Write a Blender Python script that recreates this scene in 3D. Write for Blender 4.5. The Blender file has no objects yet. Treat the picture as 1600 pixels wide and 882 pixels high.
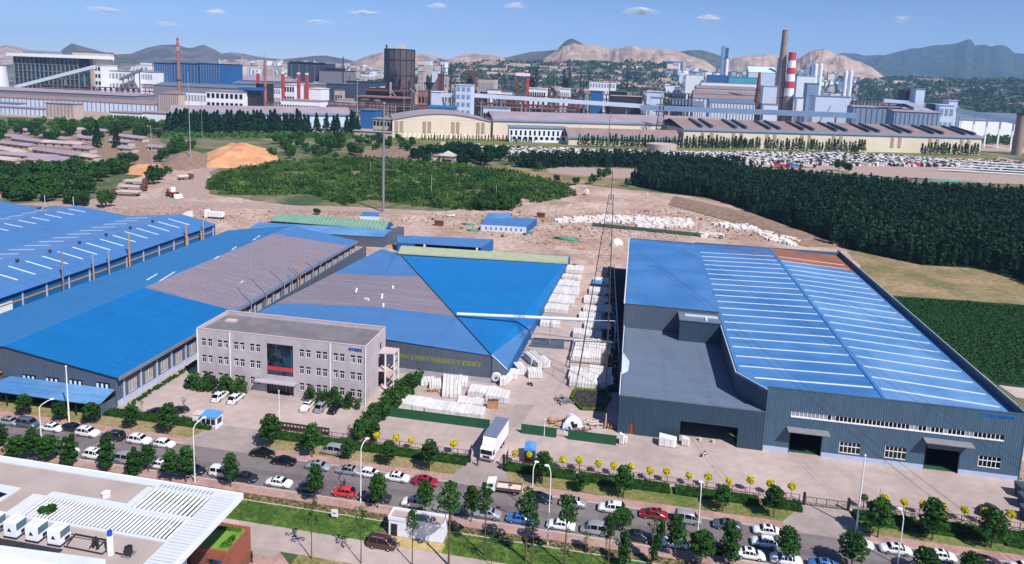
import bpy, math, random
import numpy as np
from mathutils import Vector, Matrix
RND = random.Random(7)
NR = np.random.default_rng(7)
scene = bpy.context.scene
COL = scene.collection

# ------------------------------------------------------------------ camera
CAMF, CAMCY, PITCH, ROLL, YAW, CAMH = 1080.0, 276.0, .1463, .036, .178, 72.0
_cr, _sr, _cp, _sp, _cw, _sw = math.cos(ROLL), math.sin(ROLL), math.cos(PITCH), math.sin(PITCH), math.cos(YAW), math.sin(YAW)
CM = np.array([[_cr, -_sr, 0], [_sr, _cr, 0], [0, 0, 1]]) @ np.array([[1, 0, 0], [0, _cp, -_sp], [0, _sp, _cp]]) @ np.array([[_cw, _sw, 0], [0, 0, -1], [-_sw, _cw, 0]])
cam_d = bpy.data.cameras.new('camera'); cam = bpy.data.objects.new('camera', cam_d); COL.objects.link(cam)
cam_d.sensor_width = 36; cam_d.lens = 36 * CAMF / 1600; cam_d.shift_y = -(441 - CAMCY) / 1600
cam_d.clip_start = .5; cam_d.clip_end = 60000
mw = Matrix.Identity(4)
for i in range(3):
 mw[i][0], mw[i][1], mw[i][2] = CM[0][i], -CM[1][i], -CM[2][i]
mw[2][3] = CAMH
cam.matrix_world = mw
scene.camera = cam

# ------------------------------------------------------------------ sun and sky
SUN = Vector((1.0, -.85, 1.52)).normalized()
elev = math.asin(SUN.z); azim = math.atan2(SUN.x, SUN.y)
world = bpy.data.worlds.new('World'); scene.world = world; world.use_nodes = True
wn = world.node_tree; wn.nodes.clear()
wo = wn.nodes.new('ShaderNodeOutputWorld'); bg = wn.nodes.new('ShaderNodeBackground'); sk = wn.nodes.new('ShaderNodeTexSky')
sk.sky_type = 'NISHITA'; sk.sun_disc = False; sk.sun_elevation = elev; sk.sun_rotation = azim
sk.altitude = 2500; sk.air_density = 1.0; sk.dust_density = 0; sk.ozone_density = 10
bg.inputs[1].default_value = .09
tn = wn.nodes.new('ShaderNodeVectorMath'); tn.operation = 'MULTIPLY'; tn.inputs[1].default_value = (1.2, 1.03, 1.04); wn.links.new(sk.outputs[0], tn.inputs[0])
wn.links.new(tn.outputs[0], bg.inputs[0]); wn.links.new(bg.outputs[0], wo.inputs[0])
sd = bpy.data.lights.new('sun', 'SUN'); sd.energy = 4.9; sd.angle = math.radians(.5); sd.color = (1, .955, .89)
so = bpy.data.objects.new('sun', sd); COL.objects.link(so); so.rotation_euler = SUN.to_track_quat('Z', 'Y').to_euler(); so.location = (60, -60, 200)
scene.view_settings.view_transform = 'Standard'; scene.view_settings.look = 'None'
scene.view_settings.exposure = 0.3; scene.view_settings.gamma = 1
try:
 scene.cycles.max_bounces = 6; scene.cycles.volume_bounces = 2; scene.cycles.diffuse_bounces = 2; scene.cycles.glossy_bounces = 2; scene.cycles.transparent_max_bounces = 32
except Exception: pass

# photo geometry helpers: a pixel of the photograph -> the point of the ground / of a plane it shows
def ray(px, py): return CM.T @ np.array([(px - 800) / CAMF, (py - CAMCY) / CAMF, 1.])
def U(px, py, z=0.0):
 d = ray(px, py); t = (z - CAMH) / d[2]; return (d[0] * t, d[1] * t, z)
def V(px, py, Y):
 d = ray(px, py); t = Y / d[1]; return (d[0] * t, Y, CAMH + d[2] * t)
def W(px, py, X):
 d = ray(px, py); t = X / d[0]; return (X, d[1] * t, CAMH + d[2] * t)

# ------------------------------------------------------------------ materials
def lin(c):
 return tuple(((v / 255) / 12.92 if v / 255 <= .04045 else ((v / 255 + .055) / 1.055) ** 2.4) for v in c) + (1,)
MATS = {}
def mat(name, rgb, rough=.8, metal=0.0, var=.12, scale=.6, bump=0.0, ribs=None, ribw=.5, ribd=.5, trans=0.0, streak=0.0, spec=.5, rgb2=None, mixscale=.1, detail=4, objvar=0.0, coords='Position', sharp=.5, slab=0):
 """one procedural material: two scales of noise over the base colour, optional ribs (axis, spacing), streaks, bump"""
 if name in MATS: return MATS[name]
 m = bpy.data.materials.new(name); m.use_nodes = True; MATS[name] = m
 nt = m.node_tree; N = nt.nodes; L = nt.links
 b = N['Principled BSDF']
 b.inputs['Roughness'].default_value = rough; b.inputs['Metallic'].default_value = metal
 b.inputs['Specular IOR Level'].default_value = spec
 c = lin(rgb)
 geo = N.new('ShaderNodeNewGeometry'); pos = geo.outputs['Position']
 if coords == 'Object':
  tc = N.new('ShaderNodeTexCoord'); pos = tc.outputs['Object']
 n1 = N.new('ShaderNodeTexNoise'); n1.inputs['Scale'].default_value = scale; n1.inputs['Detail'].default_value = detail; L.new(pos, n1.inputs['Vector'])
 mr = N.new('ShaderNodeMapRange'); mr.inputs[1].default_value = .3; mr.inputs[2].default_value = .7; mr.inputs[3].default_value = 1 - var; mr.inputs[4].default_value = 1 + var
 L.new(n1.outputs[0], mr.inputs[0])
 val = mr.outputs[0]
 if streak:
  mp = N.new('ShaderNodeMapping'); mp.inputs['Scale'].default_value = (1.7, .05, .2) if ribs == 'x' else ((.05, 1.7, .2) if ribs == 'y' else (1.5, 1.5, .06)); L.new(pos, mp.inputs[0])
  n3 = N.new('ShaderNodeTexNoise'); n3.inputs['Scale'].default_value = 1.0; n3.inputs['Detail'].default_value = 3; L.new(mp.outputs[0], n3.inputs['Vector'])
  m3 = N.new('ShaderNodeMapRange'); m3.inputs[1].default_value = .3; m3.inputs[2].default_value = .7; m3.inputs[3].default_value = 1 - streak; m3.inputs[4].default_value = 1 + streak * .6
  L.new(n3.outputs[0], m3.inputs[0]); mu = N.new('ShaderNodeMath'); mu.operation = 'MULTIPLY'; L.new(val, mu.inputs[0]); L.new(m3.outputs[0], mu.inputs[1]); val = mu.outputs[0]
 if objvar:
  oi = N.new('ShaderNodeObjectInfo'); m4 = N.new('ShaderNodeMapRange'); m4.inputs[3].default_value = 1 - objvar; m4.inputs[4].default_value = 1 + objvar
  L.new(oi.outputs['Random'], m4.inputs[0]); mu = N.new('ShaderNodeMath'); mu.operation = 'MULTIPLY'; L.new(val, mu.inputs[0]); L.new(m4.outputs[0], mu.inputs[1]); val = mu.outputs[0]
 base = None
 if rgb2 is not None:
  n2 = N.new('ShaderNodeTexNoise'); n2.inputs['Scale'].default_value = mixscale; n2.inputs['Detail'].default_value = 5; n2.inputs['Roughness'].default_value = .6; L.new(pos, n2.inputs['Vector'])
  m2 = N.new('ShaderNodeMapRange'); m2.inputs[1].default_value = .5 - .15 * sharp; m2.inputs[2].default_value = .5 + .15 * sharp; L.new(n2.outputs[0], m2.inputs[0])
  mx = N.new('ShaderNodeMix'); mx.data_type = 'RGBA'; mx.inputs[6].default_value = c; mx.inputs[7].default_value = lin(rgb2); L.new(m2.outputs[0], mx.inputs[0]); base = mx.outputs[2]
 if slab:
  bk_ = N.new('ShaderNodeTexBrick'); bk_.inputs['Scale'].default_value = 1 / slab[0]; bk_.inputs['Color1'].default_value = (1, 1, 1, 1); bk_.inputs['Color2'].default_value = (slab[2],) * 3 + (1,); bk_.inputs['Mortar'].default_value = (slab[3],) * 3 + (1,); bk_.inputs['Mortar Size'].default_value = .014; bm_ = N.new('ShaderNodeMapping'); bm_.inputs['Scale'].default_value = (slab[1], 1, 1); L.new(pos, bm_.inputs[0]); L.new(bm_.outputs[0], bk_.inputs['Vector'])
  st_ = N.new('ShaderNodeTexNoise'); st_.inputs['Scale'].default_value = .16; st_.inputs['Detail'].default_value = 2; L.new(pos, st_.inputs['Vector']); s5 = N.new('ShaderNodeMapRange'); s5.inputs[1].default_value = .66; s5.inputs[2].default_value = .76; s5.inputs[3].default_value = 1; s5.inputs[4].default_value = slab[4]; L.new(st_.outputs[0], s5.inputs[0])
  for o_ in (bk_.outputs[0], s5.outputs[0]):
   mu = N.new('ShaderNodeMath'); mu.operation = 'MULTIPLY'; L.new(val, mu.inputs[0]); L.new(o_, mu.inputs[1]); val = mu.outputs[0]
 hs = N.new('ShaderNodeVectorMath'); hs.operation = 'SCALE'
 if base is not None: L.new(base, hs.inputs[0])
 else: hs.inputs[0].default_value = c[:3]
 L.new(val, hs.inputs['Scale']); L.new(hs.outputs[0], b.inputs['Base Color'])
 hgt = None
 if ribs:
  sx = N.new('ShaderNodeSeparateXYZ'); L.new(pos, sx.inputs[0])
  ax = {'x': 0, 'y': 1, 'z': 2}[ribs]
  f = N.new('ShaderNodeMath'); f.operation = 'MULTIPLY'; f.inputs[1].default_value = 2 * math.pi / ribw; L.new(sx.outputs[ax], f.inputs[0])
  s = N.new('ShaderNodeMath'); s.operation = 'SINE'; L.new(f.outputs[0], s.inputs[0]); hgt = s.outputs[0]
  bu = N.new('ShaderNodeBump'); bu.inputs['Strength'].default_value = ribd; bu.inputs['Distance'].default_value = .06; L.new(hgt, bu.inputs['Height']); L.new(bu.outputs[0], b.inputs['Normal'])
 elif bump:
  bu = N.new('ShaderNodeBump'); bu.inputs['Strength'].default_value = 1; bu.inputs['Distance'].default_value = bump; L.new(n1.outputs[0], bu.inputs['Height']); L.new(bu.outputs[0], b.inputs['Normal'])
 if trans:
  b.inputs['Transmission Weight'].default_value = 0
  tr = N.new('ShaderNodeBsdfTranslucent'); L.new(hs.outputs[0], tr.inputs[0]); ms = N.new('ShaderNodeMixShader'); ms.inputs[0].default_value = trans
  L.new(b.outputs[0], ms.inputs[1]); L.new(tr.outputs[0], ms.inputs[2]); L.new(ms.outputs[0], N['Material Output'].inputs[0])
 return m
M = lambda n: MATS[n]
# setting
mat('scrub_ground', (120, 112, 84), .95, var=.3, scale=.25, rgb2=(60, 82, 42), mixscale=.03, detail=8, bump=.3)
mat('far_plain', (38, 68, 56), .95, var=.45, scale=.03, rgb2=(120, 116, 106), mixscale=.009, detail=9, sharp=.6)
mat('tan_dirt', (188, 166, 154), .95, var=.24, scale=.35, rgb2=(158, 128, 115), mixscale=.045, detail=9, bump=.5, sharp=1)
mat('dry_grass', (156, 132, 100), .95, var=.3, scale=.5, rgb2=(110, 104, 66), mixscale=.05, detail=9, bump=.4, sharp=.9)
mat('crop', (24, 62, 26), .9, var=.5, scale=2.2, rgb2=(32, 76, 28), mixscale=.05, detail=9, bump=.5)
mat('lawn', (84, 104, 42), .95, var=.35, scale=1.4, rgb2=(124, 118, 70), mixscale=.14, detail=9, bump=.1, sharp=.7)
mat('lawn_dry', (150, 132, 98), .95, var=.3, scale=1.4, rgb2=(124, 116, 70), mixscale=.12, detail=9, bump=.1, sharp=.7)
mat('lawn_deep', (62, 92, 26), .95, var=.35, scale=1.1, rgb2=(88, 112, 40), mixscale=.3, detail=9, bump=.1)
mat('asphalt', (121, 113, 114), .9, var=.09, scale=.8, rgb2=(112, 102, 105), mixscale=.08, detail=9, bump=.01, slab=(60., .3, .95, .8, .86))
mat('pavers', (184, 166, 161), .9, var=.09, scale=.5, rgb2=(164, 148, 144), mixscale=.06, detail=10, bump=.01, sharp=.9, slab=(2.6, .4, .965, .9, .87))
mat('pavers_grey', (158, 145, 142), .9, var=.1, scale=.5, rgb2=(148, 136, 133), mixscale=.1, detail=9)
mat('sedum', (116, 152, 48), .95, var=.15, scale=1.2, rgb2=(98, 138, 44), mixscale=.6)
mat('turquoise', (70, 158, 176), .7, var=.1, scale=.1)
mat('concrete', (190, 176, 170), .9, var=.1, scale=.4, rgb2=(172, 156, 150), mixscale=.1, detail=8)
mat('pink_pavers', (174, 140, 133), .9, var=.13, scale=2, rgb2=(156, 124, 118), mixscale=.3)
mat('kerb_stone', (184, 176, 168), .8, var=.08)
mat('soil', (132, 108, 82), .95, var=.4, scale=3, rgb2=(92, 88, 50), mixscale=1.2, bump=.2, sharp=.3)
mat('gravel_pink', (164, 141, 133), .95, var=.3, scale=.7, detail=9, bump=.3)
mat('orange_sand', (208, 156, 114), .95, var=.16, scale=.16, rgb2=(194, 136, 96), mixscale=.05, detail=8, bump=.6)
mat('spoil', (136, 112, 96), .95, var=.3, scale=.4, detail=9, bump=.5)
mat('stone_white', (214, 210, 211), .8, var=.12, scale=.5, objvar=.08)
mat('stone_dark', (60, 58, 62), .9, var=.4, scale=1.5, detail=8, bump=.2, rgb2=(26, 26, 28), mixscale=1.6, sharp=.4)
mat('stone_warm', (206, 192, 180), .85, var=.16, scale=1.2, objvar=.1)
mat('timber', (182, 138, 94), .85, var=.2, scale=2, objvar=.12)
mat('mountain_grey', (104, 94, 98), .95, var=.3, scale=.016, rgb2=(66, 72, 70), mixscale=.004, detail=10, bump=12, sharp=.5)
mat('mountain_tan', (176, 152, 138), .95, var=.18, scale=.018, rgb2=(134, 118, 108), mixscale=.007, detail=11, bump=10, sharp=.7)
mat('mountain_green', (58, 72, 60), .95, var=.3, scale=.016, rgb2=(80, 84, 70), mixscale=.004, detail=10, bump=16)
mat('mountain_hazed', (40, 64, 76), .95, var=.25, scale=.008, rgb2=(48, 70, 68), mixscale=.002, detail=10, bump=26)  # some blue of the distant haze is mixed into this slope colour
# buildings
mat('roof_bright_blue', (6, 106, 172), .55, var=.05, scale=.2, ribs='y', ribw=.9, ribd=.25, streak=.05, slab=(5.0, .14, .93, .86, .9))
mat('roof_blue_east', (4, 112, 182), .5, var=.05, scale=.15, ribs='y', ribw=.9, ribd=.2, streak=.05, slab=(5.0, .14, .93, .86, .9))
mat('roof_mid_blue', (44, 118, 176), .5, var=.06, scale=.2, ribs='y', ribw=.9, ribd=.25, streak=.06, slab=(5.0, .14, .93, .86, .9))
mat('roof_faded_blue', (74, 122, 178), .45, var=.06, scale=.15, ribs='y', ribw=.9, ribd=.25, streak=.06, slab=(5.0, .14, .93, .86, .9))
mat('roof_pale_blue', (88, 130, 184), .4, var=.06, scale=.15, ribs='y', ribw=.9, ribd=.25, streak=.08, slab=(5.0, .14, .93, .86, .9))
mat('roof_hall_blue', (60, 118, 180), .38, var=.06, scale=.12, ribs='y', ribw=.7, ribd=.3, streak=.14, rgb2=(76, 128, 186), mixscale=.06, slab=(5.0, .14, .93, .86, .9))
mat('roof_hall_east', (80, 132, 188), .36, var=.07, scale=.12, ribs='y', ribw=.7, ribd=.3, streak=.1, rgb2=(104, 150, 200), mixscale=.05, slab=(5.0, .14, .93, .86, .9))
mat('roof_grey_tile', (132, 122, 134), .7, var=.26, scale=3.2, ribs='y', ribw=1.5, ribd=.9, streak=.2, detail=2)
mat('roof_rust', (164, 98, 58), .6, var=.16, scale=.4, ribs='y', ribw=.7, ribd=.3, streak=.2, rgb2=(128, 88, 74), mixscale=.1, sharp=1.2)
mat('roof_rust_grey', (96, 92, 112), .5, var=.12, scale=.4, ribs='y', ribw=.7, ribd=.3, streak=.15, rgb2=(52, 118, 190), mixscale=.1, sharp=1.6)
mat('roof_green', (116, 152, 132), .6, var=.1, scale=.4, ribs='x', ribw=1.6, ribd=.9)
mat('roof_olive', (160, 168, 138), .6, var=.1, scale=.4)
mat('roof_slate', (104, 118, 138), .5, var=.06, scale=.2, ribs='y', ribw=.7, ribd=.2, streak=.05, slab=(5.0, .14, .93, .86, .9))
mat('roof_felt', (120, 115, 121), .9, var=.1, scale=.5, detail=8, rgb2=(110, 106, 113), mixscale=.15)
mat('roof_brown', (138, 118, 116), .85, var=.14, scale=.08, streak=.1, ribs='x', ribw=3, ribd=.4)
mat('roof_violet', (150, 136, 146), .85, var=.12, scale=.05, detail=8)
mat('skylight', (225, 232, 240), .4, var=.05)
mat('clad_dark', (46, 70, 90), .6, var=.06, scale=.5, ribs='x', ribw=.42, ribd=.4, streak=.1)
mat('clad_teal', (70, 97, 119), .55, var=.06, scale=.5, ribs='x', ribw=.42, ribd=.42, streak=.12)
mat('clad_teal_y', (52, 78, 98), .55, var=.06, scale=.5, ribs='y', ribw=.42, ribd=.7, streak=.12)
mat('clad_grey', (82, 92, 108), .6, var=.06, scale=.5, ribs='x', ribw=.45, ribd=.5, streak=.08)
mat('clad_grey_y', (86, 98, 116), .6, var=.06, scale=.5, ribs='y', ribw=.6, ribd=.8, streak=.08)
mat('clad_blue', (0, 96, 158), .6, var=.06, scale=.5, ribs='y', ribw=.6, ribd=.6, streak=.08)
mat('plinth', (176, 186, 214), .8, var=.05)
mat('plinth_grey', (164, 160, 170), .85, var=.08)
mat('render_pink', (188, 178, 182), .85, var=.04, scale=.4, rgb2=(178, 168, 173), mixscale=.3, streak=.05)
mat('parapet', (196, 176, 172), .85, var=.05)
mat('white_paint', (236, 236, 240), .5, var=.03)
mat('white_wall', (228, 230, 238), .8, var=.04, streak=.04)
mat('cream_wall', (216, 203, 184), .85, var=.05, scale=.05, streak=.06)
mat('cream_stripe', (160, 142, 122), .85, var=.05)
mat('pale_blue_wall', (196, 210, 230), .8, var=.05, scale=.05, streak=.1)
mat('blue_grey_wall', (120, 146, 178), .75, var=.06, scale=.05, streak=.08)
mat('dark_slate_wall', (54, 68, 88), .75, var=.08, scale=.05, streak=.1)
mat('far_blue_wall', (28, 92, 152), .75, var=.08, scale=.05, streak=.12)
mat('beige_wall', (186, 170, 160), .85, var=.08, scale=.05, streak=.15)
mat('holder_steel', (86, 74, 78), .7, var=.12, scale=.1, streak=.3)
mat('dark_steel', (40, 36, 40), .6, var=.2, scale=1)
mat('rust_steel', (104, 62, 52), .8, var=.25, scale=.3)
mat('steel_grey', (128, 126, 134), .5, var=.1, scale=1)
mat('galvanised', (172, 172, 180), .4, metal=.3, var=.05)
mat('tower_steel', (70, 58, 58), .7, var=.15)
mat('brick_red', (150, 84, 66), .85, var=.14, scale=1.5, objvar=.1)
mat('brick_mortar', (120, 80, 68), .9, var=.1)
mat('chimney_brick', (150, 104, 92), .85, var=.1, scale=.1, streak=.1)
mat('chimney_concrete', (150, 130, 122), .85, var=.08, scale=.06, streak=.12)
mat('paint_red', (206, 44, 52), .6, var=.06)
mat('paint_red_dull', (172, 72, 72), .7, var=.1)
mat('glass_dark', (14, 20, 26), .12, var=.1, spec=.6)
mat('glass_teal', (24, 72, 92), .12, var=.3, scale=.4, spec=.6, rgb2=(10, 22, 32), mixscale=.35, sharp=.2)
mat('pane_grey', (148, 148, 160), .4, var=.1)
mat('pane_black', (10, 11, 14), .2, var=.1)
mat('interior_dark', (36, 34, 36), .9, var=.1)
mat('green_panel', (24, 82, 54), .7, var=.1, scale=.8, streak=.08)
mat('green_net', (58, 150, 122), .9, var=.2, scale=.6)
mat('net_dark', (42, 66, 56), .9, var=.3, scale=.6)
mat('sign_blue', (0, 84, 160), .6, var=.05)
mat('sign_blue_light', (24, 112, 178), .6, var=.05)
mat('sign_yellow', (128, 134, 66), .7, var=.1)
mat('foam_black', (20, 20, 22), .7, var=.1)
mat('deck_timber', (188, 164, 112), .8, var=.2, scale=2, objvar=.1)
mat('terrace_pink', (174, 160, 155), .9, var=.08, scale=.5, detail=8, rgb2=(164, 149, 144), mixscale=.25)
mat('metal_trim', (206, 211, 222), .5, var=.04)
mat('unit_white', (232, 234, 242), .5, var=.03)
mat('unit_grill', (84, 112, 120), .5, var=.1)
mat('tank_blue', (30, 78, 170), .4, var=.05)
# foliage
LF = dict(rough=.75, spec=.2, trans=.22)
mat('leaf_street', (46, 86, 32), var=.45, scale=1.1, objvar=.22, **LF)
mat('leaf_bush', (48, 86, 34), var=.45, scale=.5, objvar=.3, **LF)
mat('leaf_pine', (22, 62, 34), var=.4, scale=.5, objvar=.25, **LF)
mat('leaf_forest', (18, 50, 32), var=.5, scale=.2, rgb2=(32, 68, 40), mixscale=.045, **LF)
mat('leaf_light', (66, 108, 42), var=.35, scale=.4, objvar=.2, **LF)
mat('leaf_hedge', (44, 80, 28), var=.5, scale=1.6, **LF)
mat('leaf_hedge_light', (92, 116, 34), var=.4, scale=1.6, **LF)
mat('leaf_shrub', (50, 90, 36), var=.5, scale=.14, rgb2=(82, 112, 50), mixscale=.035, **LF)
mat('leaf_yellow', (214, 200, 22), var=.25, scale=3, objvar=.1, **LF)
mat('leaf_crop', (28, 80, 30), var=.4, scale=.5, rgb2=(22, 64, 28), mixscale=.05, **LF)
mat('leaf_far', (40, 76, 52), var=.4, scale=.02, rgb2=(56, 88, 54), mixscale=.008, **LF)
mat('trunk_bark', (96, 78, 64), .9, var=.3, scale=3)
mat('trunk_dark', (52, 42, 38), .9, var=.3, scale=3)
# vehicles
def paint(n, rgb, r=.25, metal=0.0):
 m = mat('paint_' + n, rgb, r, metal=metal, var=.03, scale=.6, coords='Object'); m.node_tree.nodes['Principled BSDF'].inputs['Coat Weight'].default_value = .5
paint('white', (232, 234, 238)); paint('silver', (168, 172, 180), .3, .35); paint('grey_blue', (92, 104, 126), .3, .3); paint('black', (16, 16, 22)); paint('charcoal', (44, 48, 58), .25, .2)
paint('red', (182, 26, 34)); paint('crimson', (150, 26, 46)); paint('brown', (78, 48, 46), .3, .2); paint('blue', (62, 112, 178)); paint('maroon', (62, 30, 42)); paint('navy', (26, 32, 48))
mat('tyre', (22, 22, 24), .9, var=.1); mat('rim', (170, 172, 178), .35, metal=.6, var=.05)
mat('lamp_clear', (220, 224, 230), .15, var=.02); mat('lamp_red', (150, 20, 22), .3, var=.05)
mat('plate_blue', (40, 70, 150), .5, var=.05)
mat('skin', (190, 140, 116), .7, var=.05); mat('cloth_dark', (40, 42, 54), .9, var=.2, scale=6); mat('cloth_red', (190, 60, 60), .9, var=.1); mat('cloth_white', (220, 220, 226), .9, var=.1); mat('hair', (22, 18, 18), .8, var=.1)
mat('truck_roof', (112, 120, 142), .4, var=.05)
mat('tarp_blue', (84, 148, 214), .6, var=.06)

# ------------------------------------------------------------------ mesh helpers
ORG = {}
class MB:
 def __init__(s): s.v = []; s.f = []; s.m = []; s.sm = []
 def add(s, vs, fs, m=0, smooth=False):
  o = len(s.v); s.v += [tuple(map(float, p)) for p in vs]
  for f in fs: s.f.append(tuple(i + o for i in f)); s.m.append(m); s.sm.append(smooth)
  return s
 def box(s, x0, y0, z0, x1, y1, z1, m=0):
  return s.add([(x0, y0, z0), (x1, y0, z0), (x1, y1, z0), (x0, y1, z0), (x0, y0, z1), (x1, y0, z1), (x1, y1, z1), (x0, y1, z1)],
                     [(0, 3, 2, 1), (4, 5, 6, 7), (0, 1, 5, 4), (1, 2, 6, 5), (2, 3, 7, 6), (3, 0, 4, 7)], m)
 def obox(s, cx, cy, z0, sx, sy, sz, a=0., m=0):
  c, q = math.cos(a), math.sin(a)
  P = [(cx + x * c - y * q, cy + x * q + y * c) for x, y in ((-sx / 2, -sy / 2), (sx / 2, -sy / 2), (sx / 2, sy / 2), (-sx / 2, sy / 2))]
  return s.prism(P, z0, z0 + sz, m)
 def prism(s, P, z0, z1, m=0, mtop=None):
  n = len(P)
  if sum(P[i][0] * P[(i + 1) % n][1] - P[(i + 1) % n][0] * P[i][1] for i in range(n)) < 0: P = P[::-1]
  zt = z1 if isinstance(z1, (list, tuple)) else [z1] * n
  s.add([(p[0], p[1], z0) for p in P] + [(p[0], p[1], zt[i]) for i, p in enumerate(P)], [tuple(range(n - 1, -1, -1))] + [(i, (i + 1) % n, n + (i + 1) % n, n + i) for i in range(n)], m)
  s.add([(p[0], p[1], zt[i]) for i, p in enumerate(P)], [tuple(range(n))], m if mtop is None else mtop)
  return s
 def slab(s, Q, t=.2, m=0):
  """a quad or polygon in space given its own thickness t downwards"""
  n = len(Q); a = Vector(Q[0]); nn = (Vector(Q[1]) - a).cross(Vector(Q[2]) - a)
  if nn.z < 0: Q = Q[::-1]
  return s.add([tuple(q) for q in Q] + [(q[0], q[1], q[2] - t) for q in Q], [tuple(range(n)), tuple(range(2 * n - 1, n - 1, -1))] + [(i, n + i, n + (i + 1) % n, (i + 1) % n) for i in range(n)], m)
 def cyl(s, x, y, z0, z1, r0, r1=None, n=12, m=0, cap=True, smooth=True):
  r1 = r0 if r1 is None else r1
  A = [(math.cos(2 * math.pi * i / n), math.sin(2 * math.pi * i / n)) for i in range(n)]
  vs = [(x + r0 * a, y + r0 * b, z0) for a, b in A] + [(x + r1 * a, y + r1 * b, z1) for a, b in A]
  s.add(vs, [(i, (i + 1) % n, n + (i + 1) % n, n + i) for i in range(n)], m, smooth)
  if cap: s.add(vs, [tuple(range(n, 2 * n)), tuple(range(n - 1, -1, -1))], m)
  return s
 def tube(s, p, q, r, r2=None, n=6, m=0):
  p, q = Vector(p), Vector(q); d = (q - p)
  if d.length < 1e-6: return s
  d.normalize(); u = d.cross(Vector((0, 0, 1)) if abs(d.z) < .9 else Vector((1, 0, 0))).normalized(); w = d.cross(u); r2 = r if r2 is None else r2
  vs = [tuple(p + (u * math.cos(2 * math.pi * i / n) + w * math.sin(2 * math.pi * i / n)) * r) for i in range(n)] + [tuple(q + (u * math.cos(2 * math.pi * i / n) + w * math.sin(2 * math.pi * i / n)) * r2) for i in range(n)]
  s.add(vs, [(i, n + i, n + (i + 1) % n, (i + 1) % n) for i in range(n)], m, True)
  return s.add(vs, [tuple(range(n)), tuple(range(2 * n - 1, n - 1, -1))], m)
 def ball(s, x, y, z, rx, ry=None, rz=None, n=10, k=6, m=0, jit=0):
  ry = rx if ry is None else ry; rz = rx if rz is None else rz
  vs = [(x, y, z + rz)]
  for j in range(1, k):
   t = math.pi * j / k
   for i in range(n):
    a = 2 * math.pi * i / n; q = 1 + RND.uniform(-jit, jit)
    vs.append((x + rx * q * math.sin(t) * math.cos(a), y + ry * q * math.sin(t) * math.sin(a), z + rz * q * math.cos(t)))
  vs.append((x, y, z - rz)); fs = [(0, 1 + i, 1 + (i + 1) % n) for i in range(n)]
  for j in range(k - 2):
   b = 1 + j * n
   fs += [(b + i, b + n + i, b + n + (i + 1) % n, b + (i + 1) % n) for i in range(n)]
  b = 1 + (k - 2) * n; fs += [(b + i, len(vs) - 1, b + (i + 1) % n) for i in range(n)]
  return s.add(vs, fs, m, jit == 0)
 def mesh(s, name, mats, org=(0, 0, 0)):
  me = bpy.data.meshes.new(name)
  me.from_pydata([(a - org[0], b - org[1], c - org[2]) for a, b, c in s.v], [], s.f)
  for q in (mats if isinstance(mats, (list, tuple)) else [mats]): me.materials.append(M(q) if isinstance(q, str) else q)
  me.polygons.foreach_set('material_index', s.m); me.polygons.foreach_set('use_smooth', s.sm); me.update()
  return me
 def build(s, name, mats, parent=None, org=None):
  o0 = ORG.get(parent.name, (0, 0, 0)) if parent else (org or (0, 0, 0))
  o = bpy.data.objects.new(name, s.mesh(name, mats, o0)); COL.objects.link(o)
  if parent: o.parent = parent
  elif org: o.location = org
  ORG[o.name] = o0
  return o
def tag(o, label=None, cat=None, group=None, kind=None):
 if label: o['label'] = label
 if cat: o['category'] = cat
 if group: o['group'] = group
 if kind: o['kind'] = kind
 return o
def thing(name, label, cat, loc=(0, 0, 0), rz=0, group=None):
 o = bpy.data.objects.new(name, None); COL.objects.link(o); o.empty_display_size = .5
 o.location = loc; o.rotation_euler = (0, 0, rz); ORG[o.name] = tuple(loc)
 return tag(o, label, cat, group)
def inst(name, mesh, parent=None, loc=(0, 0, 0), rz=0, sc=None):
 """another object on an existing mesh; loc is in world terms when the parent stands unrotated"""
 o = bpy.data.objects.new(name, mesh); COL.objects.link(o); o.parent = parent
 q = ORG.get(parent.name, (0, 0, 0)) if parent else (0, 0, 0)
 o.location = (loc[0] - q[0], loc[1] - q[1], loc[2] - q[2]); o.rotation_euler = (0, 0, rz)
 if sc: o.scale = sc if isinstance(sc, tuple) else (sc,) * 3
 ORG[o.name] = tuple(loc)
 return o
def struct(name, mb, mats):
 return tag(mb.build(name, mats), kind='structure')
def sheet(name, P, z, material, jit=0., step=6.):
 """a flat ground sheet at its own level; the edge is roughened where jit > 0"""
 pts = []
 n = len(P)
 for i in range(n):
  a, b = P[i], P[(i + 1) % n]; L_ = math.hypot(b[0] - a[0], b[1] - a[1]); k = max(1, int(L_ / step)) if jit else 1
  for j in range(k):
   t = j / k; pts.append((a[0] + (b[0] - a[0]) * t + RND.uniform(-jit, jit), a[1] + (b[1] - a[1]) * t + RND.uniform(-jit, jit), z))
 if sum(pts[i][0] * pts[(i + 1) % len(pts)][1] - pts[(i + 1) % len(pts)][0] * pts[i][1] for i in range(len(pts))) < 0: pts = pts[::-1]
 mb = MB(); mb.add(pts, [tuple(range(len(pts)))])
 return struct(name, mb, material)
def UP(*px, z=0.): return [U(x, y, z)[:2] for x, y in px]

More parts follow.
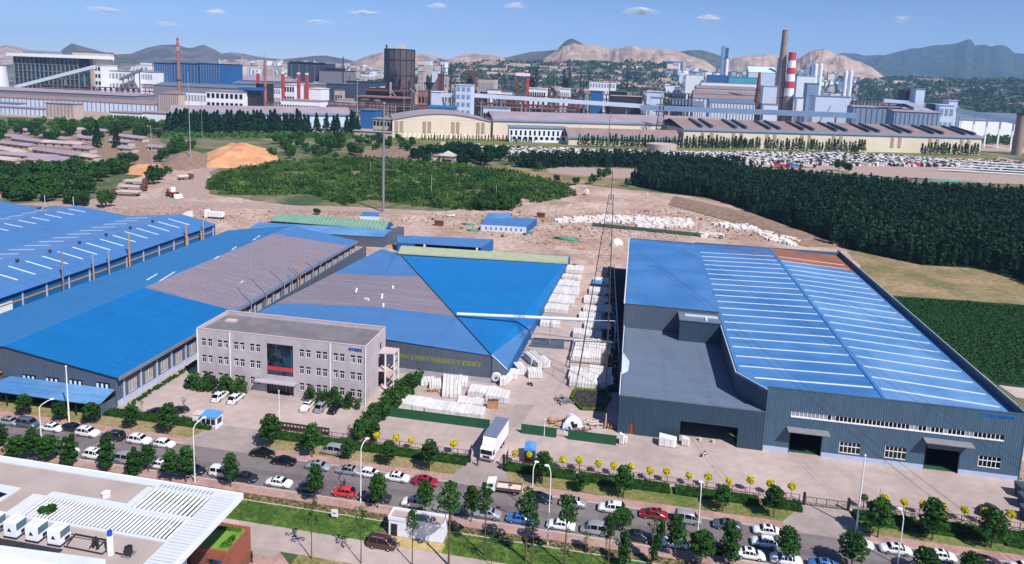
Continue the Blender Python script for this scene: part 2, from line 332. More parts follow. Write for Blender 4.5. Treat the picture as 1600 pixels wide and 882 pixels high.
# leaf cards: many small faces spread through a crown
def leaves(centres, per, size, rad, flat=1., seed=0):
 """centres: n x 6 array (x y z rx ry rz); returns verts, faces of quads lying on and in those clumps"""
 g = np.random.default_rng(seed); C = np.repeat(np.asarray(centres, float), per, 0); n = len(C)
 d = g.normal(size=(n, 3)); d /= np.linalg.norm(d, axis=1)[:, None]; r = g.uniform(.55, 1.05, n)[:, None] ** .6
 P = C[:, :3] + d * C[:, 3:6] * r
 nn = d * .8 + g.normal(size=(n, 3)) * .55; nn /= np.linalg.norm(nn, axis=1)[:, None]
 a = np.cross(nn, g.normal(size=(n, 3))); a /= np.linalg.norm(a, axis=1)[:, None]; b = np.cross(nn, a)
 s = size * g.uniform(.6, 1.3, n)[:, None] / 2
 Vv = np.stack([P - a * s - b * s * flat * .6, P + a * s * .8 - b * s * flat * .5, P + a * s + b * s * flat, P - a * s * .7 + b * s * flat * .8], 1).reshape(-1, 3)
 return Vv
def quads_mesh(name, Vv, material):
 me = bpy.data.meshes.new(name); n = len(Vv) // 4
 me.vertices.add(len(Vv)); me.vertices.foreach_set('co', np.asarray(Vv, np.float32).ravel())
 me.loops.add(n * 4); me.loops.foreach_set('vertex_index', np.arange(n * 4, dtype=np.int32))
 me.polygons.add(n); me.polygons.foreach_set('loop_start', np.arange(0, n * 4, 4, dtype=np.int32)); me.polygons.foreach_set('loop_total', np.full(n, 4, np.int32))
 me.materials.append(M(material)); me.update(calc_edges=True); me.validate()
 return me
def in_poly(x, y, P):
 r = np.zeros(len(x), bool); j = len(P) - 1
 for i in range(len(P)):
  xi, yi = P[i][:2]; xj, yj = P[j][:2]
  c = ((yi > y) != (yj > y)) & (x < (xj - xi) * (y - yi) / (yj - yi + 1e-12) + xi); r ^= c; j = i
 return r
def scatter(P, spacing, seed=1, jit=.45):
 g = np.random.default_rng(seed); xs = [p[0] for p in P]; ys = [p[1] for p in P]
 X, Y = np.meshgrid(np.arange(min(xs), max(xs), spacing), np.arange(min(ys), max(ys), spacing)); X = X.ravel(); Y = Y.ravel()
 X = X + g.uniform(-jit, jit, len(X)) * spacing; Y = Y + g.uniform(-jit, jit, len(Y)) * spacing
 k = in_poly(X, Y, P); return np.stack([X[k], Y[k]], 1)
HAZE = 0.00006
# ================================================================== SETTING: ground, road, pavements, hills
YK_N, YK_S = 110.0, 101.0
g = MB(); NX = 60
xs = [-9000, -3000, -1500, -900, -600, -450, -320, -200, -100, 0, 100, 200, 320, 450, 600, 900, 1500, 3000, 9000]; ys = [-400, -100, 0, 100, 200, 300, 400, 500, 600, 800, 1000]
vs = [(x, y, 0) for y in ys for x in xs]; n = len(xs)
g.add(vs, [(j * n + i, j * n + i + 1, (j + 1) * n + i + 1, (j + 1) * n + i) for j in range(len(ys) - 1) for i in range(n - 1)])
struct('ground', g, 'scrub_ground')
g = MB(); g.add([(-9000, 1000, -.02), (9000, 1000, -.02), (14000, 14000, -.02), (-14000, 14000, -.02)], [(0, 1, 2, 3)]); struct('plain', g, 'far_plain')
# works yard under the distant factory
sheet('works_yard', [(-900, 715), (-262, 715), (403, 925), (900, 1080), (1100, 1500), (-200, 1750), (-900, 1400)], .06, 'gravel_pink', 4, 40)
sheet('dirt_field', UP((-300, 360), (0, 335), (100, 322), (180, 303), (182, 287), (245, 268), (262, 262), (335, 255), (330, 304), (440, 320), (560, 325), (690, 330), (760, 318), (830, 302), (900, 288), (990, 298), (1060, 304), (1130, 315), (1200, 342), (1270, 366), (1340, 396), (1420, 430), (1500, 470), (1420, 520), (1300, 480), (600, 470), (-200, 480)), .02, 'tan_dirt', 1.5, 9)
sheet('dry_grass_field', UP((1325, 392), (1400, 405), (1500, 416), (1560, 430), (1640, 452), (1700, 480), (1600, 490), (1400, 470), (1350, 430)), .04, 'dry_grass', 1.2, 8)
sheet('crop_field', UP((1392, 462), (1480, 468), (1700, 484), (1900, 540), (1760, 610), (1560, 604), (1470, 540)), .06, 'crop', .5, 6)
sheet('dirt_path', UP((1560, 602), (1640, 612), (1700, 620), (1700, 640), (1588, 622)), .08, 'concrete', .3, 4)
sheet('grass_bank', UP((325, 262), (340, 300), (440, 319), (560, 324), (700, 330), (760, 312), (840, 300), (905, 288), (990, 262), (940, 248), (760, 238), (600, 232), (430, 240)), .04, 'scrub_ground', 1.5, 9)
sheet('dirt_patch', UP((545, 250), (640, 254), (660, 236), (610, 228), (560, 236)), .07, 'spoil', 2, 8)
sheet('dirt_patch', UP((940, 290), (1000, 280), (980, 262), (830, 262), (800, 258), (770, 262), (860, 285)), .07, 'dry_grass', 2, 8)
sheet('concrete_yard', UP((850, 260), (1020, 266), (990, 281), (860, 271)), .09, 'gravel_pink')
sheet('dirt_road', UP((322, 305), (330, 288), (322, 272), (345, 262), (400, 254), (440, 246), (400, 250), (350, 256), (300, 268), (250, 300), (250, 318)), .06, 'gravel_pink', .6, 6)
sheet('haul_road', UP((-200, 345), (130, 330), (200, 322), (330, 324), (560, 332), (680, 336), (560, 326), (330, 316), (180, 310), (-200, 332)), .05, 'gravel_pink', .6, 8)
sheet('village_ground', UP((-300, 290), (0, 274), (150, 268), (250, 262), (262, 232), (240, 214), (60, 204), (-300, 208)), .05, 'spoil', 4, 16)
# stone yard apron and far roads
sheet('stone_yard', UP((760, 226), (1560, 245), (1640, 262), (1500, 268), (1200, 262), (960, 250), (780, 240)), .08, 'gravel_pink', 1, 12)
sheet('grass_verge', UP((560, 213), (1560, 243), (1560, 249), (760, 229), (560, 221)), .1, 'lawn', .8, 14)
sheet('quarry_road', UP((1180, 264), (1335, 262), (1640, 276), (1640, 290), (1460, 284), (1335, 272)), .12, 'gravel_pink')
sheet('railway_bed', UP((1535, 226), (1640, 240), (1660, 252), (1560, 232)), .1, 'concrete')
# factory yard of paving
XL, XR = -104, 79
g = MB()
sheet('yard_paving', [(-104, 112.5), (XR, 112.5), (XR, 136), (0, 136), (-.8, 180), (-1, 259), (-21, 262), (-23, 245), (-24, 236), (-105, 270), (-112, 280), (-104, 262)], .015, 'pavers')
sheet('yard_paving', [(79, 112.4), (84, 112.4), (90, 170), (84, 250), (76, 268), (75, 180), (75, 136), (79, 136)], .017, 'tan_dirt', .3, 6)
# road and footways
g = MB(); g.box(-420, YK_S, -.3, 420, YK_N, .02); struct('road', g, 'asphalt')
for nm, y0, y1 in (('kerb', YK_N, YK_N + .22), ('kerb', YK_S - .22, YK_S)):
 segs = [(-420, -81.5), (-66, -29.2), (-18.6, 27.6), (40.5, 420)] if y0 > 105 else [(-420, 420)]
 for a, b in segs: g = MB(); g.box(a, y0, -.1, b, y1, .13); struct(nm, g, 'kerb_stone')
for a, b in ((-420, -81.5), (-66, -29.2), (-18.6, 27.6), (40.5, 420)):
 g = MB(); g.box(a, YK_N + .22, -.1, b, 112.3, .125); struct('footway', g, 'pink_pavers')
g = MB(); g.box(-420, 98.8, -.1, 420, YK_S - .22, .125); struct('footway', g, 'pink_pavers')
for a, b, c, d, m_ in ((-420, -82, -420, -79.5, 'lawn_dry'), (-66, -29.2, -69.5, -27.2, 'lawn_dry'), (-18.6, -8.6, -20.6, -8.4, 'lawn_dry'), (-8.6, 27.6, -8.4, 31.8, 'lawn'), (40.3, 420, 39.5, 420, 'lawn')):
 g = MB(); g.prism([(a, 112.3), (b, 112.3), (d, 117.9), (c, 117.9)], -.1, .1); struct('verge', g, m_)
for a, b, c, d in ((-81.5, -66, -79.3, -69.7), (-29.2, -18.6, -27.0, -20.8), (27.6, 40.5, 32.0, 39.3)):
 g = MB(); g.prism([(a, YK_N), (b, YK_N), (b, 112.3), (d, 118.2), (c, 118.2), (a, 112.3)], -.1, .05); struct('driveway', g, 'pavers_grey')
g = MB(); g.box(-420, 97.1, -.1, 420, 98.8, .1); struct('planting_bed', g, 'soil')
g = MB(); g.box(-420, 96.95, -.1, 420, 97.1, .16); struct('bed_edging', g, 'kerb_stone')
g = MB(); g.box(-420, 92.0, -.1, -36, 96.95, .08); g.box(-25.3, 92.0, -.1, 420, 96.95, .08); struct('lawn', g, 'lawn_deep')
g = MB(); g.box(-36, 92.0, -.1, -25.3, 96.95, .075); struct('soil_patch', g, 'soil')
g = MB(); g.box(-420, 86.9, -.1, 420, 92.0, .06); struct('path', g, 'pavers')
g = MB(); g.box(-46, 60, -.1, 420, 86.9, .05); struct('bare_soil', g, 'lawn_dry')
g = MB(); g.prism([(-58, 60), (-46, 60), (-46, 84.5), (-49, 86.9), (-58, 86.9)], -.1, .055); struct('forecourt', g, 'pink_pavers')
g = MB(); g.box(-58, 85.4, .0, -49.2, 86.9, .085); struct('path_apron', g, 'pavers_grey')
# panel of greyer pavers on the yard
sheet('pond', [(88, 128), (100, 128), (100, 146), (90, 146)], .03, 'turquoise', 1.2, 4)
sheet('paving_panel', UP((806, 632), (834, 634), (812, 668), (788, 667)), .03, 'pavers_grey')

# hills: every range is its own height field at its real distance, silhouette heights follow the photograph
def ridge(name, pts, D, W_, material, seed, rough=.07, nseg=70, nd=20):
 """pts: silhouette pixels; D distance of the crest; W_ half width of the range"""
 P = []
 for px, py in pts:
  d = ray(px, py); k = D / math.hypot(d[0], d[1]); P.append((math.atan2(d[0], d[1]), CAMH + d[2] * k))
 nseg = int(nseg * 1.6); P.sort(); a0, a1 = P[0][0], P[-1][0]; az = np.linspace(a0, a1, nseg)
 hz = np.interp(az, [p[0] for p in P], [max(p[1], 1) for p in P])
 from mathutils import noise
 vs = []; rows = np.linspace(-1, 1, nd * 2 + 1)
 taper = np.minimum(1, np.minimum(np.arange(nseg), np.arange(nseg)[::-1]) / 4 + .0)
 for i in range(nseg):
  for t in rows:
   R_ = D + t * W_ * (1 if t < 0 else .8)
   x, y = math.sin(az[i]) * R_, math.cos(az[i]) * R_
   s = (1 - abs(t)) ** (1.1 if t < 0 else .9)
   k = W_ * .3; v = Vector((x / k, y / k, seed))
   nz = noise.fractal(v, .8, 2.2, 6); gl = 0; am = .5; fq = 1.7
   for q in range(4): gl += am * (1 - abs(noise.noise(v * fq)) * 2.4); am *= .55; fq *= 2.1
   h = hz[i] * s * (1 + (nz * rough * 3.4 + min(0, gl - .62) * .34) * min(1, abs(t) * 7) * (1 - abs(t) * .3)) + hz[i] * nz * rough * .14
   vs.append((x, y, max(-1, h) * taper[i] - (2 if abs(t) > .99 else 0)))
 m = len(rows); mb = MB()
 mb.add(vs, [(i * m + j, i * m + j + 1, (i + 1) * m + j + 1, (i + 1) * m + j) for i in range(nseg - 1) for j in range(m - 1)], 0, True)
 if name == 'foothill':
  from mathutils.bvhtree import BVHTree
  HILLS.append(BVHTree.FromPolygons(mb.v, mb.f))
 return struct(name, mb, material)
HILLS = []
def hill_z(x, y):
 h = 0
 for b in HILLS:
  q = b.ray_cast(Vector((x, y, 3000)), Vector((0, 0, -1)))[0]
  if q: h = max(h, q.z)
 return h
ridge('mountain', [(-140, 130), (-40, 96), (8, 70), (30, 74), (60, 82), (100, 92), (160, 130)], 6200, 1400, 'mountain_tan', 1, nseg=60)
ridge('mountain', [(60, 130), (85, 90), (97, 78), (112, 68), (126, 72), (140, 76), (150, 78), (175, 86), (205, 84), (230, 75), (250, 71), (275, 70), (292, 75), (300, 75), (318, 70), (336, 78), (346, 84), (360, 82), (380, 84), (400, 88), (420, 91), (436, 92), (460, 100)], 5600, 1500, 'mountain_grey', 2, nseg=150)
ridge('mountain', [(395, 118), (430, 92), (442, 93), (470, 90), (488, 88), (508, 87), (530, 91), (548, 94), (590, 112)], 5200, 1100, 'mountain_grey', 3, nseg=60)
ridge('mountain', [(140, 120), (160, 92), (178, 85), (200, 88), (215, 98), (240, 118)], 4700, 700, 'mountain_green', 3.5, nseg=40)
ridge('hill', [(500, 122), (530, 108), (545, 100), (560, 93), (580, 86), (592, 83), (620, 80), (645, 84), (665, 84), (680, 89), (700, 93), (710, 90), (728, 85), (745, 84), (765, 86), (785, 90), (800, 100), (830, 114)], 4300, 1100, 'mountain_tan', 4, nseg=120)
ridge('hill', [(760, 112), (780, 92), (800, 88), (830, 81), (850, 80), (868, 78), (900, 82)], 4600, 900, 'mountain_grey', 5, nseg=60)
ridge('hill', [(815, 118), (850, 92), (868, 80), (880, 72), (900, 70), (915, 70), (935, 72), (950, 76), (970, 75), (990, 74), (1020, 77), (1045, 77), (1060, 80), (1080, 88), (1100, 94), (1130, 116)], 4200, 1000, 'mountain_tan', 6, nseg=110)
ridge('hill', [(862, 92), (872, 76), (880, 68), (886, 63), (893, 60), (900, 63), (906, 66), (914, 71), (925, 90)], 4350, 520, 'mountain_green', 7, nseg=44, rough=.03)
ridge('mountain', [(1030, 112), (1062, 81), (1080, 79), (1096, 79), (1115, 84), (1140, 92), (1180, 116)], 5400, 900, 'mountain_green', 8, nseg=60)
ridge('hill', [(1105, 122), (1130, 95), (1150, 90), (1180, 86), (1205, 85), (1240, 88), (1262, 120)], 5000, 900, 'mountain_tan', 9, nseg=60)
ridge('hill', [(1210, 134), (1240, 96), (1255, 87), (1267, 80), (1278, 77), (1288, 77), (1298, 81), (1305, 86), (1320, 87), (1332, 93), (1345, 97), (1362, 105), (1380, 119), (1400, 140)], 4300, 900, 'mountain_tan', 10, nseg=90, rough=.1)
ridge('mountain', [(1250, 122), (1300, 88), (1318, 83), (1340, 84), (1350, 87), (1375, 86), (1400, 90), (1450, 120)], 9500, 2000, 'mountain_hazed', 11, nseg=60)
ridge('mountain', [(1300, 140), (1340, 100), (1380, 87), (1412, 79), (1425, 76), (1440, 75), (1458, 71), (1480, 70), (1496, 68), (1506, 64), (1514, 61.5), (1519, 64), (1523, 72), (1532, 71), (1542, 71), (1548, 74), (1556, 72), (1566, 71), (1575, 75), (1584, 84), (1600, 86), (1660, 80), (1760, 100), (1900, 150)], 8600, 3600, 'mountain_hazed', 12, nseg=190, nd=26)
ridge('foothill', [(560, 128), (620, 114), (700, 104), (760, 99), (840, 97), (920, 99), (1000, 98), (1050, 103), (1110, 122)], 3300, 1100, 'far_plain', 13, nseg=70, rough=.03)
ridge('foothill', [(1280, 145), (1340, 128), (1400, 122), (1500, 126), (1600, 126), (1760, 140), (1900, 170)], 3900, 1300, 'far_plain', 14, nseg=70, rough=.03)
ridge('foothill', [(-140, 112), (40, 100), (200, 100), (330, 103), (460, 107), (560, 110), (640, 122)], 4000, 1200, 'far_plain', 15, nseg=60, rough=.03)
ridge('foothill', [(1000, 132), (1080, 113), (1200, 112), (1300, 118), (1360, 140)], 3900, 1100, 'far_plain', 16, nseg=60, rough=.03)
# spoil heap of orange sand, and the excavated bank beside it
def mound(name, P, H_, material, seed, crest=.5, nn=26, power=1.0):
 xs = [p[0] for p in P]; ys = [p[1] for p in P]; cx, cy = sum(xs) / len(P), sum(ys) / len(P)
 from mathutils import noise
 vs = [(cx, cy, H_)]; K = 14; A = 64; fs = []
 for k in range(1, K + 1):
  t = k / K
  for a in range(A):
   u = a / A * len(P); i = int(u); w = u - i; p, q = P[i % len(P)], P[(i + 1) % len(P)]
   ex, ey = p[0] * (1 - w) + q[0] * w, p[1] * (1 - w) + q[1] * w
   x, y = cx + (ex - cx) * t, cy + (ey - cy) * t
   nz = noise.fractal(Vector((x / 14, y / 14, seed)), 1, 2, 4)
   vs.append((x, y, max(-.3, H_ * (1 - t) ** power * (1 + .0) + H_ * .22 * nz * math.sin(math.pi * min(1, t * 1.1)) - (.3 if k == K else 0))))
 for a in range(A): fs.append((0, 1 + a, 1 + (a + 1) % A))
 for k in range(K - 1):
  b = 1 + k * A
  for a in range(A): fs.append((b + a, b + A + a, b + A + (a + 1) % A, b + (a + 1) % A))
 mb = MB(); mb.add(vs, fs, 0, True); return struct(name, mb, material)
mound('sand_heap', UP((318, 262), (360, 264), (400, 258), (436, 250), (432, 236), (395, 232), (350, 232), (318, 240)), 11.5, 'orange_sand', 2, power=.95)
mound('spoil_bank', UP((250, 264), (290, 268), (325, 262), (330, 244), (300, 236), (262, 244)), 7, 'spoil', 3, power=.8)
mound('red_earth_bank', UP((190, 272), (240, 276), (262, 268), (250, 258), (200, 256)), 3, 'orange_sand', 4, power=.7)
mound('spoil_bank', UP((1050, 306), (1180, 336), (1290, 376), (1330, 388), (1260, 388), (1150, 350), (1040, 320)), 3.5, 'spoil', 5, power=.7)
mound('dirt_heap', UP((600, 254), (660, 258), (662, 240), (620, 234), (570, 244)), 4, 'spoil', 6)
mound('dirt_heap', UP((850, 330), (930, 334), (940, 318), (860, 314)), 2.5, 'tan_dirt', 8)

# ================================================================== NEAR BUILDINGS
def wall(part, p, q, z0, z1, holes, material, parent, t=.3, name='wall'):
 """upright wall of thickness t from p to q (plan), with real openings (s0,s1,z0,z1) along it"""
 L_ = math.hypot(q[0] - p[0], q[1] - p[1]); ux, uy = (q[0] - p[0]) / L_, (q[1] - p[1]) / L_; nx, ny = -uy * t, ux * t
 S = sorted({0, L_, *[h[0] for h in holes], *[h[1] for h in holes]}); Z = sorted({z0, z1, *[h[2] for h in holes if z0 < h[2] < z1], *[h[3] for h in holes if z0 < h[3] < z1]})
 mb = MB()
 for i in range(len(S) - 1):
  j = 0
  while j < len(Z) - 1:
   s_, e_ = S[i], S[i + 1]; k = j
   inside = lambda j: any(h[0] <= s_ + 1e-6 and h[1] >= e_ - 1e-6 and h[2] <= Z[j] + 1e-6 and h[3] >= Z[j + 1] - 1e-6 for h in holes)
   if inside(j): j += 1; continue
   while k + 1 < len(Z) - 1 and not inside(k + 1): k += 1
   a = (p[0] + ux * s_, p[1] + uy * s_); b = (p[0] + ux * e_, p[1] + uy * e_)
   mb.prism([a, b, (b[0] + nx, b[1] + ny), (a[0] + nx, a[1] + ny)], Z[j], Z[k + 1]); j = k + 1
 return mb.build(name, material, parent)
def glyphs(name, text_n, x0, x1, y, z0, z1, material, parent, seed, depth=.08, label=None):
 """raised lettering too small to read in the photo: strokes set like its characters"""
 g_ = random.Random(seed); mb = MB(); w = (x1 - x0) / text_n; H_ = z1 - z0; s = min(.16 * H_, .3)
 for i in range(text_n):
  a, b = x0 + w * (i + .08), x0 + w * (i + .92); mx = (a + b) / 2; yy = y - depth
  pat = [('h', a, b, z1 - s)] + [('h', a + w * .08, b - w * .08, z0 + H_ * .45)] + [('v', mx - s / 2, z0, z1)]
  if g_.random() < .6: pat += [('v', a, z0, z1 - s), ('v', b - s, z0, z1 - s)]
  if g_.random() < .5: pat += [('h', a, b, z0)]
  if g_.random() < .4: pat += [('v', a + w * .22, z0 + H_ * .1, z0 + H_ * .5)]
  for q in pat:
   if q[0] == 'h': mb.box(q[1], yy, q[3], q[2], y - .01, q[3] + s)
   else: mb.box(q[1], yy + .01, q[2], q[1] + s, y - .012, q[3])
 o = mb.build(name, material, parent)
 if label: o['label'] = label
 return o

# ---- right hand steel hall
YF = 135.6; HX0, HX1 = 28.2, 74.0
hall = thing('warehouse', 'large blue steel hall with striped skylight roof and two dark loading doors', 'warehouse', (51, YF, 0))
def fx(px, py): return V(px, py, YF)
d1a, d1b = fx(1230.8, 709.6), fx(1282, 714.7); d1t = fx(1231, 672.7)[2]
d2a, d2b = fx(1200 + 970 / 4, 662 + 262 / 4), fx(1200 + 1187 / 4, 662 + 298 / 4); d2t = fx(1200 + 985 / 4, 662 + 112 / 4)[2]; d2m = fx(1200 + 985 / 4, 662 + 150 / 4)[2]
wins = [(fx(1312.5, 690), fx(1342.5, 711)), (fx(1383.8, 697), fx(1414, 719)), (fx(1530, 712), fx(1561.5, 733))]
sa, sb = fx(1236.5, 642.5), fx(1569, 683); szt, szb = fx(1236.5, 642.3)[2], fx(1236, 650.8)[2]
PH = .95
holes = [(d1a[0] - HX0, d1b[0] - HX0, -.1, d1t), (d2a[0] - HX0, d2b[0] - HX0, -.1, d2t), (sa[0] - HX0, sb[0] - HX0, szb, szt)] + [(a[0] - HX0, b[0] - HX0, b[2], a[2]) for a, b in wins]
wall('', (HX0, YF), (HX1, YF), PH, 13.15, holes, 'clad_teal', hall)
wall('', (HX0, YF - .03), (HX1, YF - .03), 0, PH, holes[:2], 'plinth', hall, t=.33, name='plinth')
# west side: upright wall, then the slanted corner that meets the front
wall('', (23.2, 258), (23.2, 142.4), 0, 12.5, [], 'clad_teal_y', hall)
wall('', (23.2, 142.39), (28.15, YF + .02), 0, 12.7, [], 'clad_teal_y', hall)
wall('', (HX1, YF + .31), (HX1, 262), 0, 13.25, [], 'clad_teal_y', hall)
wall('', (HX1 - .31, 259.5), (23.2, 258.2), 0, 13.0, [], 'clad_teal', hall)
def sheet_roof(parent, name, Q, material, t=.12): return MB().slab(Q, t).build(name, material, parent)
RX, ZR, ZW, ZE = 49.6, 13.05, 12.35, 11.7
sheet_roof(hall, 'roof', [(23.0, 142.4, ZW), (27.4, YF + .31, ZW + .1), (RX, YF + .31, ZR), (RX, 258, ZR), (23.0, 258, ZW)], 'roof_hall_blue')
sheet_roof(hall, 'roof', [(RX, YF + .31, ZR), (HX1 - .31, YF + .31, ZE), (HX1 - .31, 259.2, ZE), (RX, 258, ZR)], 'roof_hall_east')
def zslope(x): return ZW + (ZR - ZW) * (x - 23.2) / (RX - 23.2) if x < RX else ZR + (ZE - ZR) * (x - RX) / (HX1 - RX)
sheet_roof(hall, 'roof_panel', [(RX, 241.5, zslope(RX) + .03), (HX1 - 1, 237.5, zslope(HX1 - 1) + .03), (HX1 - .5, 258.8, zslope(HX1) + .03), (RX, 257.7, zslope(RX) + .03)], 'roof_rust', .02)['label'] = 'rusty orange brown roof sheets'
sheet_roof(hall, 'roof_panel', [(31, 245, zslope(31) + .03), (RX - .1, 240.5, zslope(RX) + .03), (RX - .1, 257.7, zslope(RX) + .03), (34, 257.7, zslope(34) + .03)], 'roof_rust_grey', .02)['label'] = 'weathered brown grey roof sheets'
MB().box(RX - .3, YF + .4, ZR + .01, RX + .3, 257.8, ZR + .12).build('ridge_cap', 'roof_hall_blue', hall)
mesh_w = MB().slab([(24.2, -.16, zslope(24.2) + .1), (48.9, -.16, zslope(48.9) + .1), (48.9, .16, zslope(48.9) + .1), (24.2, .16, zslope(24.2) + .1)], .09).mesh('skylight_strip', 'skylight', (0, 0, 0))
mesh_e = MB().slab([(50.4, -.16, zslope(50.4) + .1), (71.8, -.16, zslope(71.8) + .1), (71.8, .16, zslope(71.8) + .1), (50.4, .16, zslope(50.4) + .1)], .09).mesh('skylight_strip', 'skylight', (0, 0, 0))
for k in range(20):
 y = 141.0 + 5.5 * k
 if k == 0:
  MB().slab([(26.5, y - .22, zslope(26.5) + .1), (48.9, y - .22, zslope(48.9) + .1), (48.9, y + .22, zslope(48.9) + .1), (26.5, y + .22, zslope(26.5) + .1)], .09).build('skylight_strip', 'skylight', hall)
 else: inst('skylight_strip', mesh_w, hall, (0, y, 0))
 inst('skylight_strip', mesh_e, hall, (0, y, 0))
for a, b, z in (((23.0, 142.4), (23.0, 258.3), 12.5), ((23.0, 142.3), (28.0, YF - .1), 12.7)):
 mb = MB(); mb.tube((a[0], a[1], z + .03), (b[0], b[1], z + .03), .14, n=4); mb.build('edge_trim', 'metal_trim', hall)
MB().box(HX0 - .1, YF - .06, 13.15, HX1 + .1, YF + .34, 13.27).build('coping', 'clad_teal', hall)
MB().box(HX1 - .06, YF + .34, 13.25, HX1 + .06, 262, 13.37).build('coping', 'metal_trim', hall)
MB().box(HX1 - .14, YF - .07, 0, HX1 + .07, YF + .1, 13.14).build('corner_trim', 'clad_teal', hall)
MB().box(23.3, YF + .4, .01, 73.6, 257, .06).build('floor', 'interior_dark', hall)
for (a, b, zt) in ((d1a, d1b, d1t), (d2a, d2b, d2t)):
 c = thing('canopy', None, None); c.parent = hall; ORG[c.name] = ORG[hall.name]
 x0, x1 = a[0] - .7, b[0] + (.9 if a is d1a else 1.6)
 MB().slab([(x0, YF - 1.7, zt + .62), (x1, YF - 1.7, zt + .62), (x1, YF - .05, zt + .85), (x0, YF - .05, zt + .85)], .16).build('canopy_slab', 'steel_grey', c)
 o = MB().box(x0 + .2, YF - 1.5, zt + .45, x1 - .2, YF - 1.35, zt + .55).build('canopy_beam', 'steel_grey', c)
 m = MB(); m.box(a[0] + .05, YF + .02, .0, a[0] + .15, YF + .25, zt - .02); m.box(b[0] - .15, YF + .02, .0, b[0] - .05, YF + .25, zt - .02); m.build('door_frame', 'dark_steel', hall)
MB().box(d2a[0] + .2, YF - .12, d2m, d2b[0] - .1, YF - .04, d2t + .25).build('roller_shutter', 'clad_grey', hall)
MB().box(d1a[0] + .1, YF - .1, d1t - .35, d1b[0] - .1, YF - .03, d1t + .1).build('roller_shutter', 'steel_grey', hall)
MB().box(d1a[0] + .2, YF + .5, .07, d1b[0] - .2, YF + 2.5, .09).build('door_mat', 'green_panel', hall)
MB().box(d2a[0] + .2, YF + .5, .07, d2b[0] - .2, YF + 2.5, .09).build('door_mat', 'green_panel', hall)
# strip window: its frame, mullions and each pane
NP = 51; sx0, sx1 = sa[0], sb[0]; pw = (sx1 - sx0) / NP
fr = MB().box(sx0, YF - .1, szb - .12, sx1, YF + .2, szb + .1).box(sx0, YF + .05, szt - .05, sx1, YF + .2, szt).build('window', 'white_paint', hall)
pm = MB().box(0, YF + .12, szb + .1, pw - .14, YF + .16, szt - .05).mesh('pane', 'pane_black'); pg = MB().box(0, YF + .12, szb + .1, pw - .14, YF + .16, szt - .05).mesh('pane', 'pane_grey')
mm = MB().box(-.06, YF + .06, szb + .1, .06, YF + .118, szt - .05).mesh('mullion', 'white_paint')
for k in range(NP):
 inst('pane', pg if k < 9 or k in (10, 29, 30, 33, 37, 42, 43) else pm, fr, (sx0 + k * pw + .07, 0, 0))
 inst('mullion', mm, fr, (sx0 + (k + .0) * pw + .04, 0, 0))
for a, b in wins:
 x0, x1, z0, z1 = a[0], b[0], b[2], a[2]; w_ = (x1 - x0) / 5; zm = z0 + (z1 - z0) * .62
 fr = MB().box(x0, YF - .05, z0, x1, YF + .1, z0 + .12).box(x0, YF - .05, zm - .06, x1, YF + .1, zm + .06).build('window', 'white_paint', hall)
 for k in range(6):
  if k < 5:
   MB().box(x0 + k * w_ + .05, YF + .04, z0 + .12, x0 + (k + 1) * w_ - .05, YF + .08, zm - .06).build('pane', 'pane_black', fr)
   MB().box(x0 + k * w_ + .05, YF + .04, zm + .06, x0 + (k + 1) * w_ - .05, YF + .08, z1).build('pane', 'pane_black', fr)
   MB().box(x0 + k * w_ - .05, YF - .02, z0, x0 + k * w_ + .05, YF + .035, z1 - (.0 if k == 0 else .1)).build('mullion', 'white_paint', fr)
s0, s1 = fx(1530.5, 645), fx(1586.5, 656.5)
sign = thing('sign', None, None); sign.parent = hall; ORG[sign.name] = ORG[hall.name]
MB().box(s0[0], YF - .05, s1[2], s1[0], YF - .02, s0[2]).build('sign_board', 'sign_blue_light', sign)
glyphs('sign_letters', 8, s0[0] + .1, s1[0] - .1, YF - .051, s1[2] + .1, s0[2] - .1, 'sign_blue', sign, 5, .04)

# ---- low wing and back block beside the hall
wing = thing('warehouse_wing', 'low flat roofed slate blue wing with a wide open doorway beside the big hall', 'warehouse', (13, YF, 0))
la, lb = V(1061, 688, YF - .6), V(1150.6, 701.6, YF - .6); lt = V(1062.4, 658, YF - .6)[2]
WX0, WX1, YW = -.4, HX0 - .1, YF - .6
o0, o1 = V(980.5, 674, YW), V(990.5, 687, YW)
wall('', (WX0, YW), (WX1, YW), 0, 8.05, [(la[0] - WX0, lb[0] - WX0, -.1, lt), (o0[0] - WX0, o1[0] - WX0, -.1, 2.4)], 'clad_dark', wing)
wall('', (WX0, 176), (WX0, YW + .31), 0, 8.05, [], 'clad_teal_y', wing)
MB().slab([(WX0 + .0, YW + .31, 7.9), (WX1 - 4.6, YW + .31, 7.9), (23.15, 142.4, 7.9), (23.15, 176.5, 7.5), (WX0, 176.5, 7.5)], .12).build('roof', 'roof_slate', wing)
MB().slab([(WX1 - 4.8, YW + .31, 7.91), (WX1, YW + .31, 7.91), (23.16, 142.35, 7.91)], .12).build('roof', 'roof_slate', wing)
MB().box(WX0 - .08, YW - .04, 8.05, WX1, YW + .33, 8.15).build('coping', 'clad_grey', wing)
MB().box(WX0 - .1, YW + .33, 8.05, WX0 + .1, 176, 8.13).build('edge_trim', 'metal_trim', wing)
MB().box(WX0 + .4, YW + .35, .01, 23, 176, .05).build('floor', 'pavers', wing)
dr = MB().box(o0[0], YW + .1, .02, o1[0], YW + .16, 2.4).build('door', 'rust_steel', wing)
MB().box((o0[0] + o1[0]) / 2 - .04, YW + .05, .05, (o0[0] + o1[0]) / 2 + .04, YW + .09, 2.35).build('door_post', 'timber', dr)
MB().box(la[0] + 5.2, YW + 16, .06, la[0] + 7.4, YW + 16.2, 3).build('inner_door', 'timber', wing)
